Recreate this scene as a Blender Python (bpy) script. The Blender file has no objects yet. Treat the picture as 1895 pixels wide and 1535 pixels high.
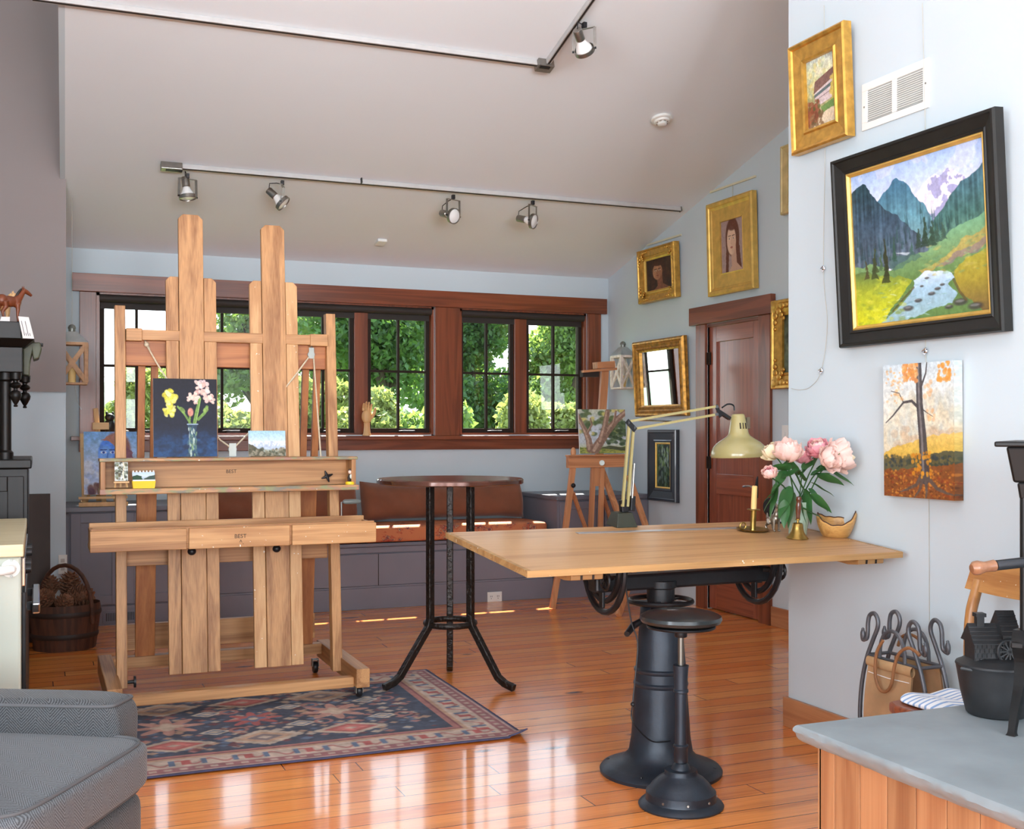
SKY, SUN, SIDE, REAR, BACKW, CEIL_FILL, EXPO = 3.5, 26.0, 120.0, 195.0, 0, 8.5, 0.28
import bpy, math, random
import numpy as np
from mathutils import Vector as V, Matrix as M
random.seed(7); RNG = np.random.default_rng(5)
SC = bpy.context.scene
COL = SC.collection
PI = math.pi
# ---------------------------------------------------------------- camera and surveying helpers
F, CX, HY, EYE = 2106.0, 947.5, 798.0, 1.3
YAW = math.radians(22.62); S_, C_ = math.sin(YAW), math.cos(YAW)
cam = bpy.data.objects.new('camera', bpy.data.cameras.new('camera')); COL.objects.link(cam)
cam.location = (0, 0, EYE); cam.rotation_euler = (PI/2, 0, -YAW)
cam.data.sensor_width = 36; cam.data.lens = 36*F/1895; cam.data.shift_y = (HY-767.5)/1895
cam.data.clip_start = .05; cam.data.clip_end = 400
SC.camera = cam
def ray(px, py):
    u = (px-CX)/F; return V((S_+C_*u, C_-S_*u, (HY-py)/F))
def onx(px, py, X):
    r = ray(px, py); return r*(X/r.x)+V((0, 0, EYE))
def ony(px, py, Y):
    r = ray(px, py); return r*(Y/r.y)+V((0, 0, EYE))
def onz(px, py, Z):
    r = ray(px, py); return r*((Z-EYE)/r.z)+V((0, 0, EYE))
def onplane(px, py, co, no):
    r = ray(px, py); o = V((0, 0, EYE)); no = V(no)
    return o+r*((V(co)-o).dot(no)/r.dot(no))
BACK, KS, ZB = 8.72, .268, 2.61
def ceil_z(y): return ZB+KS*(BACK-y)
def onceil(px, py): return onplane(px, py, (0, BACK, ZB), (0, KS, 1))
# ---------------------------------------------------------------- mesh builder
def cat(pts, k=6, closed=False):   # smooth curve through points
    pts = [V(p) for p in pts]; n = len(pts); out = []
    for i in range(n if closed else n-1):
        if closed: a, b, c, d = pts[i-1], pts[i], pts[(i+1) % n], pts[(i+2) % n]
        else: a, b, c, d = pts[max(i-1, 0)], pts[i], pts[i+1], pts[min(i+2, n-1)]
        for j in range(k):
            t = j/k; out.append(.5*((2*b)+(c-a)*t+(2*a-5*b+4*c-d)*t*t+(3*b-a-3*c+d)*t**3))
    if not closed: out.append(pts[-1])
    return out
class MB:
    def __init__(s): s.v = []; s.f = []; s.mi = []; s.sm = []
    def add(s, vs, fs, mi=0, sm=False):
        b = len(s.v); s.v.extend([V(q) for q in vs])
        for f in fs: s.f.append([b+i for i in f]); s.mi.append(mi); s.sm.append(sm)
        return s
    def box(s, x0, x1, y0, y1, z0, z1, mi=0):
        return s.add([(x, y, z) for z in (z0, z1) for y in (y0, y1) for x in (x0, x1)],
            [(0,2,3,1),(4,5,7,6),(0,1,5,4),(2,6,7,3),(0,4,6,2),(1,3,7,5)], mi)
    def hexa(s, a, b, mi=0):   # two quads a (bottom) b (top), same winding
        return s.add(list(a)+list(b), [(3,2,1,0),(4,5,6,7)]+[(i,(i+1)%4,4+(i+1)%4,4+i) for i in range(4)], mi)
    def bar(s, p, q, w, h, up=(0,0,1), mi=0):
        p, q = V(p), V(q); d = (q-p).normalized(); up = V(up)
        if abs(d.dot(up)) > .99: up = V((0,1,0))
        a = d.cross(up).normalized(); b = a.cross(d)
        a *= w/2; b *= h/2
        return s.hexa([p-a-b, p+a-b, p+a+b, p-a+b], [q-a-b, q+a-b, q+a+b, q-a+b], mi)
    def tube(s, pts, r, n=8, mi=0, closed=False):
        pts = [V(p) for p in pts]; k = len(pts); rs = r if isinstance(r, (list, tuple)) else [r]*k
        t0 = (pts[1]-pts[0]).normalized(); ref = V((0,0,1)) if abs(t0.z) < .9 else V((1,0,0))
        a = t0.cross(ref).normalized(); vs = []
        for i, p in enumerate(pts):
            if closed: t = (pts[(i+1) % k]-pts[i-1]).normalized()
            else: t = (pts[min(i+1, k-1)]-pts[max(i-1, 0)]).normalized()
            a = (a-t*a.dot(t)).normalized(); b = t.cross(a)
            for j in range(n):
                th = 2*PI*j/n; vs.append(p+(a*math.cos(th)+b*math.sin(th))*rs[i])
        fs = []
        for i in range(k if closed else k-1):
            for j in range(n):
                i2 = (i+1) % k; fs.append((i*n+j, i*n+(j+1) % n, i2*n+(j+1) % n, i2*n+j))
        s.add(vs, fs, mi, True)
        if not closed:
            s.add(vs[:n], [tuple(range(n))[::-1]], mi); s.add(vs[-n:], [tuple(range(n))], mi)
        return s
    def lathe(s, prof, o=(0,0,0), n=28, mi=0, R=None, sm=True, caps=True):
        o = V(o); vs = []; R = R or M.Identity(3)
        for r, z in prof:
            for j in range(n):
                th = 2*PI*j/n; vs.append(o+R @ V((r*math.cos(th), r*math.sin(th), z)))
        fs = [(i*n+j, i*n+(j+1) % n, (i+1)*n+(j+1) % n, (i+1)*n+j) for i in range(len(prof)-1) for j in range(n)]
        s.add(vs, fs, mi, sm)
        if caps:
            if prof[0][0] > 1e-5: s.add(vs[:n], [tuple(range(n))[::-1]], mi)
            if prof[-1][0] > 1e-5: s.add(vs[-n:], [tuple(range(n))], mi)
        return s
    def cyl(s, p, q, r, n=16, mi=0):
        p, q = V(p), V(q); return s.tube([p, q], r, n, mi)
    def prism(s, poly, o, u, v, d, mi=0):   # 2-D polygon on (u,v) at o, pushed by vector d
        o, u, v, d = V(o), V(u), V(v), V(d); a = [o+u*x+v*y for x, y in poly]; b = [p+d for p in a]; n = len(a)
        return s.add(a+b, [tuple(range(n))[::-1], tuple(range(n, 2*n))]+[(i, (i+1) % n, n+(i+1) % n, n+i) for i in range(n)], mi)
    def ell(s, c, r, n=16, m=10, mi=0, R=None):
        c = V(c); r = (r, r, r) if not isinstance(r, (tuple, list)) else r; R = R or M.Identity(3); vs = []
        for i in range(m+1):
            ph = PI*i/m
            for j in range(n):
                th = 2*PI*j/n
                vs.append(c+R @ V((r[0]*math.sin(ph)*math.cos(th), r[1]*math.sin(ph)*math.sin(th), -r[2]*math.cos(ph))))
        return s.add(vs, [(i*n+j, i*n+(j+1) % n, (i+1)*n+(j+1) % n, (i+1)*n+j) for i in range(m) for j in range(n)], mi, True)
    def grid(s, fn, nu, nv, mi=0, sm=True, cu=False, cv=False):
        vs = [fn(i/(nu if cu else nu-1), j/(nv if cv else nv-1)) for i in range(nu) for j in range(nv)]
        fs = [(i*nv+j, ((i+1) % nu)*nv+j, ((i+1) % nu)*nv+(j+1) % nv, i*nv+(j+1) % nv)
              for i in range(nu if cu else nu-1) for j in range(nv if cv else nv-1)]
        return s.add(vs, fs, mi, sm)
    def xf(s, Mx):
        s.v = [Mx @ p for p in s.v]; return s
WM = {}
def tag(o, label=None, cat=None, group=None, kind=None):
    if label: o['label'] = label
    if cat: o['category'] = cat
    if group: o['group'] = group
    if kind: o['kind'] = kind
    return o
def thing(name, label, cat, loc=(0,0,0), R=None, group=None, kind='thing'):
    o = bpy.data.objects.new(name, None); COL.objects.link(o); o.empty_display_size = .1
    Mx = M.Translation(V(loc)) @ (R.to_4x4() if R else M.Identity(4))
    o.matrix_world = Mx; WM[o.name] = Mx
    return tag(o, label, cat, group, kind)
def obj(name, mb, mats, parent=None, label=None, cat=None, group=None, kind=None, local=False, bevel=0, col=None, seg=2):
    mats = mats if isinstance(mats, (list, tuple)) else [mats]
    me = bpy.data.meshes.new(name)
    if parent is not None:
        Mx = WM[parent.name]; vs = mb.v if local else [Mx.inverted() @ p for p in mb.v]
    else:
        lo = V([min(p[i] for p in mb.v) for i in range(3)]); hi = V([max(p[i] for p in mb.v) for i in range(3)])
        org = V(((lo.x+hi.x)/2, (lo.y+hi.y)/2, lo.z)); Mx = M.Translation(org); vs = [p-org for p in mb.v]
    me.from_pydata([tuple(p) for p in vs], [], mb.f)
    me.polygons.foreach_set('material_index', mb.mi); me.polygons.foreach_set('use_smooth', mb.sm)
    for m in mats: me.materials.append(m)
    if col is not None:
        at = me.color_attributes.new('Col', 'FLOAT_COLOR', 'POINT'); at.data.foreach_set('color', np.asarray(col, np.float32).ravel())
    me.update()
    if col is None and any(mb.sm): me.set_sharp_from_angle(angle=.7)
    o = bpy.data.objects.new(name, me); COL.objects.link(o)
    if parent is not None: o.parent = parent
    else: o.location = org
    WM[o.name] = Mx
    if bevel:
        b = o.modifiers.new('b', 'BEVEL'); b.width = bevel; b.segments = seg; b.limit_method = 'ANGLE'; b.angle_limit = .7
    if kind is None and parent is None: kind = 'thing'
    return tag(o, label, cat, group, kind)
def struct(name, mb, mats, bevel=0): return obj(name, mb, mats, kind='structure', bevel=bevel)
def copy_tree(o, parent=None):
    c = o.copy(); COL.objects.link(c); c.parent = parent
    for ch in [k for k in COL.objects if k.parent == o]: copy_tree(ch, c)
    WM[c.name] = WM[o.name]
    return c
def text(name, body, size, parent, Mx, mat, ext=.0004):
    cu = bpy.data.curves.new(name, 'FONT'); cu.body = body; cu.size = size; cu.extrude = ext; cu.align_x = 'CENTER'; cu.align_y = 'CENTER'
    tmp = bpy.data.objects.new('t', cu); me = bpy.data.meshes.new_from_object(tmp); bpy.data.objects.remove(tmp); me.materials.clear(); me.materials.append(mat)
    o = bpy.data.objects.new(name, me); COL.objects.link(o); o.parent = parent
    o.matrix_local = WM[parent.name].inverted() @ Mx
    return o
def Rz(d): return M.Rotation(math.radians(d), 3, 'Z')
def Rx(d): return M.Rotation(math.radians(d), 3, 'X')
def Ry(d): return M.Rotation(math.radians(d), 3, 'Y')
def frame3(x, y, z): return M((x, y, z)).transposed()   # columns
def to_dir(d):   # rotation taking +Z to d
    return V((0,0,1)).rotation_difference(V(d)).to_matrix()
# ---------------------------------------------------------------- materials
def lin(c):
    c = [q/255 for q in c]; return tuple(q/12.92 if q <= .04045 else ((q+.055)/1.055)**2.4 for q in c)
def newmat(name):
    m = bpy.data.materials.new(name); m.use_nodes = True; nt = m.node_tree
    return m, nt, nt.nodes['Principled BSDF']
def L(nt, a, b): nt.links.new(a, b)
def N(nt, t, **k):
    n = nt.nodes.new(t)
    for a, b in k.items():
        if a in n.inputs: n.inputs[a].default_value = b
        else: setattr(n, a, b)
    return n
def ramp(nt, fac, stops):
    r = N(nt, 'ShaderNodeValToRGB'); e = r.color_ramp.elements
    while len(e) < len(stops): e.new(.5)
    for q, (p, c) in zip(e, stops): q.position = p; q.color = (*c, 1)
    L(nt, fac, r.inputs['Fac']); return r.outputs['Color']
def mulc(c, k): return tuple(min(1, q*k) for q in c)
def mulc255(c, k): return tuple(min(255, q*k) for q in c)
def bumpn(nt, bs, h, s, d=.002):
    b = N(nt, 'ShaderNodeBump', Strength=s, Distance=d); L(nt, h, b.inputs['Height']); L(nt, b.outputs[0], bs.inputs['Normal'])
def plain(name, c, rough=.5, metal=0., var=.06, scale=14, bump=0., coat=0., bscale=None, spec=.5, sheen=0., bd=.002):
    c = lin(c); m, nt, bs = newmat(name)
    tc = N(nt, 'ShaderNodeTexCoord'); nz = N(nt, 'ShaderNodeTexNoise', Scale=scale, Detail=4.); L(nt, tc.outputs['Object'], nz.inputs['Vector'])
    L(nt, ramp(nt, nz.outputs['Fac'], [(.3, mulc(c, 1-var)), (.7, mulc(c, 1+var))]), bs.inputs['Base Color'])
    bs.inputs['Roughness'].default_value = rough; bs.inputs['Metallic'].default_value = metal
    bs.inputs['Coat Weight'].default_value = coat; bs.inputs['Specular IOR Level'].default_value = spec; bs.inputs['Sheen Weight'].default_value = sheen
    if bump:
        n2 = N(nt, 'ShaderNodeTexNoise', Scale=bscale or scale*6, Detail=3.); L(nt, tc.outputs['Object'], n2.inputs['Vector']); bumpn(nt, bs, n2.outputs['Fac'], bump, bd)
    return m
def wood(name, light, dark, axis='X', rough=.42, ring=9., grain=.5, coat=0., specks=0., knots=.0, smear=0, spec=.5):
    a, b = lin(light), lin(dark); m, nt, bs = newmat(name)
    tc = N(nt, 'ShaderNodeTexCoord'); oi = N(nt, 'ShaderNodeObjectInfo')
    ad = N(nt, 'ShaderNodeVectorMath', operation='MULTIPLY_ADD'); ad.inputs[1].default_value = (1,1,1)
    cmb = N(nt, 'ShaderNodeCombineXYZ')
    ml = N(nt, 'ShaderNodeMath', operation='MULTIPLY'); ml.inputs[1].default_value = 17.
    L(nt, oi.outputs['Random'], ml.inputs[0])
    for i in range(3): L(nt, ml.outputs[0], cmb.inputs[i])
    L(nt, tc.outputs['Object'], ad.inputs[0]); L(nt, cmb.outputs[0], ad.inputs[2])
    ai = 'XYZ'.index(axis)
    def mapped(al, cr):
        mp = N(nt, 'ShaderNodeMapping'); sc = [cr]*3; sc[ai] = al; mp.inputs['Scale'].default_value = sc
        L(nt, ad.outputs[0], mp.inputs['Vector']); return mp.outputs[0]
    n1 = N(nt, 'ShaderNodeTexNoise', Scale=1., Detail=3., Distortion=1.2); L(nt, mapped(.55, ring), n1.inputs['Vector'])
    rg = N(nt, 'ShaderNodeMath', operation='MULTIPLY'); rg.inputs[1].default_value = 22.; L(nt, n1.outputs['Fac'], rg.inputs[0])
    sn = N(nt, 'ShaderNodeMath', operation='SINE'); L(nt, rg.outputs[0], sn.inputs[0])
    n2 = N(nt, 'ShaderNodeTexNoise', Scale=1., Detail=5.); L(nt, mapped(3., 190.), n2.inputs['Vector'])
    s1 = N(nt, 'ShaderNodeMath', operation='MULTIPLY_ADD'); s1.inputs[1].default_value = .17; s1.inputs[2].default_value = .22; L(nt, sn.outputs[0], s1.inputs[0])
    s2 = N(nt, 'ShaderNodeMath', operation='MULTIPLY_ADD'); s2.inputs[1].default_value = grain; L(nt, n2.outputs['Fac'], s2.inputs[0]); L(nt, s1.outputs[0], s2.inputs[2])
    c = ramp(nt, s2.outputs[0], [(.15, a), (.85, b)])
    if specks:
        n3 = N(nt, 'ShaderNodeTexNoise', Scale=70., Detail=2.); L(nt, ad.outputs[0], n3.inputs['Vector'])
        lt = N(nt, 'ShaderNodeMath', operation='GREATER_THAN'); lt.inputs[1].default_value = specks; L(nt, n3.outputs['Fac'], lt.inputs[0])
        mx = N(nt, 'ShaderNodeMixRGB'); mx.inputs['Color2'].default_value = (*lin((226,222,210)), 1); L(nt, lt.outputs[0], mx.inputs['Fac']); L(nt, c, mx.inputs['Color1']); c = mx.outputs[0]
    if smear:
        n4 = N(nt, 'ShaderNodeTexNoise', Scale=1., Detail=5.); L(nt, mapped(9., 60.), n4.inputs['Vector']); n5 = N(nt, 'ShaderNodeTexNoise', Scale=14., Detail=2.); L(nt, ad.outputs[0], n5.inputs['Vector'])
        mx = N(nt, 'ShaderNodeMixRGB'); L(nt, ramp(nt, n4.outputs['Fac'], [(.46, (0,0,0)), (.54, (.85,.85,.85))]), mx.inputs['Fac']); L(nt, c, mx.inputs['Color1'])
        L(nt, ramp(nt, n5.outputs['Fac'], [(.35, lin((110,112,104))), (.5, lin((128,136,92))), (.62, lin((150,110,96)))]), mx.inputs['Color2']); c = mx.outputs[0]
    if knots:
        vo = N(nt, 'ShaderNodeTexVoronoi', Scale=1.); L(nt, mapped(1.1, 3.2), vo.inputs['Vector'])
        lt = N(nt, 'ShaderNodeMath', operation='LESS_THAN'); lt.inputs[1].default_value = knots; L(nt, vo.outputs['Distance'], lt.inputs[0])
        mx = N(nt, 'ShaderNodeMixRGB'); mx.inputs['Color2'].default_value = (*mulc(b, .45), 1); L(nt, lt.outputs[0], mx.inputs['Fac']); L(nt, c, mx.inputs['Color1']); c = mx.outputs[0]
    L(nt, c, bs.inputs['Base Color']); bs.inputs['Roughness'].default_value = rough; bs.inputs['Coat Weight'].default_value = coat
    bs.inputs['Coat Roughness'].default_value = .15; bs.inputs['Specular IOR Level'].default_value = spec
    bumpn(nt, bs, n2.outputs['Fac'], .12, .001)
    return m
def woods(name, light, dark, **k): return {ax: wood(name+'_'+ax.lower(), light, dark, ax, **k) for ax in 'XYZ'}
OAK = woods('easel_oak', (200,150,98), (128,80,40), rough=.5, grain=.6)
OAKP = wood('easel_oak_paint_marked', (204,156,104), (150,98,52), 'X', rough=.5, specks=.735)
OAKS = wood('easel_oak_paint_smeared', (196,150,104), (140,92,54), 'X', rough=.5, specks=.72, smear=1)
OAKR = woods('easel_oak_reddish', (186,120,66), (134,72,34), rough=.5)
CHERRY = woods('cherry_trim', (142,76,46), (88,42,24), rough=.3, coat=.25)
MAHO = woods('mahogany_door', (156,82,52), (112,52,32), rough=.35, coat=.9, ring=14)
TABW = wood('table_oak', (204,158,108), (162,114,68), 'X', rough=.42, ring=7, coat=.1)
TABE = wood('table_oak_edge', (190,150,98), (132,94,54), 'X', rough=.5, specks=.72)
SMALLE = woods('brown_easel_wood', (212,152,106), (160,104,68), rough=.5)
PINE = woods('pine_board', (184,136,96), (146,92,60), rough=.45, ring=6, knots=.05)
BASEW = woods('baseboard_pine', (190,134,92), (150,92,58), rough=.4)
CHAIRW = woods('old_chair_wood', (194,140,80), (150,94,48), rough=.4, specks=.745, coat=.2)
PALEW = woods('pale_wood', (224,184,130), (196,150,98), rough=.5)
MAPLE = woods('pale_maple_top', (214,202,166), (188,170,130), rough=.45)
DARKW = woods('dark_carved_wood', (24,17,13), (10,7,6), rough=.42, spec=.3)
BUCKETW = woods('old_bucket_wood', (92,56,38), (46,26,18), rough=.7)
WALLP = plain('wall_paint_pale_blue', (198,211,218), .75, var=.012, scale=2, bump=.04, bscale=220)
WALLT = plain('wall_taupe', (150,140,138), .85, var=.02, scale=2)
CEILP = plain('ceiling_paint', (230,237,242), .85, var=.01, scale=1.5, bump=.04, bscale=160)
CABP = plain('cabinet_paint_slate', (122,122,134), .45, var=.03, scale=5)
CABT = plain('cabinet_top_slate', (112,113,124), .35, var=.03, scale=5)
BLACK = plain('black_iron', (30,30,33), .42, .35, var=.2, bump=.1)
BLUEIRON = plain('blue_black_cast_iron', (40,48,58), .42, .35, var=.25, scale=9, bump=.25, bscale=90)
HAMMER = plain('hammered_black_iron', (38,31,27), .36, .5, var=.25, scale=30, bump=1., bscale=48, bd=.008)
BRONZE = plain('dark_bronze_sash', (50,42,37), .75, spec=.12)
BLINDM = plain('dark_roller_fabric', (44,36,32), .7)
STEEL = plain('brushed_steel', (150,146,140), .3, .9, var=.08, scale=40)
CHROME = plain('chrome', (220,222,226), .08, 1., var=.0)
WHITEP = plain('white_plastic', (230,231,227), .4, var=.02)
BULB = plain('frosted_bulb', (238,238,236), .2, var=.01, coat=.6)
ROPE = plain('cotton_rope', (200,186,160), .8, var=.12, scale=120)
ZINC = plain('zinc_grey', (140,142,136), .4, .6, var=.1)
GOLD = plain('gold_leaf', (208,160,76), .38, .7, var=.22, scale=26, bump=.25, bscale=60)
GOLDP = plain('pale_gold_leaf', (224,184,98), .42, .6, var=.14, scale=18, bump=.12)
GOLDA = plain('antique_gold', (176,126,52), .4, .6, var=.45, scale=30, bump=.5, bscale=70)
FRAMEBK = plain('black_frame_lacquer', (34,33,31), .42, .0, var=.15, spec=.3)
BRASS = plain('aged_brass', (156,126,66), .3, .9, var=.25, scale=30)
PEWTER = plain('pewter', (160,150,138), .32, .9, var=.2, scale=40)
SLATE = plain('slate_slab', (130,139,143), .6, var=.14, scale=5, bump=.35, bscale=26)
SUEDE = plain('tan_suede', (164,128,88), .95, var=.18, scale=9, bump=.2, sheen=.4)
LEATHER = plain('brown_leather', (134,90,56), .6, var=.2)
PILLOW = plain('rust_velvet', (124,72,47), .85, var=.14, scale=7, sheen=.35)
ENAMEL = plain('cream_enamel', (180,186,174), .25, var=.03, scale=3, coat=.4)
LAMPG = plain('olive_cream_lamp_enamel', (158,147,98), .25, var=.05, coat=.5)
LAMPIN = plain('white_lamp_inside', (230,226,212), .5)
WAX = plain('ivory_wax', (240,204,132), .5, var=.05)
YELLOW = plain('yellow_card', (236,196,36), .5, var=.04)
GLASSG = plain('pale_green_glass', (176,200,180), .08, var=.1, coat=.5)
STONEG = plain('black_statue', (24,24,22), .4)
HORSEB = plain('bay_horse', (116,58,30), .4, var=.2, scale=12)
HORSEK = plain('horse_black_points', (28,22,20), .5)
PAPER = plain('white_paper', (228,226,224), .7, var=.02)
PINK = plain('pink_fabric', (236,170,170), .8)
GREENC = plain('dull_green_mottle', (66,70,48), .5, var=.4, scale=22)  # mottled dull green tone of the scroll bracket
INK = plain('dark_ink', (40,30,24), .7)
WIRE = plain('steel_wire', (190,188,176), .5, .3)
SKINTOY = plain('toy_face', (236,206,190), .5)
PLASTER = plain('cream_rod', (214,208,180), .5)
# ---------------------------------------------------------------- special materials
def floor_mat():
    m, nt, bs = newmat('pine_floor_boards')
    tc = N(nt, 'ShaderNodeTexCoord')
    br = N(nt, 'ShaderNodeTexBrick', Scale=1., offset=0., offset_frequency=2)
    br.inputs['Color1'].default_value = (*lin((252,164,84)), 1); br.inputs['Color2'].default_value = (*lin((232,130,56)), 1)
    br.inputs['Mortar'].default_value = (*lin((62,30,18)), 1); br.inputs['Mortar Size'].default_value = .0022
    br.inputs['Brick Width'].default_value = 2.3; br.inputs['Row Height'].default_value = .118; br.inputs['Mortar Smooth'].default_value = .2
    sp = N(nt, 'ShaderNodeSeparateXYZ'); L(nt, tc.outputs['Object'], sp.inputs[0])
    def mth(op, a, b=None, c=None):
        q = N(nt, 'ShaderNodeMath', operation=op)
        for i, v in enumerate((a, b, c)):
            if v is None: continue
            if isinstance(v, (int, float)): q.inputs[i].default_value = v
            else: L(nt, v, q.inputs[i])
        return q.outputs[0]
    row = mth('FLOOR', mth('DIVIDE', sp.outputs[1], .118)); rnd = mth('FRACT', mth('MULTIPLY', mth('SINE', mth('MULTIPLY', row, 12.9898)), 4375.85))
    cb = N(nt, 'ShaderNodeCombineXYZ'); L(nt, mth('MULTIPLY_ADD', rnd, 4.6, sp.outputs[0]), cb.inputs[0]); L(nt, sp.outputs[1], cb.inputs[1]); L(nt, cb.outputs[0], br.inputs['Vector'])
    def mp(x, y):
        q = N(nt, 'ShaderNodeMapping'); q.inputs['Scale'].default_value = (x, y, 1); L(nt, tc.outputs['Object'], q.inputs['Vector']); return q.outputs[0]
    n1 = N(nt, 'ShaderNodeTexNoise', Scale=1., Detail=6., Distortion=.8); L(nt, mp(.9, 16), n1.inputs['Vector'])
    n2 = N(nt, 'ShaderNodeTexNoise', Scale=1., Detail=3.); L(nt, mp(4, 130), n2.inputs['Vector'])
    g = ramp(nt, n1.outputs['Fac'], [(.28, (.68,.6,.54)), (.46, (1,1,1)), (.72, (1.0,.93,.86))])
    g2 = ramp(nt, n2.outputs['Fac'], [(.3, (.82,.8,.78)), (.6, (1,1,1))])
    a = N(nt, 'ShaderNodeMixRGB', blend_type='MULTIPLY', Fac=1.); L(nt, br.outputs['Color'], a.inputs['Color1']); L(nt, g, a.inputs['Color2'])
    b = N(nt, 'ShaderNodeMixRGB', blend_type='MULTIPLY', Fac=1.); L(nt, a.outputs[0], b.inputs['Color1']); L(nt, g2, b.inputs['Color2'])
    vo = N(nt, 'ShaderNodeTexVoronoi', Scale=1.); L(nt, mp(1.7, 4.2), vo.inputs['Vector'])
    k = ramp(nt, vo.outputs['Distance'], [(.05, lin((84,44,28))), (.11, (1,1,1))])
    c = N(nt, 'ShaderNodeMixRGB', blend_type='MULTIPLY', Fac=1.); L(nt, b.outputs[0], c.inputs['Color1']); L(nt, k, c.inputs['Color2'])
    L(nt, c.outputs[0], bs.inputs['Base Color']); bs.inputs['Roughness'].default_value = .24
    bs.inputs['Coat Weight'].default_value = .55; bs.inputs['Coat Roughness'].default_value = .07
    bumpn(nt, bs, br.outputs['Fac'], .25, -.001)
    return m
FLOORM = floor_mat()
def glass_mat():
    m = bpy.data.materials.new('window_glass'); m.use_nodes = True; nt = m.node_tree; nt.nodes.clear()
    o = N(nt, 'ShaderNodeOutputMaterial'); mx = N(nt, 'ShaderNodeMixShader'); t = N(nt, 'ShaderNodeBsdfTransparent'); g = N(nt, 'ShaderNodeBsdfGlossy', Roughness=.02)
    lw = N(nt, 'ShaderNodeLayerWeight', Blend=.5); pw = N(nt, 'ShaderNodeMath', operation='POWER'); pw.inputs[1].default_value = 4.; L(nt, lw.outputs['Facing'], pw.inputs[0])
    f = N(nt, 'ShaderNodeMath', operation='MULTIPLY_ADD'); f.inputs[1].default_value = .5; f.inputs[2].default_value = .02; L(nt, pw.outputs[0], f.inputs[0]); t.inputs['Color'].default_value = (.97,.985,.975,1)
    L(nt, f.outputs[0], mx.inputs[0]); L(nt, t.outputs[0], mx.inputs[1]); L(nt, g.outputs[0], mx.inputs[2]); L(nt, mx.outputs[0], o.inputs[0])
    return m
WGLASS = glass_mat()
def mirror_mat():
    m, nt, bs = newmat('mirror_silver'); bs.inputs['Base Color'].default_value = (.9,.92,.91,1); bs.inputs['Metallic'].default_value = 1; bs.inputs['Roughness'].default_value = .02; return m
MIRROR = mirror_mat()
def leaf_mat(name, c, trans, rough=.5, tw=.5, var=.35):
    m = bpy.data.materials.new(name); m.use_nodes = True; nt = m.node_tree; bs = nt.nodes['Principled BSDF']; out = nt.nodes['Material Output']
    g = N(nt, 'ShaderNodeNewGeometry'); tc = N(nt, 'ShaderNodeTexCoord'); nz = N(nt, 'ShaderNodeTexNoise', Scale=2.2, Detail=2.); L(nt, tc.outputs['Object'], nz.inputs['Vector'])
    ad = N(nt, 'ShaderNodeMath', operation='MULTIPLY_ADD'); ad.inputs[1].default_value = .45; L(nt, g.outputs['Random Per Island'], ad.inputs[0]); L(nt, nz.outputs['Fac'], ad.inputs[2])
    a, b = lin(c), lin(trans)
    L(nt, ramp(nt, ad.outputs[0], [(.3, mulc(a, 1-var)), (.95, mulc(a, 1+var))]), bs.inputs['Base Color']); bs.inputs['Roughness'].default_value = rough
    tr = N(nt, 'ShaderNodeBsdfTranslucent'); L(nt, ramp(nt, ad.outputs[0], [(.3, mulc(b, 1-var)), (.95, mulc(b, 1+var))]), tr.inputs['Color'])
    mx = N(nt, 'ShaderNodeMixShader'); mx.inputs[0].default_value = tw; L(nt, bs.outputs[0], mx.inputs[1]); L(nt, tr.outputs[0], mx.inputs[2]); L(nt, mx.outputs[0], out.inputs[0])
    return m
def herring(name, uv, vv, c1=(88,90,92), c2=(28,28,32), w=.042, f=760.):
    m, nt, bs = newmat(name); tc = N(nt, 'ShaderNodeTexCoord')
    def dot(v):
        d = N(nt, 'ShaderNodeVectorMath', operation='DOT_PRODUCT'); d.inputs[1].default_value = v; L(nt, tc.outputs['Object'], d.inputs[0]); return d.outputs['Value']
    pp = N(nt, 'ShaderNodeMath', operation='PINGPONG'); pp.inputs[1].default_value = w; L(nt, dot(uv), pp.inputs[0])
    ad = N(nt, 'ShaderNodeMath', operation='ADD'); L(nt, pp.outputs[0], ad.inputs[0]); L(nt, dot(vv), ad.inputs[1])
    ml = N(nt, 'ShaderNodeMath', operation='MULTIPLY'); ml.inputs[1].default_value = f; L(nt, ad.outputs[0], ml.inputs[0])
    sn = N(nt, 'ShaderNodeMath', operation='SINE'); L(nt, ml.outputs[0], sn.inputs[0])
    nz = N(nt, 'ShaderNodeTexNoise', Scale=420., Detail=2.); L(nt, tc.outputs['Object'], nz.inputs['Vector'])
    a2 = N(nt, 'ShaderNodeMath', operation='MULTIPLY_ADD'); a2.inputs[1].default_value = .26; L(nt, sn.outputs[0], a2.inputs[0]); L(nt, nz.outputs['Fac'], a2.inputs[2])
    L(nt, ramp(nt, a2.outputs[0], [(.22, lin(c2)), (.78, lin(c1))]), bs.inputs['Base Color'])
    bs.inputs['Roughness'].default_value = .85; bs.inputs['Sheen Weight'].default_value = .12; bumpn(nt, bs, a2.outputs[0], .2, .001)
    return m
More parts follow.
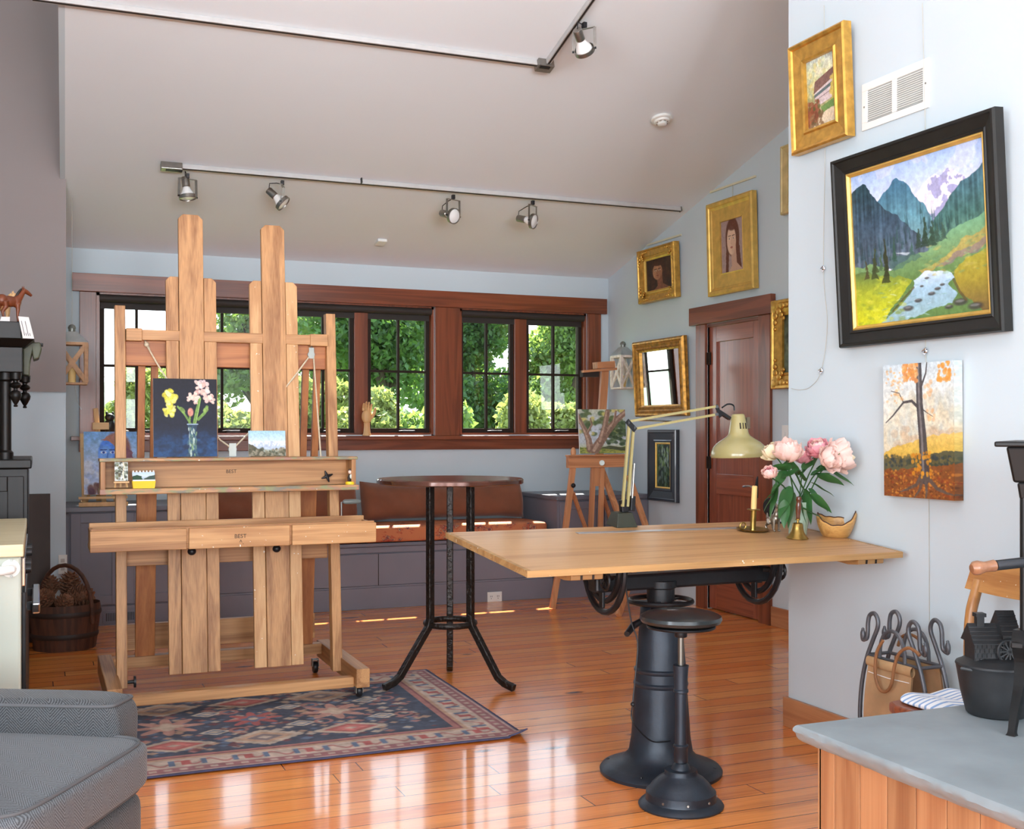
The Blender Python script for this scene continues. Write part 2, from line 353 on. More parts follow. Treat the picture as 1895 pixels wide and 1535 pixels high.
def kilim():
    m, nt, bs = newmat('kilim_fabric'); tc = N(nt, 'ShaderNodeTexCoord'); mp = N(nt, 'ShaderNodeMapping'); mp.inputs['Scale'].default_value = (7, 9, 9); L(nt, tc.outputs['Object'], mp.inputs['Vector'])
    vo = N(nt, 'ShaderNodeTexVoronoi', Scale=1.3, distance='MANHATTAN'); L(nt, mp.outputs[0], vo.inputs['Vector'])
    nz = N(nt, 'ShaderNodeTexNoise', Scale=3., Detail=4., Distortion=2.); L(nt, mp.outputs[0], nz.inputs['Vector'])
    ad = N(nt, 'ShaderNodeMath', operation='MULTIPLY_ADD'); ad.inputs[1].default_value = .7; L(nt, vo.outputs['Distance'], ad.inputs[0]); L(nt, nz.outputs['Fac'], ad.inputs[2])
    c = ramp(nt, ad.outputs[0], [(.5, lin((160,62,50))), (.64, lin((188,104,70))), (.7, lin((150,56,48))), (.78, lin((84,74,84))), (.83, lin((206,160,112))), (.88, lin((166,68,54))), (1., lin((196,120,80)))])
    nt.nodes[-1]; L(nt, c, bs.inputs['Base Color']); bs.inputs['Roughness'].default_value = .9
    return m
def stripes():
    m, nt, bs = newmat('blue_white_ticking'); tc = N(nt, 'ShaderNodeTexCoord'); sp = N(nt, 'ShaderNodeSeparateXYZ'); L(nt, tc.outputs['Object'], sp.inputs[0])
    ml = N(nt, 'ShaderNodeMath', operation='MULTIPLY'); ml.inputs[1].default_value = 250.; L(nt, sp.outputs[1], ml.inputs[0])
    sn = N(nt, 'ShaderNodeMath', operation='SINE'); L(nt, ml.outputs[0], sn.inputs[0])
    L(nt, ramp(nt, sn.outputs[0], [(.3, lin((238,240,244))), (.55, lin((140,172,214)))]), bs.inputs['Base Color']); bs.inputs['Roughness'].default_value = .85
    return m
KILIM, TICK = kilim(), stripes()
def colmat(name, rough=.45, bump=.15):
    m, nt, bs = newmat(name); at = N(nt, 'ShaderNodeAttribute', attribute_name='Col'); L(nt, at.outputs['Color'], bs.inputs['Base Color']); bs.inputs['Roughness'].default_value = rough; bs.inputs['Specular IOR Level'].default_value = .22
    tc = N(nt, 'ShaderNodeTexCoord'); nz = N(nt, 'ShaderNodeTexNoise', Scale=240., Detail=2.); L(nt, tc.outputs['Object'], nz.inputs['Vector']); bumpn(nt, bs, nz.outputs['Fac'], bump, .001)
    return m
OIL = colmat('oil_paint'); RUGM = colmat('wool_rug_pile', .95, .5)
def hammer_petal(name, a, b, tw=.3):
    return leaf_mat(name, a, b, .6, tw, .12)
PETAL1 = hammer_petal('pale_pink_petal', (252,220,212), (255,214,200)); PETAL2 = hammer_petal('deep_pink_petal', (240,176,188), (248,170,180)); PETAL3 = hammer_petal('cream_petal', (254,236,206), (255,232,190))
PEOLEAF = leaf_mat('peony_leaf', (52,96,52), (80,130,50), .4, .15, .3)
# ---------------------------------------------------------------- small painter: colours laid on a grid mesh
class Art:
    def __init__(s, w, h, c=(128,128,128)):
        s.w0, s.h0 = w, h; w, h = 2*w, 2*h; s.w, s.h = w, h; s.a = np.empty((h, w, 3)); s.a[:] = np.array(c)/255.
        X, Y = np.meshgrid((np.arange(w)+.5)/w, (np.arange(h)+.5)/h); s.X, s.Y = X, Y; s.asp = h/w
    def vn(s, sc, seed=0, oct=3):
        r = np.random.default_rng(seed); out = np.zeros((s.h, s.w)); amp = 1.; tot = 0
        for o in range(oct):
            g = r.random((int(sc*s.asp*2**o)+3, int(sc*2**o)+3)); x = s.X*sc*2**o; y = s.Y*s.asp*sc*2**o
            i, j = y.astype(int), x.astype(int); fy, fx = y-i, x-j; fy = fy*fy*(3-2*fy); fx = fx*fx*(3-2*fx)
            out += amp*((g[i, j]*(1-fx)+g[i, j+1]*fx)*(1-fy)+(g[i+1, j]*(1-fx)+g[i+1, j+1]*fx)*fy); tot += amp; amp *= .5
        return out/tot
    def put(s, mask, c, al=1.):
        mk = (np.asarray(mask, float)*al)[..., None]; c = np.asarray(c, float)/255.; s.a = s.a*(1-mk)+c*mk; return s
    def grad(s, stops, t=None):
        t = s.Y if t is None else t; ps = [p for p, _ in stops]; col = np.stack([np.interp(t, ps, [c[i] for _, c in stops]) for i in range(3)], -1)/255.; s.a = col; return s
    def gput(s, mask, stops, t=None, al=1.):
        t = s.Y if t is None else t; ps = [p for p, _ in stops]; col = np.stack([np.interp(t, ps, [c[i] for _, c in stops]) for i in range(3)], -1)/255.
        mk = (np.asarray(mask, float)*al)[..., None]; s.a = s.a*(1-mk)+col*mk; return s
    def poly(s, pts, c=None, wob=0., seed=1, al=1., stops=None, t=None):
        X, Y = s.X, s.Y
        if wob: X = X+(s.vn(14, seed)-.5)*wob; Y = Y+(s.vn(14, seed+1)-.5)*wob
        ins = np.zeros(X.shape, bool); n = len(pts)
        for i in range(n):
            (x1, y1), (x2, y2) = pts[i], pts[(i+1) % n]
            if y1 == y2: continue
            ins ^= ((y1 > Y) != (y2 > Y)) & (X < (x2-x1)*(Y-y1)/(y2-y1)+x1)
        if stops: return s.gput(ins, stops, t, al)
        return s.put(ins, c, al)
    def below(s, line, c=None, wob=0., seed=1, al=1., stops=None, t=None, to=None):
        return s.poly(list(line)+[(line[-1][0], to or 1.1), (line[0][0], to or 1.1)], c, wob, seed, al, stops, t)
    def ell(s, x, y, rx, ry, c, al=1., soft=.15, rot=0.):
        dx = s.X-x; dy = (s.Y-y); cr, sr = math.cos(rot), math.sin(rot); u = (dx*cr+dy*s.asp*sr)/rx; v = (-dx*sr+dy*s.asp*cr)/(ry*s.asp)
        d = np.sqrt(u*u+v*v); return s.put(np.clip((1-d)/soft+.5, 0, 1) if soft else d < 1, c, al)
    def line(s, pts, w, c, al=1., w2=None):
        n = len(pts)-1; w2 = w if w2 is None else w2; best = np.full(s.X.shape, 9.)
        for i in range(n):
            (x1, y1), (x2, y2) = pts[i], pts[i+1]; dx, dy = x2-x1, (y2-y1)*s.asp; l2 = dx*dx+dy*dy+1e-9
            t = np.clip(((s.X-x1)*dx+(s.Y-y1)*s.asp*dy)/l2, 0, 1); d = np.hypot(s.X-x1-t*dx, (s.Y-y1)*s.asp-t*dy)
            best = np.minimum(best, d/((w+(w2-w)*(i+t)/n)/2))
        return s.put(best < 1, c, al)
    def dabs(s, n, box, cols, r=(.01,.02), seed=3, fl=1., al=.8, rot=0.):
        g = np.random.default_rng(seed)
        for k in range(n):
            x = g.uniform(box[0], box[2]); y = g.uniform(box[1], box[3]); q = g.uniform(*r)
            s.ell(x, y, q, q*fl/s.asp, cols[int(g.integers(len(cols)))], al, .4, rot+g.uniform(-.3, .3))
        return s
    def mott(s, k=.08, sc=18, seed=9):
        s.a = np.clip(s.a*(1+(s.vn(sc, seed)-.5)[..., None]*2*k+(s.vn(sc*3, seed+5)-.5)[..., None]*k), 0, 1); return s
    def mesh(s, W, H, z=0., curve=None):   # grid on local xy, origin at the middle
        w, h = s.w0, s.h0; mb = MB(); xs = (np.arange(w)/(w-1)-.5)*W; ys = (.5-np.arange(h)/(h-1))*H
        mb.v = [V((x, y, z)) for y in ys for x in xs]
        mb.f = [(j*w+i, (j+1)*w+i, (j+1)*w+i+1, j*w+i+1) for j in range(h-1) for i in range(w-1)]
        mb.mi = [0]*len(mb.f); mb.sm = [True]*len(mb.f); return mb
    def colors(s):
        a = np.clip(s.a, 0, 1); l = np.where(a <= .04045, a/12.92, ((a+.055)/1.055)**2.4)
        l = l.reshape(s.h0, 2, s.w0, 2, 3).mean((1, 3)); return np.concatenate([l.reshape(-1, 3), np.ones((s.w0*s.h0, 1))], 1)
def fmesh(W, H, prof, mis=None):   # mitred frame from (inset, height) rings
    mb = MB(); vs = []
    for i, z in prof:
        x, y = W/2-i, H/2-i; vs += [(-x,-y,z), (x,-y,z), (x,y,z), (-x,y,z)]
    for k in range(len(prof)-1):
        mb.add(vs[4*k:4*k+8], [(j, (j+1) % 4, 4+(j+1) % 4, 4+j) for j in range(4)], mis[k] if mis else 0)
    return mb
FX = frame3((0,-1,0), (0,0,1), (-1,0,0))     # hung on a wall that faces -X
FY = frame3((1,0,0), (0,0,1), (0,-1,0))      # facing -Y
def framed(name, label, cat, group, co, R, W, H, fw, fd, fm, art, inset=0, liner=None, corner=None, tilt=0., prof=None):
    r = thing(name, label, cat, co, R @ Rx(tilt) if tilt else R, group)
    p = prof or [(0,.002), (0,fd*.8), (fw*.06,fd), (fw*.2,fd), (fw*.26,fd*.86), (fw*.8,fd*.62), (fw*.86,fd*.7), (fw,fd*.62), (fw,fd*.3)]
    obj('frame', fmesh(W, H, p), fm, r, local=True)
    iw = fw
    if liner:
        lw, lm = liner; lb = fmesh(W-2*iw, H-2*iw, [(0,fd*.3), (0,fd*.56), (lw*.4,fd*.6), (lw*.9,fd*.42), (lw,fd*.42), (lw,fd*.25)])
        obj('liner', lb, lm, r, local=True); iw += lw
    if corner:
        for sx in (-1, 1):
            for sy in (-1, 1):
                cb = MB(); f_ = fw*.5
                for an, ln in ((0, 1.), (PI/2, 1.), (PI/4, .8)):
                    for q in range(4):
                        k_ = .25+.45*q; r_ = fw*(.3-.055*q); cb.ell((sx*(W/2-f_*.75-k_*fw*ln*math.cos(an)), sy*(H/2-f_*.75-k_*fw*ln*math.sin(an)*.9), fd*.82), (r_, r_, fd*.2), 10, 6)
                cb.ell((sx*(W/2-f_*.7), sy*(H/2-f_*.7), fd*.86), (fw*.36, fw*.36, fd*.24), 12, 8)
                obj('corner_ornament', cb, corner, r, local=True)
    mb = art.mesh(W-2*iw+.002, H-2*iw+.002, fd*.3)
    obj('canvas', mb, OIL, r, local=True, col=art.colors())
    return r
# ---------------------------------------------------------------- the room
NX, DX, LX = 3.05, 4.53, .163
struct('floor', MB().box(-3.2, 4.75, -4.2, 8.9, -.12, 0), FLOORM)
def cx(y): return .0211*y-.004
mb = MB()
def slab(a, b, t=.15): return mb.hexa([V(p) for p in a], [V(p)+V((0,0,t)) for p in a])
mb.hexa([(cx(1.5),1.5,ceil_z(1.5)), (4.75,1.5,ceil_z(1.5)), (4.75,7.72,ceil_z(7.72)), (cx(7.72),7.72,ceil_z(7.72))],
        [(cx(1.5),1.5,ceil_z(1.5)+.15), (4.75,1.5,ceil_z(1.5)+.15), (4.75,7.72,ceil_z(7.72)+.15), (cx(7.72),7.72,ceil_z(7.72)+.15)])
mb.hexa([(-.7,7.72,ceil_z(7.72)), (4.75,7.72,ceil_z(7.72)), (4.75,9.335,ceil_z(9.335)), (-.7,9.335,ceil_z(9.335))],
        [(-.7,7.72,ceil_z(7.72)+.15), (4.75,7.72,ceil_z(7.72)+.15), (4.75,9.335,ceil_z(9.335)+.15), (-.7,9.335,ceil_z(9.335)+.15)])
mb.box(.03, 4.75, -4.2, 1.5, ceil_z(1.5), ceil_z(1.5)+.15)
mb.box(-3.2, .16, -4.2, 7.9, 5.0, 5.12)
struct('ceiling', mb, CEILP)
ch = [(-4.2, ceil_z(1.5)), (1.5, ceil_z(1.5)), (7.72, ceil_z(7.72)), (7.72, 5.0), (-4.2, 5.0)]
mb = MB(); n = len(ch); a = [V((cx(max(y, 1.5))-.03, y, z)) for y, z in ch]; b = [V((cx(max(y, 1.5)), y, z)) for y, z in ch]
mb.add(a+b, [tuple(range(n)), tuple(range(n, 2*n))[::-1]]+[(i, n+i, n+(i+1) % n, (i+1) % n) for i in range(n)])
struct('wall_left_cheek', mb, WALLP)
UN = [(.39,1.56), (1.79,2.951), (3.169,4.32)]
mb = MB().box(-.7, 4.75, BACK, 8.9, 0, 1.27).box(-.7, 4.75, BACK, 8.9, 2.30, 2.72)
xs = [-.7]+[q for u in UN for q in u]+[4.75]
for i in range(0, len(xs), 2): mb.box(xs[i], xs[i+1], BACK, 8.9, 1.27, 2.30)
struct('wall_back', mb, WALLP)
mb = MB().box(-.7, 4.75, 8.9, 8.93, -.9, 1.268).box(-.7, 4.75, 8.9, 8.93, 2.302, 2.6)
for i in range(0, len(xs), 2): mb.box(xs[i], xs[i+1], 8.9, 8.93, 1.268, 2.302)
for a_, b_ in UN: mb.box(a_+.001, b_-.001, 8.861, 8.95, 1.263, 1.275)
struct('trim_exterior', mb, plain('brown_siding', (84,66,52), .8))
D0, D1 = 6.481, 7.145
mb = MB().box(DX, 4.73, D1, BACK, 0, 3.2).box(DX, 4.73, 4.0, D0, 0, 4.0).box(DX, 4.73, D0, D1, 2.066, 3.4)
struct('wall_right_recess', mb, WALLP)
struct('wall_added_light_stop', MB().box(4.76, 4.8, 6.2, 7.4, -.1, 2.4), WALLP)  # added panel behind the door, stops sun leaking through its gaps
struct('wall_right', MB().box(NX, 3.2, -4.2, 4.155, 0, 4.6), WALLP)
struct('wall_right_return', MB().box(3.2, 4.73, 4.0, 4.155, 0, 4.2), WALLP)
struct('wall_left_return', MB().box(-3.2, LX, 7.7, 7.82, 0, 5.05), WALLP)
struct('wall_added_shade', MB().box(-1.25, -1.15, 3.2, 7.7, 0, 5.0), WALLP)  # added partition out of view, keeps side daylight off the left return
struct('wall_left_upper', MB().box(-3.1, LX+.001, 7.69, 7.7, 1.545, 5.0), WALLT)  # thin darker taupe slab over the upper part of the wall
struct('wall_left_nook', MB().box(-.7, -.6, 7.82, BACK, 0, 2.85), WALLP)
# unseen half of the studio behind the camera: tall windows that light the room
mb = MB(); LW = [(-3.7,-1.5), (-1.0,1.2)]; RW = [(-2.5,-.5), (.4,2.4)]
mb.box(-3.2, -3.1, -4.2, 7.7, 0, .7).box(-3.2, -3.1, -4.2, 7.7, 2.9, 5.0)
e = [-4.2]+[q for w in LW for q in w]+[7.7]
for i in range(0, len(e), 2): mb.box(-3.2, -3.1, e[i], e[i+1], .7, 2.9)
struct('wall_left', mb, WALLP)
mb = MB(); mb.box(-3.2, 3.2, -4.2, -4.1, 0, .7).box(-3.2, 3.2, -4.2, -4.1, 2.9, 5.0)
e = [-3.2]+[q for w in RW for q in w]+[3.2]
for i in range(0, len(e), 2): mb.box(e[i], e[i+1], -4.2, -4.1, .7, 2.9)
struct('wall_rear', mb, WALLP)
# trim round the windows
struct('trim_1', MB().box(.225, 4.50, 8.68, BACK-.001, 2.30, 2.43), CHERRY['X'], .003)
struct('trim_2', MB().box(.215, 4.47, 8.62, BACK+.07, 1.232, 1.262).box(.27, 4.45, 8.69, BACK-.001, 1.15, 1.232), CHERRY['X'], .003)
for i, (a, b) in enumerate([(.275,.388), (1.562,1.788), (2.953,3.167), (4.322,4.449)]):
    struct('trim_%d' % (i+3), MB().box(a, b, 8.695, BACK-.001, 1.262, 2.30), CHERRY['Z'], .003)
SASH = [((.41,.93), (1.03,1.54)), ((1.81,2.305), (2.405,2.935)), ((3.185,3.672), (3.772,4.305))]
def bars(x0, x1, z0, z1, y0, y1, w):
    return MB().box(x0, x0+w, y0, y1, z0, z1).box(x1-w, x1, y0, y1, z0, z1).box(x0+w, x1-w, y0, y1, z0, z0+w).box(x0+w, x1-w, y0, y1, z1-w, z1)
for k, (a, b) in enumerate(UN):
    w = thing('window_%d' % (k+1), None, None, ((a+b)/2, 8.8, 1.27), kind='structure')
    obj('jamb', MB().box(a, a+.022, BACK, 8.86, 1.262, 2.3).box(b-.022, b, BACK, 8.86, 1.262, 2.3).box(a, b, BACK, 8.86, 2.278, 2.3), CHERRY['Z'], w)
    m0, m1 = SASH[k][0][1]-.005, SASH[k][1][0]+.005
    obj('mullion', MB().box(m0, m1, 8.745, 8.86, 1.262, 2.28), CHERRY['Z'], w, bevel=.003)
    obj('bottom_rail', MB().box(a+.02, b-.02, 8.735, 8.86, 1.262, 1.285), CHERRY['X'], w)
    for (s0, s1) in SASH[k]:
        s = obj('sash', bars(s0, s1, 1.285, 2.28, 8.77, 8.815, .036), BRONZE, w, bevel=.002)
        xm = (s0+s1)/2
        obj('muntin', MB().box(xm-.009, xm+.009, 8.775, 8.808, 1.32, 2.245).box(s0+.03, s1-.03, 8.7755, 8.8085, 1.768, 1.786), BRONZE, s)
        obj('glass_pane', MB().box(s0+.03, s1-.03, 8.789, 8.793, 1.315, 2.25), WGLASS, s)
        obj('window_crank', MB().box(xm+.03, xm+.13, 8.745, 8.77, 1.286, 1.306).bar((xm-.01, 8.752, 1.297), (xm+.05, 8.752, 1.303), .014, .01), BLACK, w, bevel=.003)
for k, lb in enumerate(['dark roller blind wound up at the window behind the double mast easel', 'dark roller blind wound up over the middle pair of sashes, behind the tall easel post',
                        'dark roller blind wound up over the pair of sashes beside the picture wall']):
    a, b = UN[k]; r = thing('roller_blind', lb, 'blind', ((a+b)/2, 8.74, 2.2), group='roller blinds over the windows')
    obj('roller', MB().cyl((a+.02, 8.733, 2.262), (b-.02, 8.733, 2.262), .030, 16), BLINDM, r)
    obj('cloth', MB().box(a+.03, b-.03, 8.758, 8.761, 2.198, 2.262), BLINDM, r)
    obj('hem_bar', MB().box(a+.03, b-.03, 8.752, 8.766, 2.188, 2.2), BLINDM, r)
# door in the picture wall
d = thing('door_1', None, None, (DX+.03, (D0+D1)/2, 0), kind='structure')
pf = DX+.012
mb = MB().box(pf, pf+.036, D0+.004, 6.588, .008, 2.06).box(pf, pf+.036, 7.048, D1-.004, .008, 2.06)
obj('stile', mb, MAHO['Z'], d, bevel=.002)
obj('rail', MB().box(pf, pf+.036, 6.588, 7.048, 1.945, 2.06).box(pf, pf+.036, 6.588, 7.048, .845, .99).box(pf, pf+.036, 6.588, 7.048, .008, .24), MAHO['Y'], d, bevel=.002)
for z0, z1 in ((.99, 1.945), (.24, .845)): obj('panel', MB().box(pf+.016, pf+.03, 6.588, 7.048, z0, z1), MAHO['Z'], d)
for z in (1.83, 1.07, .3): obj('hinge', MB().cyl((DX-.006, D1+.004, z-.045), (DX-.006, D1+.004, z+.045), .007, 10).box(DX-.002, pf+.002, D1-.03, D1+.02, z-.045, z+.045), BRONZE, d)
hy = 6.535
h = obj('escutcheon', MB().ell((pf, hy, .915), (.008, .028, .075), 16, 10), BLACK, d)
obj('door_lever', MB().cyl((pf, hy, .92), (pf-.05, hy, .92), .009, 10).tube([(pf-.05, hy, .92), (pf-.052, hy+.05, .921), (pf-.05, hy+.1, .915)], .008, 8), CHROME, h)
struct('trim_7', MB().box(DX-.022, DX-.001, D1, 7.275, 0, 2.083).box(DX-.001, DX+.05, D1, D1+.01, 0, 2.07), CHERRY['Z'], .003)
struct('trim_8', MB().box(DX-.022, DX-.001, 6.345, D0, 0, 2.083).box(DX-.001, DX+.05, D0-.01, D0, 0, 2.07), CHERRY['Z'], .003)
struct('trim_9', MB().box(DX-.001, DX+.05, D0, D1, 2.058, 2.082).box(DX-.04, DX-.001, 6.31, 7.343, 2.083, 2.214), CHERRY['Y'], .003)
struct('baseboard_recess', MB().box(DX-.018, DX-.001, 4.155, 6.343, 0, .13), BASEW['Y'], .003)
struct('baseboard_right', MB().box(NX-.018, NX-.001, -4.1, 4.173, 0, .13).box(NX-.001, DX-.02, 4.156, 4.173, 0, .13), BASEW['Y'], .003)
# ---------------------------------------------------------------- light
w = bpy.data.worlds.new('sky'); SC.world = w; w.use_nodes = True; nt = w.node_tree; bg = nt.nodes['Background']
tc = N(nt, 'ShaderNodeTexCoord'); sp = N(nt, 'ShaderNodeSeparateXYZ'); L(nt, tc.outputs['Generated'], sp.inputs[0])
L(nt, ramp(nt, sp.outputs['Z'], [(.0, (.93,.96,1.)), (.25, (.80,.89,1.)), (1., (.45,.65,1.))]), bg.inputs['Color']); bg.inputs['Strength'].default_value = SKY
def lamp(name, kind, loc, R, e, c=(1,1,1), size=None):
    l = bpy.data.lights.new(name, kind); l.energy = e; l.color = c; o = bpy.data.objects.new(name, l); COL.objects.link(o)
    o.matrix_world = M.Translation(V(loc)) @ R.to_4x4()
    if size: l.shape = 'RECTANGLE'; l.size, l.size_y = size
    return o
sd = V((-.275, -.73, -1.)).normalized()
for a, b in UN:
    po = lamp('window_portal', 'AREA', ((a+b)/2, 8.93, 1.79), frame3((-1,0,0), (0,0,1), (0,1,0)), 1., (1,1,1), (b-a, 1.03)); po.data.cycles.is_portal = True
s = lamp('sun', 'SUN', (6, 18, 20), to_dir(-sd), SUN, (1,.95,.86)); s.data.angle = math.radians(.6)
for a, b in LW: lamp('daylight_side_window', 'AREA', (-3.22, (a+b)/2, 1.8), frame3((0,-1,0), (0,0,1), (-1,0,0)), SIDE, (.88,.95,1.), (b-a, 2.2))
for a, b in RW: lamp('daylight_rear_window', 'AREA', ((a+b)/2, -4.22, 1.8), frame3((1,0,0), (0,0,1), (0,-1,0)), REAR, (.88,.94,1.), (b-a, 2.2))
for i, (x, y, d_) in enumerate(((-.6, -3.7, (.13,.95,.26)), (.6, -3.7, (.13,.95,.26)))): lamp('added_ceiling_fill', 'AREA', (x, y, 1.6), to_dir(-V(d_)), CEIL_FILL, (.92,.96,1.), (.5, .5)).data.spread = math.radians(40)  # added fill lamps behind the camera, no fixtures, only to brighten the ceiling
for a, b in UN if BACKW else []: lamp('daylight_back_window', 'AREA', ((a+b)/2, 8.95, 1.79), frame3((-1,0,0), (0,0,1), (0,1,0)), BACKW, (.94,.98,1.), (b-a, 1.0))
vs = SC.view_settings; SC.display_settings.display_device = 'sRGB'; vs.view_transform = 'Standard'; vs.look = 'None'; vs.exposure = EXPO; vs.gamma = 1; vs.use_curve_mapping = False
SC.cycles.use_denoising = True; SC.cycles.max_bounces = 10; SC.cycles.diffuse_bounces = 6; SC.cycles.transparent_max_bounces = 16; SC.cycles.sample_clamp_indirect = 6.; SC.cycles.caustics_reflective = False; SC.cycles.caustics_refractive = False
# ---------------------------------------------------------------- outside
GRASS = plain('meadow_grass', (86,110,48), .9, var=.3, scale=.8)
struct('ground_outside', MB().box(-40, 60, 9.5, 160, -1.0, -.8), GRASS)
HILLM = plain('far_wooded_hill', (104,130,104), .95, var=.3, scale=.35, bump=.4, bscale=1.5)
mb = MB()
def hillf(u, v):
    x = -60+120*u; return V((x, 92+26*v, -1+(2.2+4.6*math.exp(-((x-4)/11)**2)+(.6)*(2.0*math.sin(u*9)+1.4*math.sin(u*23+1)+.5*math.sin(u*61)))*math.sin(PI*min(v, .999))**.7))
mb.grid(hillf, 120, 18); struct('hill_outside', mb, HILLM)
LDARK = leaf_mat('tree_leaf_dark', (66,98,56), (98,130,54), .5, .5); LMID = leaf_mat('tree_leaf_green', (92,120,66), (124,148,64), .5, .5); LYEL = leaf_mat('bush_leaf_yellow_green', (126,138,80), (144,154,78), .5, .45)
BARK = plain('tree_bark', (62,52,42), .9, var=.3, scale=6)
def leaves(n, blobs, size, seed):
    g = np.random.default_rng(seed); vs = np.empty((n, 4, 3)); wts = np.array([b[1][0]*b[1][1]*b[1][2] for b in blobs])**.66; wts /= wts.sum()
    ids = g.choice(len(blobs), n, p=wts)
    c = np.array([b[0] for b in blobs])[ids]; r = np.array([b[1] for b in blobs])[ids]
    d = g.normal(size=(n, 3)); d /= np.linalg.norm(d, axis=1)[:, None]; p = c+d*r*(g.random((n, 1))**.45)
    a = g.normal(size=(n, 3)); a /= np.linalg.norm(a, axis=1)[:, None]; b = np.cross(a, g.normal(size=(n, 3))); b /= np.linalg.norm(b, axis=1)[:, None]
    s = size*(.6+.8*g.random((n, 1)))
    for k, (u, v) in enumerate(((0,-1), (.55,.1), (0,1), (-.55,.1))): vs[:, k] = p+(a*v+b*u)*s
    return vs.reshape(-1, 3)
def foliage(name, pts, mat, parent):
    n = len(pts)//4; me = bpy.data.meshes.new(name); org = V(parent.matrix_world.translation)
    me.vertices.add(n*4); me.vertices.foreach_set('co', (pts-np.array(org)).ravel().astype(np.float32))
    me.loops.add(n*4); me.loops.foreach_set('vertex_index', np.arange(n*4, dtype=np.int32)); me.polygons.add(n)
    me.polygons.foreach_set('loop_start', np.arange(0, n*4, 4, dtype=np.int32)); me.materials.append(mat); me.update(calc_edges=True); me.validate()
    o = bpy.data.objects.new(name, me); COL.objects.link(o); o.parent = parent; WM[o.name] = WM[parent.name]; return o
def tree(label, x, y, hgt, rad, mat, n, size, seed, base=-.8, crown0=.25, trunk=.16, fork=True, name='tree', cat='tree', group='trees outside the windows', nb=9):
    t = thing(name, label, cat, (x, y, base), group=group); g = random.Random(seed)
    bl = []
    for k in range(nb):
        a = g.uniform(0, 2*PI); q = g.uniform(.1, .62)*rad; z = base+hgt*g.uniform(crown0+.12, .9); bl.append(((x+q*math.cos(a), y+q*math.sin(a), z), (rad*g.uniform(.36, .56),)*2+(hgt*g.uniform(.12, .2),)))
    foliage('foliage', leaves(n, bl, size, seed), mat, t)
    if trunk:
        mb = MB(); top = base+hgt*.55; mid = V((x+g.uniform(-.1, .1), y, base+hgt*max(.22, crown0)))
        mb.tube([(x, y, base), mid], [trunk, trunk*.8], 10)
        for k in range(5 if fork else 2):
            bb = bl[k][0]; b = V(bb); m2 = mid.lerp(b, .5)+V((0, 0, .25)); mb.tube([mid, m2, b], [trunk*.6, trunk*.38, trunk*.12], 8)
        obj('trunk', mb, BARK, t)
    return t
def treepx(px, Y): return ony(px, 700, Y).x
TR = [('broad tree with dark forked limbs outside the middle window pair', 715, 30, 6.9, 2.9, LDARK, 15000, .10, 11, .42),
      ('dark leafy tree behind the sash next to the wide knotty post', 893, 37, 7.6, 2.4, LDARK, 26000, .10, 12, .2),
      ('sunlit green tree outside the sash nearest the picture wall', 1036, 25, 5.6, 1.75, LMID, 30000, .075, 13, .12),
      ('airy tree with sky between its leaves beyond the two easel masts', 470, 38, 7.2, 2.4, LMID, 9000, .12, 14, .4),
      ('big shady tree filling the gap between the wide post and the forked tree', 800, 51, 10., 3.9, LDARK, 26000, .14, 15, .2),
      ('tall dark tree standing behind the sunlit one by the picture wall', 1085, 46, 9.4, 3.5, LDARK, 30000, .14, 16, .15),
      ('leafy tree seen between the tall post of the big easel and the mast', 600, 45, 8.4, 2.5, LMID, 14000, .13, 17, .25)]
for lb, px, Y, h, r, m_, n, sz, sd_, c0 in TR: tree(lb, treepx(px, Y), Y, h, r, m_, n, sz, sd_, crown0=c0)
BU = [('yellow-green bush outside below the far hill, seen past the hanging lantern', 212, 30, 4.0, 1.25, LYEL), ('yellow-green bush seen between the easel post and the iris painting', 285, 36, 4.4, 1.6, LYEL),
      ('light green bush outside between the iris painting and the mast', 430, 26, 3.6, 1.25, LYEL), ('light bush outside just past the edge of the wider-board mast', 590, 23, 3.2, 1.1, LYEL),
      ('sunny low bush outside behind the wooden hand', 690, 16, 2.65, .8, LYEL), ('green bush below the forked tree outside', 770, 19, 2.9, .9, LMID),
      ('green bush outside the sash beside the wide knotty post', 878, 15, 2.6, .8, LMID), ('bright bush at the foot of the sunlit tree outside', 985, 17, 2.8, .85, LYEL), ('bright bush outside at the corner by the hanging lantern on the picture wall', 1068, 20, 3.0, .85, LYEL),
      ('rounded green bush outside, far beyond the easel cross beam', 350, 45, 5.0, 2.0, LMID)]
for i, (lb, px, Y, h, r, m_) in enumerate(BU): tree(lb, treepx(px, Y), Y, h, r, m_, 12000, .06 if Y < 20 else .085, 40+i, crown0=.05, trunk=.05, fork=False, name='bush', cat='bush', group='bushes outside the windows')
# ---------------------------------------------------------------- built-in cabinets and window seat
c = thing('built_in_cabinet', 'grey built-in base cabinet under the window with a slatted register in its plinth', 'cabinet', (.2, 8.4, 0))
obj('countertop', MB().box(-.58, .94, 8.035, BACK-.002, .762, .795), CABT, c, bevel=.004)
obj('body', MB().box(-.58, .92, 8.07, BACK-.002, 0, .762), CABP, c)
obj('plinth', MB().box(-.58, .92, 8.056, 8.07, 0, .128), CABP, c)
for a, b in ((.20, .52), (.535, .90), (-.15, .185)):
    dd = obj('door', bars(a, b, .14, .752, 8.05, 8.07, .062), CABP, c, bevel=.002)
    obj('panel', MB().box(a+.06, b-.06, 8.062, 8.07, .2, .7), CABP, dd)
    obj('knob', MB().lathe([(.006,0), (.006,.014), (.014,.02), (.013,.028), (.0,.03)], (b-.03, 8.05, .5), 12, R=frame3((1,0,0), (0,0,1), (0,-1,0))), BLACK, dd)
g = MB().box(.40, .64, 8.05, 8.056, .0125, .10); r = obj('register', g, CABP, c, bevel=.001)
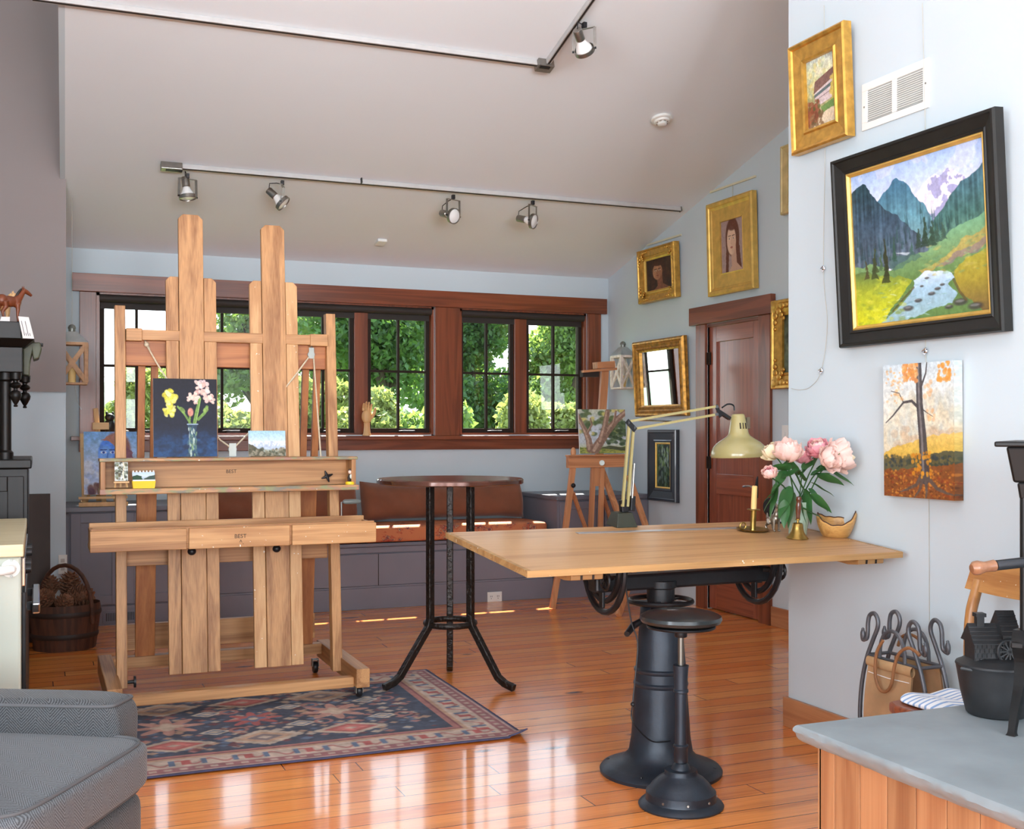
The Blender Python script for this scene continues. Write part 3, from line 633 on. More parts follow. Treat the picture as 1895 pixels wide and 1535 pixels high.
obj('louver', (lambda q: [q.box(.42+.0115*k, .425+.0115*k, 8.046, 8.051, .03, .083) for k in range(18)] and q)(MB()), BLACK, r)
b = thing('window_seat', 'grey panelled window seat with a lidded front under the bench cushion', 'bench', (2.3, 8.4, 0))
obj('body', MB().box(.945, 3.70, 8.075, BACK-.002, 0, .455), CABP, b)
obj('seat_board', MB().box(.945, 3.70, 8.04, BACK-.002, .455, .48), CABT, b, bevel=.004)
obj('front_panel', MB().box(.945, 3.70, 8.06, 8.075, .17, .40).box(.945, 3.70, 8.056, 8.075, .41, .452), CABP, b, bevel=.002)
obj('baseboard', MB().box(.945, 3.70, 8.05, 8.075, 0, .155).box(.945, 3.70, 8.056, 8.075, .155, .168), CABP, b, bevel=.003)
for x in (1.6, 2.3, 3.0): obj('panel_joint', MB().box(x-.003, x+.003, 8.0595, 8.062, .17, .40), BLACK, b)
c = thing('built_in_cabinet', 'grey built-in end cabinet between the window seat and the picture wall', 'cabinet', (4.1, 8.3, 0))
obj('countertop', MB().box(3.705, DX-.002, 7.99, BACK-.002, .762, .795), CABT, c, bevel=.004)
obj('body', MB().box(3.72, DX-.002, 8.02, BACK-.002, 0, .762), CABP, c)
for a, bb in ((3.74, 4.12), (4.13, 4.51)):
    dd = obj('door', bars(a, bb, .14, .75, 8.0, 8.02, .06), CABP, c, bevel=.002)
    obj('panel', MB().box(a+.058, bb-.058, 8.012, 8.02, .2, .69), CABP, dd)
o = thing('wall_outlet', 'white duplex outlet in the base of the window seat', 'outlet', (3.21, 8.046, .035))
obj('cover_plate', MB().box(3.15, 3.268, 8.042, 8.05, .0, .075), WHITEP, o, bevel=.002)
for x in (3.18, 3.236):
    q = MB()
    for dx in (-.006, .006): q.box(x+dx-.0015, x+dx+.0015, 8.0405, 8.0425, .036, .048)
    q.cyl((x, 8.0425, .026), (x, 8.0405, .026), .003, 8)
    obj('socket', q, BLACK, o)
def softbox(x0, x1, y0, y1, z0, z1, p=5., nx=40, nz=20, seam=None):
    mb = MB(); c = V(((x0+x1)/2, (y0+y1)/2, (z0+z1)/2)); h = V(((x1-x0)/2, (y1-y0)/2, (z1-z0)/2))
    def se(t, e): s = math.cos(t); return math.copysign(abs(s)**e, s)
    def fn(u, v):
        a = 2*PI*u; b_ = PI*(v-.5); e = 2/p
        cb = se(b_, e); return c+V((h.x*cb*se(a, e), h.y*cb*se(a-PI/2, e), h.z*se(b_-PI/2, e)))
    return mb.grid(fn, nx, nz, cu=True)
cu = obj('seat_cushion', softbox(.96, 3.68, 8.03, 8.56, .482, .60, 9, 80, 24), KILIM, label='long red kilim cushion lying on the grey window seat', cat='cushion')
cu.location.z = .482
def pillow(x0, x1, y, z0, z1, th, lean, seed):
    mb = MB(); g = random.Random(seed); ph = [g.uniform(0, 6) for _ in range(6)]
    def fn(u, v, s):
        x = x0+(x1-x0)*u; z = z0+(z1-z0)*v; ed = max(0, min(1, 9*min(u, 1-u)*(x1-x0)/(z1-z0)/2))*1.; ed = (1-(1-min(1, ed))**2)**.5
        ev = max(0, 1-abs(2*v-1)**3)**.6; d = th*ed*ev*(.9+.1*math.sin(14*u+ph[0])+.05*math.sin(30*u+9*v+ph[1]))
        ear = .022*(1-min(1, 6*min(u, 1-u)))*abs(2*v-1)**2
        zz = z+math.copysign(ear, v-.5)+.008*math.sin(9*u+ph[2])*(1-abs(2*v-1))
        if 0 < u < 1: zz += -.012*math.sin(PI*u)*(1 if v > .5 else 0)*v
        return V((x, y+lean*(v-.5)-s*d, zz))
    n, m = 60, 16
    mb.grid(lambda u, v: fn(u, v, 1), n, m); mb.grid(lambda u, v: fn(1-u, v, -1), n, m)
    return mb
obj('bolster_pillow', pillow(2.285, 3.62, 8.49, .6235, .89, .1, .09, 1), PILLOW, label='long rust-brown bolster pillow behind the round bar table', cat='pillow', group='bolster pillows on the window seat')
obj('bolster_pillow', pillow(1.08, 2.25, 8.49, .6235, .88, .1, .09, 2), PILLOW, label='long rust-brown bolster pillow mostly hidden behind the big easel', cat='pillow', group='bolster pillows on the window seat')
# ---------------------------------------------------------------- big double mast easel
EL = lambda z: 5.60+.085*z
e = thing('studio_easel', 'large oak double-mast studio easel on castors standing on the rug', 'easel', (.87, 5.7, 0))
def board(x0, x1, z0, z1, d0, d1, ch=0., dx=0.):   # leaning board; d = distance in front of the easel plane
    w = ch; poly = [(x0,z0), (x1,z0), (x1,z1-w), (x1-w,z1), (x0+w,z1), (x0,z1-w)] if ch else [(x0,z0), (x1,z0), (x1,z1), (x0,z1)]
    n = len(poly); a = [V((x, EL(z)-d1, z)) for x, z in poly]; b = [V((x, EL(z)-d0, z)) for x, z in poly]
    return MB().add(a+b, [tuple(range(n)), tuple(range(n, 2*n))[::-1]]+[(i, n+i, n+(i+1) % n, (i+1) % n) for i in range(n)])
def bd(name, *a, m=OAK['Z'], p=e, **k): return obj(name, board(*a, **k), m, p, bevel=.0025)
for xc, top in ((.69, 2.36), (1.09, 2.335)):
    for s in (-1, 1):
        a, b_ = sorted((xc+s*.0605, xc+s*.119)); q = board(a, b_, .15, 2.05, .02, .045)
        if s < 0: q = MB().add([V((x, EL(z)-d, z)) for d in (.045, .02) for x, z in ((a,.15), (b_,.15), (b_,2.05), (a+.02,2.05), (a,2.03))], [(0,1,2,3,4), (9,8,7,6,5)]+[(i, 5+i, 5+(i+1) % 5, (i+1) % 5) for i in range(5)])
        else: q = MB().add([V((x, EL(z)-d, z)) for d in (.045, .02) for x, z in ((a,.15), (b_,.15), (b_,2.03), (b_-.02,2.05), (a,2.05))], [(0,1,2,3,4), (9,8,7,6,5)]+[(i, 5+i, 5+(i+1) % 5, (i+1) % 5) for i in range(5)])
        obj('mast_rail', q, OAK['Z'] if xc < 1 else wood('easel_oak_worn%d' % s, (206,162,112), (160,108,60), 'Z', rough=.5, specks=.735), e, bevel=.002)
    bd('mast_slide', xc-.058, xc+.058, .15, top, .022, .052, ch=.022)
for x in (.362, 1.383): bd('upright', x-.024, x+.024, .1, 1.9, -.03, .03)
for x in (.312, 1.432):
    obj('base_runner', MB().box(x-.033, x+.033, 5.28, 6.12, .075, .165), OAK['Y'], e, bevel=.004)
obj('front_bar', MB().box(.34, 1.40, 5.33, 5.39, .07, .118), OAK['X'], e, bevel=.003)
obj('rear_bar', MB().box(.34, 1.40, 6.0, 6.06, .11, .165), OAK['X'], e, bevel=.003)
obj('lower_beam', MB().box(.387, 1.36, 5.99, 6.03, .2, .33), OAK['X'], e, bevel=.003)
obj('middle_beam', MB().box(.387, 1.36, 5.70, 5.74, .655, .73), OAK['X'], e, bevel=.003)
obj('upper_beam', MB().box(.387, 1.36, 5.745, 5.79, 1.615, 1.745), OAKR['X'], e, bevel=.003)
obj('rope_bar', MB().box(.387, 1.36, 5.70, 5.745, 1.735, 1.785).box(.387, .46, 5.69, 5.76, 1.73, 1.79).box(1.27, 1.36, 5.69, 5.76, 1.73, 1.79), OAK['X'], e, bevel=.003)
for x in (.497, 1.30):
    q = MB()
    for s in (-1, 1): q.bar((x+s*.03, 5.80, 1.68), (x+s*.03, 5.90, 1.0), .034, .03, (0,1,0))
    q.bar((x, 5.90, 1.0), (x, 6.0, .17), .094, .03, (0,1,0)); obj('rear_strut', q, OAKR['Z'], e, bevel=.002)
# upper tray
def ytray(d): return 5.60+.085*1.1-d
T0, T1 = .263, 1.458; yb, yf = ytray(.055), ytray(.19)
ut = obj('canvas_tray', MB().box(T0, T1, yb-.012, yb, 1.01, 1.165), OAK['X'], e, bevel=.002)
obj('tray_top', MB().box(T0-.004, T1+.008, yf+.005, yb, 1.158, 1.173), OAKS, ut, bevel=.003)
obj('tray_lip', MB().box(T0-.004, T1+.012, yf-.01, yb, 1.008, 1.034), OAKS, ut, bevel=.004)
for a, b_ in ((T0, T0+.022), (T1-.022, T1)): obj('tray_end', MB().box(a, b_, yf+.01, yb, 1.03, 1.16), OAK['Z'], ut, bevel=.002)
def starknob(p, r=.024):
    q = MB()
    for k in range(4):
        a = PI/2*k+.35; dx, dz = math.cos(a), math.sin(a); q.tube([p, p+V((dx*r*.5, -.004, dz*r*.5)), p+V((dx*r*1.25, -.002, dz*r*1.25))], [.010, .0075, .003], 8)
    q.ell(p, (.011, .01, .011), 10, 8); return q
for px, py in ((264, 884), (605, 882)): obj('star_knob', starknob(ony(px, py, yb-.024)), BLACK, e)
# lower tray
b0, b1 = 5.30, 5.53
lt = obj('lower_tray', MB().box(.21, 1.50, b0+.02, b1, .768, .79).box(.215, 1.497, b1-.02, b1, .79, .88).box(.212, .228, b0+.02, b1, .79, .86).box(1.485, 1.50, b0+.02, b1, .79, .86).box(.215,1.497,b0+.018,b0+.034,.79,.868), OAK['X'], e, bevel=.002)
for a, b_ in ((.21, .62), (.63, 1.086), (1.097, 1.502)): obj('drawer_front', MB().box(a, b_, b0, b0+.02, .766, .86), OAKP if a > .5 else OAK['X'], lt, bevel=.003)
for px, py in ((355, 1021), (512, 1016)): obj('clamp_knob', MB().ell(ony(px, py, 5.42), (.02, .02, .018), 12, 8), BLACK, e)
MT = lambda p: M.Translation(V(p)) @ M.Rotation(PI/2, 4, 'X')
text('lettering', 'BEST', .024, ut, MT(ony(428, 873, yb-.0125)), INK); text('lettering', 'BEST', .026, lt, MT(ony(445, 993, b0-.0005)), INK); text('maker_mark', '^.', .03, lt, MT(ony(447, 1004, b0-.0005)), INK)
# castors, knobs, crank, ropes
for px_, y, cz in ((1.432, 5.36, .0455), (1.375, 6.05, .0315), (.318, 6.06, .0315), (.312, 5.36, .0455)):
    k = obj('castor', MB().bar((px_-.016, y, .036), (px_-.016, y, .076), .003, .03, (0,1,0)).bar((px_+.016, y, .036), (px_+.016, y, .076), .003, .03, (0,1,0)).box(px_-.017, px_+.017, y-.017, y+.017, .07, .076), ZINC, e)
    obj('wheel', MB().lathe([(.012,-.012), (.029,-.011), (.031,-.006), (.031,.006), (.029,.011), (.012,.012)], (px_, y, cz), 18, R=Ry(90)), BLACK, k)
obj('lock_knob', MB().cyl((.384, 5.6, .125), (.415, 5.6, .125), .008, 10).cyl((.415, 5.6, .125), (.424, 5.6, .125), .027, 16), BLACK, e)
cr = onplane(632, 930, (0, 5.66, 0), (0, 1, 0)); 
ck = obj('crank', MB().tube([cr+V((-.06, 0, -.15)), cr+V((0, 0, -.15)), cr+V((0, -.0, 0)), cr+V((.02, 0, .002))], .005, 8), STEEL, e)
obj('crank_grip', MB().lathe([(.008,0), (.012,.01), (.013,.05), (.011,.085), (.007,.09)], cr+V((.008, 0, .002)), 14, R=Ry(90)), plain('grey_grip', (110,116,112), .4), ck)
def eo(px, py, d=.06): return onplane(px, py, (0, EL(1.5)-d-.1275, 1.5-1.5), (0, 1, -.085)) if False else ony(px, py, EL(1.5)-d)
h1, h2, m_ = eo(268, 634, -.03), eo(574, 650, -.03), eo(430, 832, .02)
obj('pulley', MB().lathe([(.0,-.008), (.018,-.008), (.013,0), (.018,.008), (0,.008)], h2+V((0, -.02, -.02)), 16, R=Rx(90)).bar(h2+V((0, -.03, .015)), h2+V((0, -.03, -.04)), .026, .003, (0,1,0)).bar(h2+V((0, -.01, .015)), h2+V((0, -.01, -.04)), .026, .003, (0,1,0)).tube([h2+V((0, -.02, .01)), h2+V((.01, -.02, .035)), h2+V((.012, -.0, .05))], .004, 6), ZINC, e)
obj('pulley', MB().lathe([(.0,-.008), (.02,-.008), (.014,0), (.02,.008), (0,.008)], m_, 16, R=Rx(90)).bar(m_+V((0, -.011, .03)), m_+V((0, -.011, -.035)), .034, .003, (0,1,0)), ZINC, e)
obj('hook', MB().tube([h1+V((0, .03, .012)), h1+V((0, -.01, .012)), h1+V((.0, -.03, 0)), h1+V((.012, -.026, -.02)), h1+V((.02, -.01, -.03))], .005, 8).ell(h1+V((.006, -.025, -.012)), .012, 10, 8), ROPE, e)
obj('rope', MB().tube([h1+V((.01, -.02, -.02)), eo(290, 672, -.0), eo(309, 702, .047), eo(408, 815, .035), m_+V((-.012, -.002, .012)), m_+V((.0, -.002, -.016)), m_+V((.012, -.002, .012)), eo(462, 800, .035), eo(549, 692, .05), h2+V((-.01, -.02, -.03)), h2+V((0, -.02, -.002)), h2+V((.012, -.02, -.02)), eo(594, 850, .04)], .0042, 6), ROPE, e)
# ---------------------------------------------------------------- rug
def rug_art():
    w, h = 400, 300; a = Art(w, h, (62,72,88)); X, Y = a.X, a.Y; W, H = 1.93, 1.44
    xm, ym = X*W, Y*H; bx = np.minimum(xm, W-xm); by = np.minimum(ym, H-ym); bd_ = np.minimum(bx, by)
    a.mott(.18, 24, 3)
    cream, rose, tan, blue, red = (196,178,156), (168,112,104), (186,150,122), (92,112,138), (176,88,84)
    def diamond(cx, cy, rx, ry, cols):
        d = np.abs(xm-cx)/rx+np.abs(ym-cy)/ry; st = np.floor((np.abs(ym-cy))*90) % 2*.05
        for k, c_ in enumerate(cols): a.put(d < 1-k*.27+st*(1 if k == 0 else 0), c_, .92)
    def star(cx, cy, r, c1, c2):
        dx, dy = xm-cx, (ym-cy)*1.05; th = np.arctan2(dy, dx); rr = np.hypot(dx, dy); a.put(rr < r*(.72+.28*np.cos(8*th)), c1, .92); a.put(rr < r*.45*(.8+.2*np.cos(4*th)), c2, .9); a.put(rr < r*.16, cream)
    g = np.random.default_rng(4)
    for k in range(520):
        cx, cy = g.uniform(.3, W-.3), g.uniform(.28, H-.28); c_ = [cream, rose, blue, tan, (104,60,62)][g.integers(5)]; r = g.uniform(.010, .026); a.put(np.abs(xm-cx)*.8+np.abs(ym-cy) < r, c_, .85)
    for i, cx in enumerate(np.arange(.52, W-.3, .37)):
        for j, cy in enumerate((.40, .72, 1.04)):
            k = (i*2+j) % 4
            if k == 0: diamond(cx, cy, .17, .12, [cream, tan, (120,110,112), cream])
            elif k == 1: star(cx, cy, .16, (190,140,124), cream)
            elif k == 2: diamond(cx, cy, .17, .1, [cream, red, (206,120,112), cream])
            else: star(cx, cy, .13, red, blue)
    for i in range(7):
        for cy in (.56, .88):
            cx = .52+.37*i+.185; diamond(cx, cy, .07, .05, [(214,196,170), blue, cream]); 
            a.put(np.abs(np.hypot((xm-cx-.1)*1., (ym-cy))-.035) < .008, rose, .9)
    m1 = bd_ < .25; a.put(m1, rose); a.put((bd_ < .225), (120,66,74)); a.put(bd_ < .215, tan); a.put(bd_ < .195, (196,176,158))
    s = np.where(by < bx, xm, ym); t = bd_; ph = s*52
    a.put((bd_ < .195) & (bd_ > .085) & (np.abs(np.sin(ph)*.028+.14-t) < .010), rose); a.put((bd_ < .185) & (bd_ > .095) & (np.sin(ph*1.0+1.2) > .82) & (np.abs(t-.14) < .035), blue)
    a.put((bd_ < .185) & (bd_ > .095) & (np.sin(ph*.5) > .9) & (np.abs(t-.14) < .03), red)
    a.put(bd_ < .085, (150,98,100)); a.put((bd_ < .07) & (bd_ > .045) & (np.sin(s*110) > 0), cream, .8); a.put(bd_ < .03, (190,160,150)); a.put(bd_ < .016, (52,54,84))
    a.put(bd_ > .245, (0,0,0), 0); a.mott(.16, 60, 7); a.a = a.a*.80+np.array([150,142,146])/255*.20; return a
ra = rug_art(); mb = ra.mesh(1.93, 1.44, 0)
q = []
for p in mb.v:
    x, y = p.x+.95, p.y+5.15
    z = .0095+.0012*math.sin(x*7+y*5)
    if x > 1.835 and y < 4.50: k = (x-1.84)/.075*.5+(4.50-y)/.07*.5; z += .03*max(0, k)**2
    q.append(V((x+(.02*(y-4.4)), y, max(z, .005)+.001)))
mb.v = q; rg = obj('rug', mb, RUGM, label='worn navy and rose patterned wool rug under the easel with one curled corner', cat='rug', col=ra.colors())
so = rg.modifiers.new('s', 'SOLIDIFY'); so.thickness = .006; so.offset = -1
# ---------------------------------------------------------------- bar table
b = thing('bar_table', 'round-topped bar table on three hammered iron legs beside the easel', 'table', (1.96, 5.54, 0))
cx_, cy_ = 1.965, 5.545
mb = MB().lathe([(.0,1.028), (.372,1.028), (.379,1.033), (.379,1.05), (.372,1.056), (0,1.056)], (cx_, cy_, 0), 56)
obj('table_top', mb, plain('copper_brown_top', (92,56,44), .16, .35, var=.3, scale=7, coat=.5), b)
RR = .125
for px, py in ((712, 1280), (950, 1276), (832, 1240)):
    dz = .014 if px == 712 else 0; f = onz(px, py, .012); dv = V((f.x-cx_, f.y-cy_, 0)); L_ = dv.length; dv /= L_
    P = lambda r, z: V((cx_, cy_, 0))+dv*r+V((0, 0, z))
    q = MB(); up = V((-dv.y, dv.x, 0)); pts = [P(RR, 1.028), P(RR, .34), P(RR+.012, .30), P(L_-.09, .06+dz), P(L_-.05, .034+dz), P(L_, .0185+dz)]
    for i in range(len(pts)-1):
        a, c_ = pts[i], pts[i+1]; dd = (c_-a).normalized(); q.bar(a-dd*.006, c_+dd*.006, .034, .034, up)
    obj('leg', q, HAMMER, b, bevel=.005)
obj('ring', MB().tube([(cx_+RR*math.cos(t*PI/16), cy_+RR*math.sin(t*PI/16), .31) for t in range(32)], .016, 10, closed=True), HAMMER, b)
obj('top_plate', MB().lathe([(.0,1.018), (.15,1.018), (.15,1.028), (0,1.028)], (cx_, cy_, 0), 24), HAMMER, b)
# ---------------------------------------------------------------- drafting table
TC = V((2.235, 3.79, .8755)); RT = Rx(4.22); TN = RT @ V((0,0,1))
def ont(px, py): return onplane(px, py, TC, TN)
def tloc(x, y, z=0): return TC+RT @ V((x, y, z))
t = thing('drafting_table', 'old drafting table with tilting oak top on a blue-black cast iron pedestal', 'table', (2.2, 3.79, 0))
def tl(mb): return mb.xf(M.Translation(TC) @ RT.to_4x4())
obj('table_top', tl(MB().box(-.755, .755, -.4, .4, -.022, 0)), TABW, t, bevel=.003)
obj('edge_strip', tl(MB().box(-.77, .77, -.405, -.4, -.0225, -.0005)), TABE, t)
for s in (-1, 1): obj('end_strip', tl(MB().box(min(s*.755, s*.77), max(s*.755, s*.77), -.4, .4, -.022, 0)), TABE, t)
for x in (-.53, .66):
    k = obj('cleat', tl(MB().prism([(-.36,-.023), (.38,-.023), (.38,-.06), (-.30,-.06), (-.36,-.05)], (x-.06, 0, 0), (0,1,0), (0,0,1), (.12,0,0))), TABE, t, bevel=.003)
    for dx in (-.022, .022): obj('slot', tl(MB().box(x+dx-.004, x+dx+.004, -.362, -.30, -.049, -.034)), INK, k)
PC = V((2.194, 3.79, 0))
prof = [(.0,.0), (.231,.0), (.233,.012), (.226,.022), (.20,.032), (.15,.05), (.122,.08), (.112,.14), (.107,.22), (.099,.33), (.104,.336), (.104,.344), (.098,.35), (.097,.382), (.102,.388), (.102,.396), (.0955,.402), (.087,.5), (.079,.6), (.078,.625), (.07,.635), (0,.636)]
obj('pedestal', MB().lathe(prof, PC, 48), BLUEIRON, t)
for a in (40, 140, 220, 320): obj('base_screw', MB().lathe([(.006,0), (.005,.004), (0,.004)], PC+V((.205*math.cos(math.radians(a)), .205*math.sin(math.radians(a)), .03)), 10), BLACK, t)
obj('post', MB().lathe([(.053,.63), (.053,.70), (.06,.705), (.06,.73), (0,.73)], PC, 28), BLACK, t)
hw = MB().tube([(PC.x+.118*math.cos(k*PI/20), PC.y+.118*math.sin(k*PI/20), .652) for k in range(40)], .0095, 8, closed=True)
for k in range(5): a = k*2*PI/5+.3; hw.bar(PC+V((.05*math.cos(a), .05*math.sin(a), .652)), PC+V((.115*math.cos(a), .115*math.sin(a), .652)), .014, .007)
obj('hand_wheel', hw, BLACK, t)
obj('tilt_beam', MB().bar((1.90, 3.79, .73), (2.68, 3.79, .735), .07, .06), BLACK, t, bevel=.01)
for x in (1.955, 2.63):
    q = MB()
    for rr, w in ((.165, .012), (.125, .012)):
        pts = [V((x, 3.80+rr*math.sin(a), .80-1.08*rr*math.cos(a)+(.0 if abs(a) < 1.5 else 0))) for a in [(-PI/2+PI*k/14) for k in range(15)]]
        q.tube([V((x, 3.80-rr, .845))]+pts+[V((x, 3.80+rr, .845))], w, 8)
    obj('quadrant', q, BLACK, t)
    k = obj('tilt_bracket', MB().bar((x, 3.79, .70), (x, 3.79, .835), .02, .05, (0,1,0)).bar((x-.012, 3.79, .64), (x-.012, 3.79, .80), .012, .03, (0,1,0)), BLACK, t, bevel=.003)
    s = -1 if x < 2.2 else 1
    cw = V((x+s*.045, 3.70, .755)); q = MB().tube([cw+V((0, .034*math.cos(a*PI/8), .034*math.sin(a*PI/8))) for a in range(16)], .006, 6, closed=True)
    for a in range(3): d_ = V((0, .034*math.cos(a*PI/3), .034*math.sin(a*PI/3))); q.bar(cw-d_, cw+d_, .007, .007, (1,0,0))
    obj('clamp_wheel', q.cyl(cw+V((-s*.05, .04, 0)), cw+V((s*.012, 0, 0)), .008, 8), BLACK, t)
h0 = onplane(1186, 1140, PC, (0,1,0)); h1_ = onplane(1160, 1174, (0, 3.68, 0), (0,1,0))
obj('crank_handle', MB().tube([V((h0.x+.02, h0.y-.05, h0.z+.03)), V((h0.x, h0.y-.07, h0.z+.01)), h1_.lerp(h0, .45), h1_], [.007, .008, .014, .011], 10), BLACK, t)
cp = [(1158, 1085, 3.70), (1168, 1150, 3.70), (1180, 1190, 3.69), (1176, 1250, 3.685), (1171, 1300, 3.68), (1169, 1330, 3.66), (1182, 1352, 3.66), (1208, 1373, 3.665), (1240, 1372, 3.675)]
obj('cord', MB().tube(cat([ony(a, b, c) for a, b, c in cp]), .0028, 6).ell(ony(1171, 1304, 3.68), .009, 8, 6), BLACK, t)
# ---------------------------------------------------------------- stool
SP = V((2.06, 3.42, 0))
s = thing('screw_stool', 'black iron screw stool with a round padded seat in front of the drafting table', 'stool', SP)
sp = lambda pr: [(r, z) for r, z in pr]
obj('base', MB().lathe([(0,0), (.146,0), (.148,.006), (.142,.014), (.123,.024), (.121,.03), (.121,.052), (.113,.058), (.102,.074), (.08,.096), (.06,.108), (.057,.112), (.056,.126), (.034,.128), (.03,.14), (.02,.15)], SP, 40), BLUEIRON, s)
obj('column', MB().lathe([(.02,.15), (.024,.152), (.024,.2), (.0265,.203), (.0265,.21), (.0205,.214), (.0195,.39), (.026,.394), (.026,.402), (.023,.405), (.0235,.44), (.026,.475), (.027,.487), (.02,.488), (0,.488)], SP, 24), BLUEIRON, s)
obj('screw_rod', MB().lathe([(.0105,.48), (.0105,.612)]+[(0,.612)], SP, 16), plain('worn_steel', (120,116,108), .35, .8), s)
obj('collar', MB().lathe([(.02,.585), (.022,.588), (.022,.608), (.02,.612), (0,.612)], SP, 18), BLACK, s)
obj('seat_plate', MB().lathe([(0,.612), (.118,.618), (.12,.622), (.118,.626), (0,.626)], SP, 36), BLACK, s)
obj('seat', MB().lathe([(0,.632), (.12,.632), (.137,.638), (.142,.648), (.139,.659), (.12,.669), (.08,.677), (.04,.681), (0,.682)], SP, 44), plain('black_worn_leather', (34,40,42), .28, var=.25, scale=10, coat=.3), s)
for a in (210, 250, 290, 330): obj('rivet', MB().lathe([(.005,0), (.004,.003), (0,.003)], SP+V((.122*math.cos(math.radians(a)), .122*math.sin(math.radians(a)), .036)), 8, R=to_dir(V((math.cos(math.radians(a)), math.sin(math.radians(a)), .1)))), STEEL, s)
# ---------------------------------------------------------------- things on the drafting table
Z1 = .0008
def tthing(name, label, cat, px, py, group=None):
    p = ont(px, py)+TN*Z1; return thing(name, label, cat, p, RT, group)
def up(mb): return mb
# steel rule
a, b = ont(1068, 988), ont(1400, 977); d_ = (b-a).normalized(); q = MB().bar(a+TN*.0022, b+TN*.0022, .032, .0022, TN)
obj('steel_ruler', q, plain('ruler_aluminium', (196,194,196), .3, .7), label='long steel rule lying across the back of the drafting table', cat='ruler')
# lamp
lp = thing('desk_lamp', 'olive-cream articulated work lamp with a domed shade on the drafting table', 'lamp', ont(1150, 974)+TN*.0008, RT)
q = MB().hexa([(-.048,-.052,0), (.05,-.052,0), (.05,.052,0), (-.048,.052,0)], [(-.034,-.03,.058), (.034,-.03,.058), (.034,.03,.058), (-.034,.03,.058)])
obj('base', q, plain('dark_green_iron', (52,54,44), .4, .3), lp, local=True, bevel=.003)
LY = ont(1150, 974).y
P = lambda px, py, dy=0: ony(px, py, LY+dy)
obj('swivel', MB().bar(P(1155, 948), P(1153, 925), .03, .03, (0,1,0)).bar(P(1168, 946), P(1170, 918), .02, .03, (0,1,0)), BLACK, lp, bevel=.003)
q = MB()
for dy in (-.012, .012): q.bar(P(1152, 938, dy), P(1164, 786, dy), .0105, .0105, (0,1,0)).bar(P(1161, 938, dy), P(1172, 795, dy), .0105, .0105, (0,1,0))
obj('lower_arm', q, LAMPG, lp)
obj('spring', MB().tube([P(1170, 922, -.012), P(1174, 858, -.012)], .0042, 8).tube([P(1166, 925, .012), P(1172, 860, .012)], .0042, 8), STEEL, lp)
obj('elbow', MB().bar(P(1160, 779, -.018), P(1176, 797, -.018), .022, .004, (0,1,0)).bar(P(1160, 779, .018), P(1176, 797, .018), .022, .004, (0,1,0)).cyl(P(1163, 783, -.02), P(1163, 783, .02), .006, 10).cyl(P(1174, 792, -.02), P(1174, 792, .02), .006, 10), BLACK, lp)
q = MB()
for dy in (-.012, .012): q.bar(P(1165, 780, dy), P(1328, 752, dy), .01, .01, (0,1,0)).bar(P(1174, 794, dy), P(1322, 768, dy), .01, .01, (0,1,0))
obj('upper_arm', q, LAMPG, lp)
obj('upper_spring', MB().tube([P(1180, 778, -.0), P(1242, 780, 0)], .004, 8), CHROME, lp)
obj('head_bracket', MB().bar(P(1325, 750, -.015), P(1334, 772, -.015), .016, .004, (0,1,0)).bar(P(1325, 750, .015), P(1334, 772, .015), .016, .004, (0,1,0)).bar(P(1330, 762), P(1350, 775), .014, .02, (0,1,0)).cyl(P(1327, 753, -.02), P(1327, 753, .02), .007, 10).cyl(P(1327, 767, -.02), P(1327, 767, .02), .007, 10), BLACK, lp)
sc_ = P(1368, 846, -.02); k = 4.42/2106
prof = [(57.5,0), (58.5,3), (57,12), (53,21), (44,30), (33,37), (24,43), (21,48), (20,52), (19.5,56), (14,84), (13,87), (11,88.5), (0,89)]
sh = obj('lamp_shade', MB().lathe([(r*k, z*k) for r, z in prof], sc_, 48, R=Ry(-2)), LAMPG, lp)
obj('shade_inside', MB().lathe([(56.5*k, .8*k), (55*k, 12*k), (42*k, 29*k), (22*k, 42*k), (0, 44*k)], sc_, 40, R=Ry(-2), caps=False), LAMPIN, sh)
for dx in (-9, -2.5, 4):
    z0 = 58; obj('vent_slot', MB().bar(sc_+V((dx*k*1.05, -19.1*k, z0*k)), sc_+V((dx*k, -16.6*k, (z0+12)*k)), .004, .0035, (0,1,0)), INK, sh)
obj('switch', MB().box(sc_.x+16*k, sc_.x+24*k, sc_.y-.01, sc_.y+.012, sc_.z+58*k, sc_.z+82*k), plain('switch_brown', (96,84,66), .5), sh, bevel=.002)
obj('lamp_cord', MB().tube(cat([P(1336, 755), P(1345, 749), P(1353, 748.5), P(1358, 752), P(1359, 760)]), .0035, 8), BLACK, lp)
obj('bulb', MB().ell(sc_+V((0, 0, .045)), (.028, .028, .036), 16, 12), BULB, lp)
# candlestick
c = tthing('candlestick', 'brass chamberstick with a wide dished plate beside the peony vase', 'candlestick', 1393, 983)
obj('drip_plate', MB().lathe([(0,0), (.05,0), (.066,.007), (.067,.009), (.064,.0085), (.05,.003), (0,.003)], n=40), BRASS, c, local=True)
obj('stem', MB().lathe([(.013,.003), (.0118,.01), (.0118,.085), (.012,.088)], n=24), BRASS, c, local=True)
obj('cup_rim', MB().lathe([(.012,.085), (.026,.0865), (.027,.088), (.026,.0895), (.011,.0895), (0,.089)], n=28), BRASS, c, local=True)
obj('finger_loop', MB().tube([(-.052+.014*math.cos(a), -.004, .022+.014*math.sin(a)) for a in [k*PI/8 for k in range(16)]], .003, 6, closed=True), BRASS, c, local=True)
p = WM[c.name] @ V((0, 0, .0905))
c2 = thing('candle', 'burnt-down ivory taper candle standing in the brass candlestick', 'candle', p, RT)
obj('wax', MB().lathe([(.0115,0), (.0118,.02), (.0112,.09), (.0115,.094), (.007,.096), (0,.091)], n=20), WAX, c2, local=True)
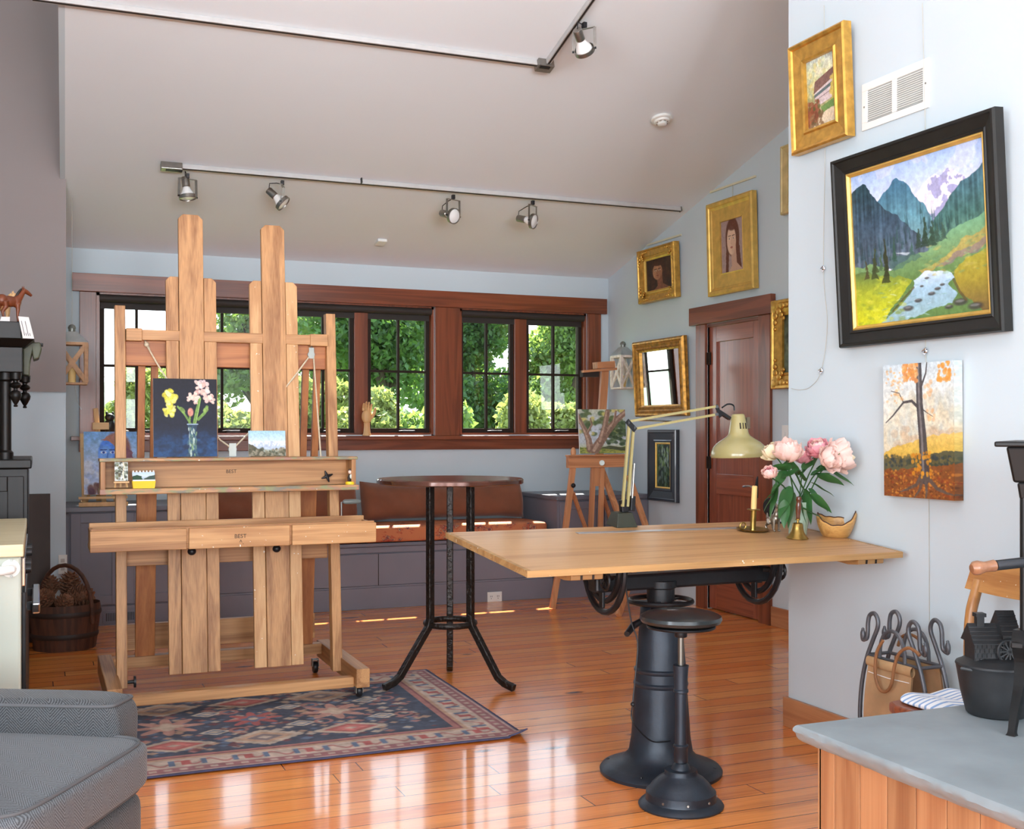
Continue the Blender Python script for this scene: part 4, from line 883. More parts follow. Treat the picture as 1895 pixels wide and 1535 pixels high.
obj('wick', MB().tube([(0,0,.09), (.001,0,.098), (.002,0,.101)], .0009, 6), INK, c2, local=True)
# hand bell
c = tthing('hand_bell', 'brass hand bell with turned wooden handle in front of the peony vase', 'bell', 1475, 997)
obj('bell', MB().lathe([(.043,0), (.0445,.002), (.042,.006), (.033,.014), (.0265,.026), (.0225,.042), (.0205,.055), (.018,.0605), (.008,.063), (.006,.063)], n=40), BRASS, c, local=True)
obj('ferrule', MB().lathe([(.005,.062), (.0045,.072), (.009,.0735), (.009,.078), (.006,.08)], n=18), BRASS, c, local=True)
obj('handle', MB().lathe([(.0065,.078), (.0085,.082), (.0075,.088), (.0095,.105), (.0115,.125), (.0105,.138), (.0085,.145), (.0105,.151), (.0115,.159), (.009,.166), (0,.169)], n=20), wood('turned_handle', (126,70,44), (78,38,24), 'Z', rough=.25, coat=.5), c, local=True)
# natural-edge bowl
c = tthing('wooden_bowl', 'small natural-edge turned wooden bowl at the wall end of the drafting table', 'bowl', 1546, 993)
bw = wood('spalted_bowl', (212,164,96), (164,112,58), 'X', rough=.45, ring=16)
def rimz(a): c_ = math.cos(a+.66); return .056+.03*abs(c_)**2.2+.0016*math.sin(11*a)+(.02 if c_ > 0 else .004)*abs(c_)**8+(.014 if math.sin(a+.66) > 0 else -.004)*(1-abs(c_))
def bowlf(u, v):
    a = 2*PI*u; H_ = rimz(a)
    if v < .5: t_ = v/.5; r = .052+.03*math.sin(t_*PI/2)**.8; return V((r*math.cos(a), r*.92*math.sin(a), H_*t_))
    t_ = (1-v)/.5; r = (.045+.031*math.sin(t_*PI/2)**.8); return V((r*math.cos(a), r*.92*math.sin(a), .008+(H_-.008)*t_))
mb = MB().grid(bowlf, 64, 21, cu=True); mb.add([bowlf(k/64, 0) for k in range(64)], [tuple(range(64))[::-1]]); mb.add([bowlf(k/64, 1) for k in range(64)], [tuple(range(64))])
obj('body', mb, bw, c, local=True)
obj('bark_edge', MB().tube([bowlf(k/64, .5) for k in range(64)], .0024, 6, closed=True), BUCKETW['X'], c, local=True)
# sharpener
c = tthing('pencil_sharpener', 'old crank pencil sharpener with a black dial behind the candle', 'pencil sharpener', 1426, 969)
obj('body', MB().cyl((.0, 0, .075), (.055, 0, .075), .024, 20), CHROME, c, local=True)
obj('dial', MB().lathe([(0,-.01), (.036,-.01), (.04,-.006), (.04,.004), (.036,.008), (0,.008)], (-.008, 0, .07), 28, R=Ry(90)), BLACK, c, local=True)
obj('stand', MB().box(-.002, .05, -.02, .02, 0, .006).box(.012, .04, -.012, .012, .006, .055), BLACK, c, local=True, bevel=.002)
obj('crank', MB().tube([(.055,0,.075), (.066,0,.075), (.066,-.012,.1)], .003, 8).cyl((.062,-.012,.1), (.092,-.012,.1), .006, 10), BLACK, c, local=True)
# pewter figurine
c = tthing('animal_figurine', 'small pewter standing animal figurine between candlestick and bell', 'figurine', 1431, 983)
q = MB().ell((0,.0,.048), (.0165,.03,.022), 16, 12, R=Rx(-28)).ell((.0,-.014,.066), (.012,.014,.02), 12, 10, R=Rx(25))
q.tube([(0,-.012,.07), (0,-.018,.088), (0,-.022,.098)], [.011,.0085,.008], 10).ell((0,-.026,.103), (.009,.014,.0085), 12, 10, R=Rx(10)).tube([(0,-.032,.102), (0,-.044,.098)], [.006,.0028], 8)
for sx in (-1, 1):
    q.tube([(sx*.005,-.022,.108), (sx*.0085,-.019,.124)], [.004,.0006], 6)
    q.tube([(sx*.01,-.014,.055), (sx*.0125,-.019,.03), (sx*.0125,-.02,.004)], [.0075,.005,.004], 8).ell((sx*.0125,-.023,.004), (.005,.008,.004), 8, 6)
    q.tube([(sx*.011,.02,.045), (sx*.016,.013,.03), (sx*.016,.03,.018), (sx*.016,.024,.004)], [.011,.0085,.005,.004], 8).ell((sx*.016,.021,.004), (.005,.008,.004), 8, 6)
q.tube([(0,.03,.045), (0,.046,.05), (.008,.058,.066)], [.005,.006,.002], 8)
obj('body', q, PEWTER, c, local=True)
# ---------------------------------------------------------------- peonies
va = tthing('flower_vase', 'pale green fluted glass vase holding the pink peonies', 'vase', 1476, 989)
def vasef(u, v):
    a = 2*PI*u; rr = [.036,.039,.041,.042,.041,.039,.040,.043][min(7, int(v*7.999))]*(1+.02*math.cos(18*a)); return V((rr*math.cos(a), rr*math.sin(a), .135*v))
obj('body', MB().grid(vasef, 72, 9, cu=True).add([vasef(k/72, 0) for k in range(72)], [tuple(range(72))[::-1]]), GLASSG, va, local=True)
VM = WM[va.name] @ V((0, 0, .137)); VB = WM[va.name] @ V((0, 0, .02))
def bloom(c, R, ax, layers, seed, mi=0, opn=1.):
    mb = MB(); g = random.Random(seed); Q = to_dir(V(ax).normalized())
    for l in range(layers):
        f = 1-.8*l/layers; n = max(4, int(9*f+2)); th = (.62+.3*(l/layers))*PI*(.78+.3*opn) if l else .52*PI*opn
        for k in range(n):
            p0 = 2*PI*(k+g.random()*.5+.5*(l % 2))/n; wd = PI/n*1.7*g.uniform(.85, 1.2); rr = R*f*g.uniform(.9, 1.1); thm = min(th*g.uniform(.82, 1.08), PI*.93); sq = g.uniform(0, 6)
            def fn(u, v, p0=p0, wd=wd, rr=rr, thm=thm, sq=sq):
                t_ = thm*v; ph = p0+(u-.5)*2*wd*(.25+.75*math.sin(PI*min(1, v*.62+.1))); r_ = rr*(1+.10*v*v*math.sin(7*u+sq)+.10*v**4); edge = -.16*(2*abs(u-.5))**2*v+.05*math.sin(17*u+sq)*v*v
                t_ += edge; return V(c)+Q @ V((r_*math.sin(t_)*math.cos(ph), r_*math.sin(t_)*math.sin(ph), -r_*math.cos(t_)*.9))
            mb.grid(fn, 7, 7, mi)
    return mb
def leafmb(p, d_, ln, w, seed, droop=.25):
    g = random.Random(seed); p, d_ = V(p), V(d_).normalized(); sd_ = d_.cross(V((0,0,1))); sd_ = sd_.normalized() if sd_.length > .05 else V((1,0,0)); nn = sd_.cross(d_); tw = g.uniform(-.9, .9); sd_ = (sd_*math.cos(tw)+nn*math.sin(tw)); nn = sd_.cross(d_)
    def fn(u, v):
        s_ = (u-.5)*2; ww = w*math.sin(PI*min(1, v**.8*.97+.03))**.85*(1-.25*v); return p+d_*ln*v+sd_*ww*s_-nn*(.18*ww*(1-s_*s_))-V((0,0,droop*ln*v*v))+nn*.002*math.sin(9*v)
    return MB().grid(fn, 7, 11)
def peony(label, px, py, dy, rp, ax, pet, layers, lv, seed, opn=1., extra=None):
    c = ony(px, py, VM.y+dy-.06-max(0, px-1500)*.0011); R = rp*4.5/2106; th = thing('peony', label, 'flower', c-V(ax).normalized()*R*.9, group='peonies in the glass vase')
    bl = obj('bloom', bloom(c, R, ax, layers, seed, opn=opn), pet, th)
    if extra: obj('inner_petals', bloom(c+V(ax).normalized()*R*.12, R*.72, ax, layers-1, seed+50, opn=opn), extra, bl)
    g = random.Random(seed); st = c-V(ax).normalized()*R*.85; mo = VM+V((g.uniform(-.022, .022), g.uniform(-.022, .022), .0)); bt = VB+V((g.uniform(-.02, .02), g.uniform(-.02, .02), 0))
    mid = mo.lerp(st, .5)+V((0, 0, .012)); obj('stem', MB().tube([bt, mo, mid, st], .0028, 6), PEOLEAF, th)
    obj('sepal', leafmb(st, V(ax)+V((.9*math.cos(seed), .5*math.sin(seed)-.6, .0)), R*1.3, R*.34, seed+9, 0).add([], []), LEAFY, th)
    for (lx, ly, ddy, ln, w, dx, dz, dyy) in lv: obj('leaf', leafmb(ony(lx, ly, VM.y+ddy-.04-max(0, lx-1490)*.0012), (dx, dyy, dz), ln*4.5/2106, w*4.5/2106, lx+ly), PEOLEAF, th)
LEAFY = leaf_mat('pale_sepal', (140,160,84), (150,180,90), .5, .2, .15)
peony('large pale pink peony with ruffled petals next to the lamp shade', 1457, 831, -.02, 26, (-.1,-.25,1), PETAL1, 6, [(1462, 870, -.02, 48, 13, -.75, .35, -.1), (1455, 880, -.01, 44, 13, .8, .45, -.2), (1445, 895, -.02, 48, 14, -.8, -.45, -.1), (1462, 900, .0, 56, 15, -.55, -.9, -.1), (1470, 875, .0, 46, 14, .3, -.6, -.3), (1450, 870, .0, 40, 12, -.5, -.5, -.3), (1478, 880, .02, 50, 14, -.2, .6, .2)], 21, .95)
peony('wide open cream-hearted peony, the biggest bloom, turned to the wall', 1560, 842, -.02, 31, (.75,-.55,.35), PETAL1, 6, [(1525, 866, -.03, 62, 13, 1., -.35, -.3), (1512, 880, -.03, 56, 13, 1., -.12, -.2), (1498, 892, -.03, 50, 13, 1., -.38, -.4), (1510, 868, .0, 50, 13, .9, .25, -.2), (1500, 880, -.02, 48, 13, .6, .5, -.3), (1496, 905, -.02, 52, 12, .9, -.75, -.2)], 22, .85, PETAL3)
peony('pale peony low against the open cream-hearted bloom', 1540, 848, -.06, 24, (.15,-.8,.35), PETAL1, 5, [(1490, 905, .0, 56, 14, .2, -1., -.05), (1500, 880, -.03, 44, 13, .8, .25, -.3), (1488, 890, .0, 44, 13, -.4, .5, -.3)], 23, .95)
peony('deep pink peony seen from its side between the two largest blooms', 1513, 826, .0, 23, (-.35,-.3,.9), PETAL2, 4, [(1500, 915, -.03, 48, 12, .95, -.6, -.3), (1470, 912, .0, 56, 15, -.25, -1., .0), (1485, 870, .01, 46, 13, .5, .6, -.1)], 24, .8, PETAL1)
peony('tight pink peony bud hanging over the candle', 1424, 874, -.05, 13, (-.45,-.45,.75), PETAL1, 6, [(1438, 892, -.02, 58, 15, -.35, -1., -.1), (1445, 885, -.02, 45, 13, .5, .45, -.3), (1440, 900, -.01, 50, 14, -.7, -.7, -.1)], 25, 1.1, PETAL2)
peony('pale yellow-pink peony half hidden behind the lamp shade', 1428, 833, .05, 20, (-.5,.2,.8), PETAL3, 5, [(1448, 868, .02, 40, 10, .4, .6, -.3)], 26, .9, PETAL1)
peony('small pink peony partly hidden behind the big ruffled bloom', 1488, 843, .05, 17, (.1,.1,1), PETAL2, 4, [(1480, 885, .02, 55, 12, .4, .75, -.1), (1480, 940, -.03, 56, 11, 1., -.22, -.1), (1452, 925, -.01, 44, 12, -.1, -1., -.1), (1480, 925, .01, 44, 12, .35, -1., -.0)], 27, .8)
fl = ont(1478, 982)+TN*.04; th = thing('fallen_peony', 'loose pale pink peony bloom lying on the table behind the hand bell', 'flower', ont(1478, 982)+TN*.001)
fb = bloom((0,0,0), .05, (.25,-.75,.25), 5, 31, opn=.55); zmin = min((p.z for p in fb.v)); fb.xf(M.Translation(ont(1480, 978)+V((0, .02, -zmin+.006)))); obj('bloom', fb, PETAL1, th)
# ---------------------------------------------------------------- pictures on the near wall
a = Art(330, 292); X, Y = a.X, a.Y
a.grad([(0, (160,188,236)), (.16, (196,212,244)), (.3, (226,226,244))]); cl = a.vn(7, 33, 4); a.put(cl > .56, (214,220,242), .5)
def streak(sd): 
    r = np.random.default_rng(sd); g = r.random((5, 90)); x = X*88; j = x.astype(int); f = x-j; y = Y*3.99; i = y.astype(int); fy = y-i; q = lambda ii: g[np.minimum(ii, 4), j]*(1-f)+g[np.minimum(ii, 4), np.minimum(j+1, 89)]*f
    return q(i)*(1-fy)+q(i+1)*fy
def forest(line, stops, sd, to, k=.3):
    b4 = a.a.copy(); a.below(line, None, .045, sd, stops=stops, to=to); m = np.abs(a.a-b4).sum(-1) > 1e-6; a.a[m] *= (1+(streak(sd)[m][:, None]-.5)*2*k*.6+(a.vn(34, sd+1)[m][:, None]-.5)*k)
a.below([(.44,.32),(.50,.24),(.56,.19),(.62,.155),(.66,.135),(.70,.155),(.75,.12),(.80,.15),(.86,.2),(.92,.3)], (166,166,206), .03, 2, to=.5)
sn_ = (a.vn(18, 31, 4)+.6*(X-.66)*(-1)) > .47; a.put(sn_ & (Y < .37) & (Y > .12) & (X > .46) & (X < .9) & (np.abs(a.a-np.array([166,166,206])/255).sum(-1) < .02), (236,232,244), .9)
forest([(.14,.26),(.22,.20),(.3,.135),(.38,.10),(.43,.115),(.47,.17),(.53,.26),(.6,.36),(.7,.5)], [(.1,(66,108,136)), (.35,(96,142,158)), (.55,(126,162,168))], 4, .62, .25)
forest([(-.02,.12),(.05,.085),(.11,.08),(.16,.12),(.2,.19),(.28,.27),(.38,.34),(.46,.42),(.55,.52),(.62,.58)], [(.1,(46,70,80)), (.35,(64,84,102)), (.6,(92,106,122))], 6, .66, .4)
forest([(.58,.53),(.66,.40),(.72,.34),(.78,.27),(.84,.22),(.9,.2),(.95,.17),(1.02,.13)], [(.15,(76,112,132)), (.4,(72,110,106)), (.6,(104,144,120))], 8, .62, .4)
for k, g in enumerate(np.linspace(.02, .98, 120)):
    if .46 < g < .54: continue
    yb = .54+.09*math.sin(g*9)+RNG.uniform(-.1, .05); h_ = RNG.uniform(.05, .13); wd = .009; c_ = [(44,70,80),(60,88,96),(40,66,64),(70,102,104)][k % 4]; a.poly([(g-wd, yb), (g, yb-h_), (g+wd, yb)], c_, .02, k, .5)
b4 = a.a.copy(); a.below([(-.02,.60),(.15,.60),(.3,.66),(.45,.60),(.6,.585),(.75,.50),(.9,.45),(1.02,.42)], None, .05, 10, stops=[(.45,(120,172,136)), (.6,(124,160,110)), (.75,(100,132,76))])
a.poly([(1.02,.50),(.86,.56),(.66,.66),(.5,.70),(.62,.71),(.85,.66),(1.02,.6)], (186,160,88), .06, 12, .75); a.poly([(1.02,.56),(.8,.635),(.64,.70),(.7,.71),(.86,.66),(1.02,.61)], (136,120,128), .07, 13, .7)
a.poly([(.3,.60),(.5,.58),(.55,.62),(.42,.66),(.3,.66)], (76,110,104), .08, 17, .6); a.poly([(.34,.565),(.46,.575),(.43,.59)], (214,226,232), .02, 18, .7)
a.poly([(1.02,.62),(.84,.68),(.76,.74),(.8,.86),(.98,1.02),(1.02,1.02)], None, .05, 14, stops=[(.6,(178,176,70)), (.8,(160,146,58)), (1,(120,98,62))])
a.poly([(-.02,.64),(.2,.67),(.34,.715),(.46,.75),(.42,.80),(.32,.88),(.2,1.02),(-.02,1.02)], None, .05, 15, stops=[(.64,(92,118,72)), (.78,(164,176,56)), (.95,(206,208,44))])
a.poly([(.50,.735),(.56,.72),(.66,.725),(.74,.745),(.76,.775),(.72,.815),(.78,.87),(.74,.93),(.52,.965),(.36,1.02),(.16,1.02),(.27,.955),(.40,.88),(.46,.82),(.48,.775),(.47,.75)], None, .035, 16, stops=[(.72,(206,224,244)), (.82,(158,192,214)), (1,(150,184,192))])
a.dabs(70, (.2,.74,.76,.99), [(224,238,250),(110,160,176),(172,206,222),(130,170,160)], (.008,.03), 5, .12, .45)
for x, y, r in ((.645,.83,.022),(.60,.855,.026),(.50,.885,.028),(.42,.925,.04),(.68,.81,.018),(.57,.755,.016),(.80,.93,.05),(.72,.95,.03),(.9,.965,.05),(.53,.80,.014)): a.ell(x, y, r, r*.42, (70,68,66), .85, .5); a.ell(x-.003, y-.006, r*.6, r*.16, (150,150,150), .6, .6)
a.line([(.30,.93),(.40,.85),(.47,.80)], .012, (86,76,50), .7); a.line([(.76,.79),(.80,.87),(.84,.92)], .016, (96,80,52), .7)
a.dabs(70, (0,.7,.4,1.), [(186,196,60),(130,150,60),(214,214,80)], (.012,.035), 25, .35, .4); a.dabs(60, (.55,.55,1.,.75), [(136,176,120),(190,176,100),(110,150,110)], (.01,.03), 26, .3, .4)
for g, yb, h_, wd, c_ in ((.17,.70,.17,.032,(66,74,44)),(.26,.74,.25,.036,(56,60,38)),(.10,.69,.10,.026,(80,74,50)),(.33,.62,.14,.022,(58,88,72)),(.22,.66,.1,.02,(80,104,72)),(.52,.56,.11,.03,(54,72,60)),(.57,.565,.16,.036,(50,68,54)),(.62,.56,.13,.034,(54,74,60)),(.66,.55,.1,.028,(66,90,76)),(.7,.54,.09,.026,(70,94,80)),(.47,.60,.07,.022,(70,100,92))):
    for j in range(6): q = 1-j/6; a.poly([(g-wd*q, yb-h_*j*.16), (g-wd*.2, yb-h_*(j*.16+.3)), (g, yb-h_*(j*.16+.34)), (g+wd*.2, yb-h_*(j*.16+.3)), (g+wd*q, yb-h_*j*.16)], c_, .035, int(g*90)+j, .8)
a.mott(.10, 46, 4)
r = framed('landscape_painting', 'large black-framed oil painting of a mountain valley with a winding stream', 'painting', 'pictures on the near wall', (NX-.026, 3.325, 2.015), FX, .85, .755, .066, .05, FRAMEBK, a, liner=(.016, GOLDP), tilt=3.4)
a = Art(170, 224); a.grad([(0,(206,216,206)), (.3,(214,206,160)), (.55,(170,170,120)), (1,(170,150,120))]); a.mott(.2, 9, 2)
a.dabs(90, (0,.05,.6,.55), [(196,200,150),(212,196,120),(160,176,150),(226,222,200)], (.03,.07), 4, .9, .5)
a.poly([(.22,.50),(.28,.33),(1.02,.20),(1.02,.34)], (124,92,84)); a.poly([(.24,.50),(1.02,.34),(1.02,.62),(.3,.70)], (206,190,190)); a.poly([(.24,.52),(1.02,.39),(1.02,.44),(.24,.565)], (96,110,112)); a.poly([(.24,.60),(1.02,.50),(1.02,.515),(.24,.615)], (150,130,134))
a.poly([(-.02,.68),(.32,.64),(.45,.78),(.3,.92),(-.02,.95)], (134,78,56), .06, 4); a.dabs(40, (0,.6,.4,.95), [(120,70,50),(90,90,50),(150,96,70)], (.02,.05), 6)
a.dabs(40, (.8,.35,1,.75), [(190,170,80),(214,190,100)], (.03,.07), 8); a.poly([(.45,.72),(.9,.66),(1.02,.7),(1.02,.78),(.5,.82)], (110,140,80)); a.poly([(.1,1.02),(.55,.80),(1.02,.78),(1.02,1.02)], (214,196,168), .05, 5); a.dabs(30, (.05,.78,.5,1), [(110,84,60),(140,110,80)], (.02,.05), 9); a.mott(.14, 30, 3)
framed('bridge_painting', 'small gold-framed painting of a covered bridge hung beside the white grille', 'painting', 'pictures on the near wall', (NX-.018, 3.885, 2.72), FX, .368, .462, .088, .045, GOLD, a, tilt=2.6, prof=[(0,.002),(0,.04),(.008,.046),(.018,.04),(.022,.032),(.072,.026),(.078,.034),(.088,.03),(.088,.012)])
a = Art(200, 268); a.grad([(0,(200,214,222)), (.35,(226,226,216)), (.55,(214,206,180)), (1,(200,190,170))]); a.dabs(120, (.1,.25,1,.6), [(204,206,190),(190,200,200),(226,216,190),(204,190,160)], (.03,.07), 4, 1.4, .35)
a.dabs(60, (.15,.48,1,.66), [(206,176,140),(190,166,140)], (.03,.06), 5, .8, .4)
a.below([(-.02,.68),(.2,.62),(.5,.57),(.75,.53),(1.02,.515)], None, .03, 3, stops=[(.5,(226,190,110)), (.66,(212,178,84)), (.75,(196,150,70))]); a.below([(-.02,.715),(.3,.70),(.6,.68),(1.02,.64)], (92,90,66), .03, 6); a.dabs(120, (0,.69,1,.77), [(70,76,60),(110,100,64),(56,66,70)], (.01,.03), 7, .8)
a.below([(-.02,.80),(.5,.775),(1.02,.74)], (134,82,46), .04, 8); a.dabs(360, (0,.79,1,1), [(160,92,40),(180,112,50),(104,60,38),(140,66,40),(196,136,60)], (.008,.02), 9, .7); 
for p_, w_, w2 in ([[(.52,-.02),(.53,.3),(.57,.55),(.60,.85)], .075, .125], [[(.53,.34),(.42,.28),(.3,.29),(.14,.39),(.04,.44)], .035, .012], [[(.3,.29),(.24,.22),(.12,.2)], .014, .008], [[(.52,.16),(.42,.08),(.36,.0)], .03, .012], [[(.54,.2),(.62,.08),(.64,-.02)], .028, .012], [[(.56,.34),(.66,.38),(.72,.4)], .014, .006]): a.line(p_, w_, (74,70,72), .95, w2)
a.line([(.515,.0),(.525,.3),(.56,.55),(.575,.8)], .022, (150,146,146), .6, .03)
for p_ in ([(.56,.82),(.48,.9),(.34,.94),(.24,.96)], [(.57,.84),(.52,.94),(.44,1)], [(.61,.86),(.62,.95),(.6,1.02)], [(.63,.84),(.76,.92),(.9,.95),(1.,.96)]): a.line(p_, .05, (96,84,78), .9, .012)
a.dabs(70, (.3,.0,.5,.14), [(222,150,80),(206,140,90),(232,176,120)], (.012,.03), 11); a.dabs(26, (.78,0,.96,.14), [(222,150,70)], (.015,.03), 12); a.dabs(50, (.05,.02,.3,.3), [(232,190,140),(224,170,110)], (.01,.022), 13, .7, .6); a.dabs(40, (.42,.66,.68,.86), [(214,150,50),(200,130,40)], (.012,.025), 14); a.dabs(18, (.6,.1,.75,.42), [(230,180,130)], (.015,.03), 15, 1, .6); a.mott(.12, 34, 3)
c = thing('hanging_canvas_painting', 'unframed stretched canvas of a bare autumn tree hung below the big landscape', 'painting', (NX-.004, 3.31, 1.302), FX @ Rx(.6), 'pictures on the near wall')
obj('canvas', a.mesh(.366, .50, .041), OIL, c, local=True, col=a.colors())
ed = Art(8, 268); ed.a[:] = a.a[:, -16:, :]*.92
for nm, ar, Mx in (('canvas_edge', ed, M.Translation((.183, 0, .0215)) @ M.Rotation(PI/2, 4, 'Y')), ('canvas_edge', ed, M.Translation((-.183, 0, .0215)) @ M.Rotation(-PI/2, 4, 'Y'))): obj(nm, ar.mesh(.039, .50, 0).xf(Mx), OIL, c, local=True, col=ar.colors())
obj('stretcher', MB().box(-.181, .181, -.249, .249, .004, .04), PINE['X'], c, local=True)
# ---------------------------------------------------------------- pictures on the far part of that wall
def head(a, cx, cy, s, skin, shade, hair, lip, look=-1, hairdark=None):
    hd = hairdark or mulc([q/255 for q in hair], 255*.6)
    a.ell(cx+.03*s, cy-.05*s, .33*s, .40*s, hair, 1, .1); a.poly([(cx-.26*s,cy),(cx+.33*s,cy-.02*s),(cx+.46*s,cy+.75*s),(cx+.22*s,cy+.8*s),(cx+.2*s,cy+.2*s),(cx-.14*s,cy+.3*s),(cx-.2*s,cy+.7*s),(cx-.34*s,cy+.75*s)], hair, .05, 3)
    a.poly([(cx-.05*s,cy+.2*s),(cx+.18*s,cy+.15*s),(cx+.22*s,cy+.5*s),(cx+.6*s,cy+.72*s),(cx+.62*s,cy+1.2*s),(cx-.5*s,cy+1.2*s),(cx-.45*s,cy+.85*s),(cx-.02*s,cy+.55*s)], shade)
    a.ell(cx-.02*s, cy+.02*s, .215*s, .30*s, skin, 1, .1); a.ell(cx+.08*s, cy+.1*s, .12*s, .2*s, shade, .5, .6)
    for ex in (-.11, .075): a.ell(cx+ex*s, cy-.02*s, .05*s, .016*s, (236,226,216), .8, .3); a.ell(cx+(ex-.005)*s, cy-.02*s, .02*s, .017*s, (56,44,40), .9, .3); a.line([(cx+(ex-.06)*s,cy-.075*s),(cx+(ex+.06)*s,cy-.08*s)], .018*s, hd)
    a.line([(cx-.02*s,cy-.04*s),(cx-.05*s,cy+.09*s),(cx+.0*s,cy+.1*s)], .016*s, shade); a.ell(cx-.02*s, cy+.165*s, .06*s, .022*s, lip, .9, .3); a.ell(cx+.03*s, cy-.28*s, .22*s, .1*s, hair, .95, .3)
a = Art(130, 170, (170,146,142)); a.mott(.08, 20, 3); head(a, .48, .38, .92, (226,190,164), (200,160,138), (104,62,48), (170,96,88)); a.put(a.vn(50, 5) > .62, (150,130,124), .18)
framed('portrait_drawing', 'gold-matted portrait of a long-haired woman hung over the wooden door', 'painting', 'pictures above and beside the door', (DX-.012, 6.785, 2.605), FX, .575, .665, .15, .045, GOLDP, a, tilt=1.6, prof=[(0,.002),(0,.04),(.012,.048),(.03,.044),(.036,.036),(.05,.03),(.055,.026),(.142,.02),(.15,.024),(.15,.012)])
a = Art(110, 90, (58,40,32)); a.mott(.25, 8, 3); a.dabs(40, (.5,.0,1,.6), [(84,56,40),(70,52,40)], (.05,.12), 4, 1, .4); head(a, .45, .40, .86, (176,126,94), (130,84,62), (70,44,32), (120,60,50)); a.mott(.2, 20, 5)
framed('portrait_painting', 'small dark portrait in an ornate gilt frame hung above the gilt mirror', 'painting', 'pictures above and beside the door', (DX-.012, 7.80, 2.536), FX, .575, .425, .07, .055, GOLD, a, liner=(.022, GOLDP), corner=GOLD, tilt=2.2)
a = Art(70, 100, (40,52,38)); a.dabs(260, (0,0,1,1), [(34,52,44),(58,84,52),(84,112,70),(30,36,44),(96,116,110)], (.03,.08), 5, 1.6); a.dabs(30, (.3,.1,.8,.5), [(150,170,160),(120,150,90)], (.02,.05), 6, 2.4); a.mott(.2, 20, 3)
framed('garden_painting', 'small dark green painting in a wide black frame low beside the door', 'painting', 'pictures above and beside the door', (DX-.004, 7.75, 1.03), FX, .435, .56, .1, .04, plain('blue_black_frame', (40,44,52), .3, coat=.4), a, liner=(.014, GOLDP))
a = Art(60, 70, (120,130,110)); a.mott(.4, 6, 3)
framed('upper_painting', 'pale-gold framed picture high on the wall, nearly hidden by the wall corner', 'painting', 'pictures above and beside the door', (DX-.006, 5.98, 2.94), FX, .46, .45, .07, .035, plain('worn_cream_gold', (206,184,130), .4, .3, var=.15), a)
a = Art(60, 70, (90,100,80)); a.mott(.4, 6, 3)
framed('gilt_framed_painting', 'ornate baroque gilt frame beside the door, mostly hidden by the wall corner', 'painting', 'pictures above and beside the door', (DX-.006, 6.03, 1.868), FX, .53, .585, .105, .05, GOLD, a, corner=GOLD)
m_ = thing('wall_mirror', 'rectangular mirror in a fluted antique gilt frame leaning from the wall', 'mirror', (DX-.02, 7.77, 1.718), FX @ Rx(2.8))
obj('frame', fmesh(.79, .605, [(0,.002),(0,.03),(.012,.045),(.022,.045),(.03,.036),(.042,.046),(.054,.036),(.066,.042),(.078,.03),(.09,.026),(.09,.01)]), GOLDA, m_, local=True)
obj('mirror_glass', MB().box(-.31, .31, -.218, .218, .01, .0125), MIRROR, m_, local=True)
# hanging hardware
def rod(label, y0, y1, z):
    r = thing('picture_rail', label, 'picture rail', (DX-.01, (y0+y1)/2, z)); obj('rod', MB().box(DX-.012, DX-.001, y0, y1, z-.007, z+.007), PLASTER, r); return r
r = rod('short cream picture rail above the small dark portrait', 7.505, 8.047, 2.795); obj('hanger', MB().tube([(DX-.014, 7.78, 2.79), (DX-.014, 7.78, 2.74)], .0025, 6), WIRE, r)
r = rod('short cream picture rail above the gold-matted portrait', 6.53, 7.1, 3.04); obj('hanger', MB().tube([(DX-.014, 6.8, 3.035), (DX-.014, 6.8, 2.93)], .0025, 6), WIRE, r)
def clip(p): return MB().ell(p, (.008, .011, .012), 10, 8).tube([p+V((-.006,-.008,.01)), p+V((-.006,.012,.0)), p+V((-.006,-.004,-.016))], .003, 6)
def wire(name, label, pts, clips):
    w = thing(name, label, 'wire', pts[0]); obj('wire', MB().tube(cat(pts), .0011, 6), WIRE, w)
    for p in clips: obj('clip', clip(p), CHROME, w)
NW = NX-.006
wire('hanging_wire', 'slack picture wire with a clip trailing below the bridge painting to the wall corner', [onx(1525, 10, NW), onx(1527, 250, NW), onx(1524, 497, NW), onx(1531, 600, NW), onx(1520, 686, NW), onx(1500, 716, NW), onx(1480, 722, NW), onx(1464, 719, NW)], [onx(1524, 497, NW), onx(1520, 686, NW)])
wire('hanging_wire', 'taut picture wire crossing the white grille down to the big landscape', [onx(1707, 5, NW), onx(1712, 225, NW), onx(1712, 262, NX-.003), onx(1713, 630, NX-.003), onx(1713, 650, NW), onx(1714, 672, NW)], [onx(1713, 650, NW)])
wire('hanging_wire', 'straight picture wire hanging below the autumn tree canvas', [onx(1719, 900, NX-.003), onx(1720, 1160, NX-.003), onx(1720, 1230, NX-.003)], [])
v = thing('air_vent', 'white double louvred return-air grille high on the near wall', 'vent', (NX-.001, 3.48, 2.592), FX)
obj('frame', MB().box(-.185, .185, -.093, -.062, 0, .006).box(-.185, .185, .062, .093, 0, .006).box(-.185, -.155, -.062, .062, 0, .006).box(.155, .185, -.062, .062, 0, .006).box(-.012, .012, -.062, .062, 0, .006), WHITEP, v, local=True, bevel=.001)
for x0 in (-.155, .012):
    q = MB()
    for k in range(15): z = -.06+.0083*k; q.hexa([(x0,z,.0), (x0+.143,z,.0), (x0+.143,z+.002,.0), (x0,z+.002,.0)], [(x0,z-.005,.006), (x0+.143,z-.005,.006), (x0+.143,z-.003,.006), (x0,z-.003,.006)])
    obj('louver', q, WHITEP, v, local=True)
obj('backing', MB().box(-.16, .16, -.065, .065, -.0005, .0005), plain('vent_dark', (168,172,172), .8), v, local=True)
for x in (-.17, .17): obj('screw', MB().cyl((x, 0, .006), (x, 0, .0075), .004, 10), ZINC, v, local=True)
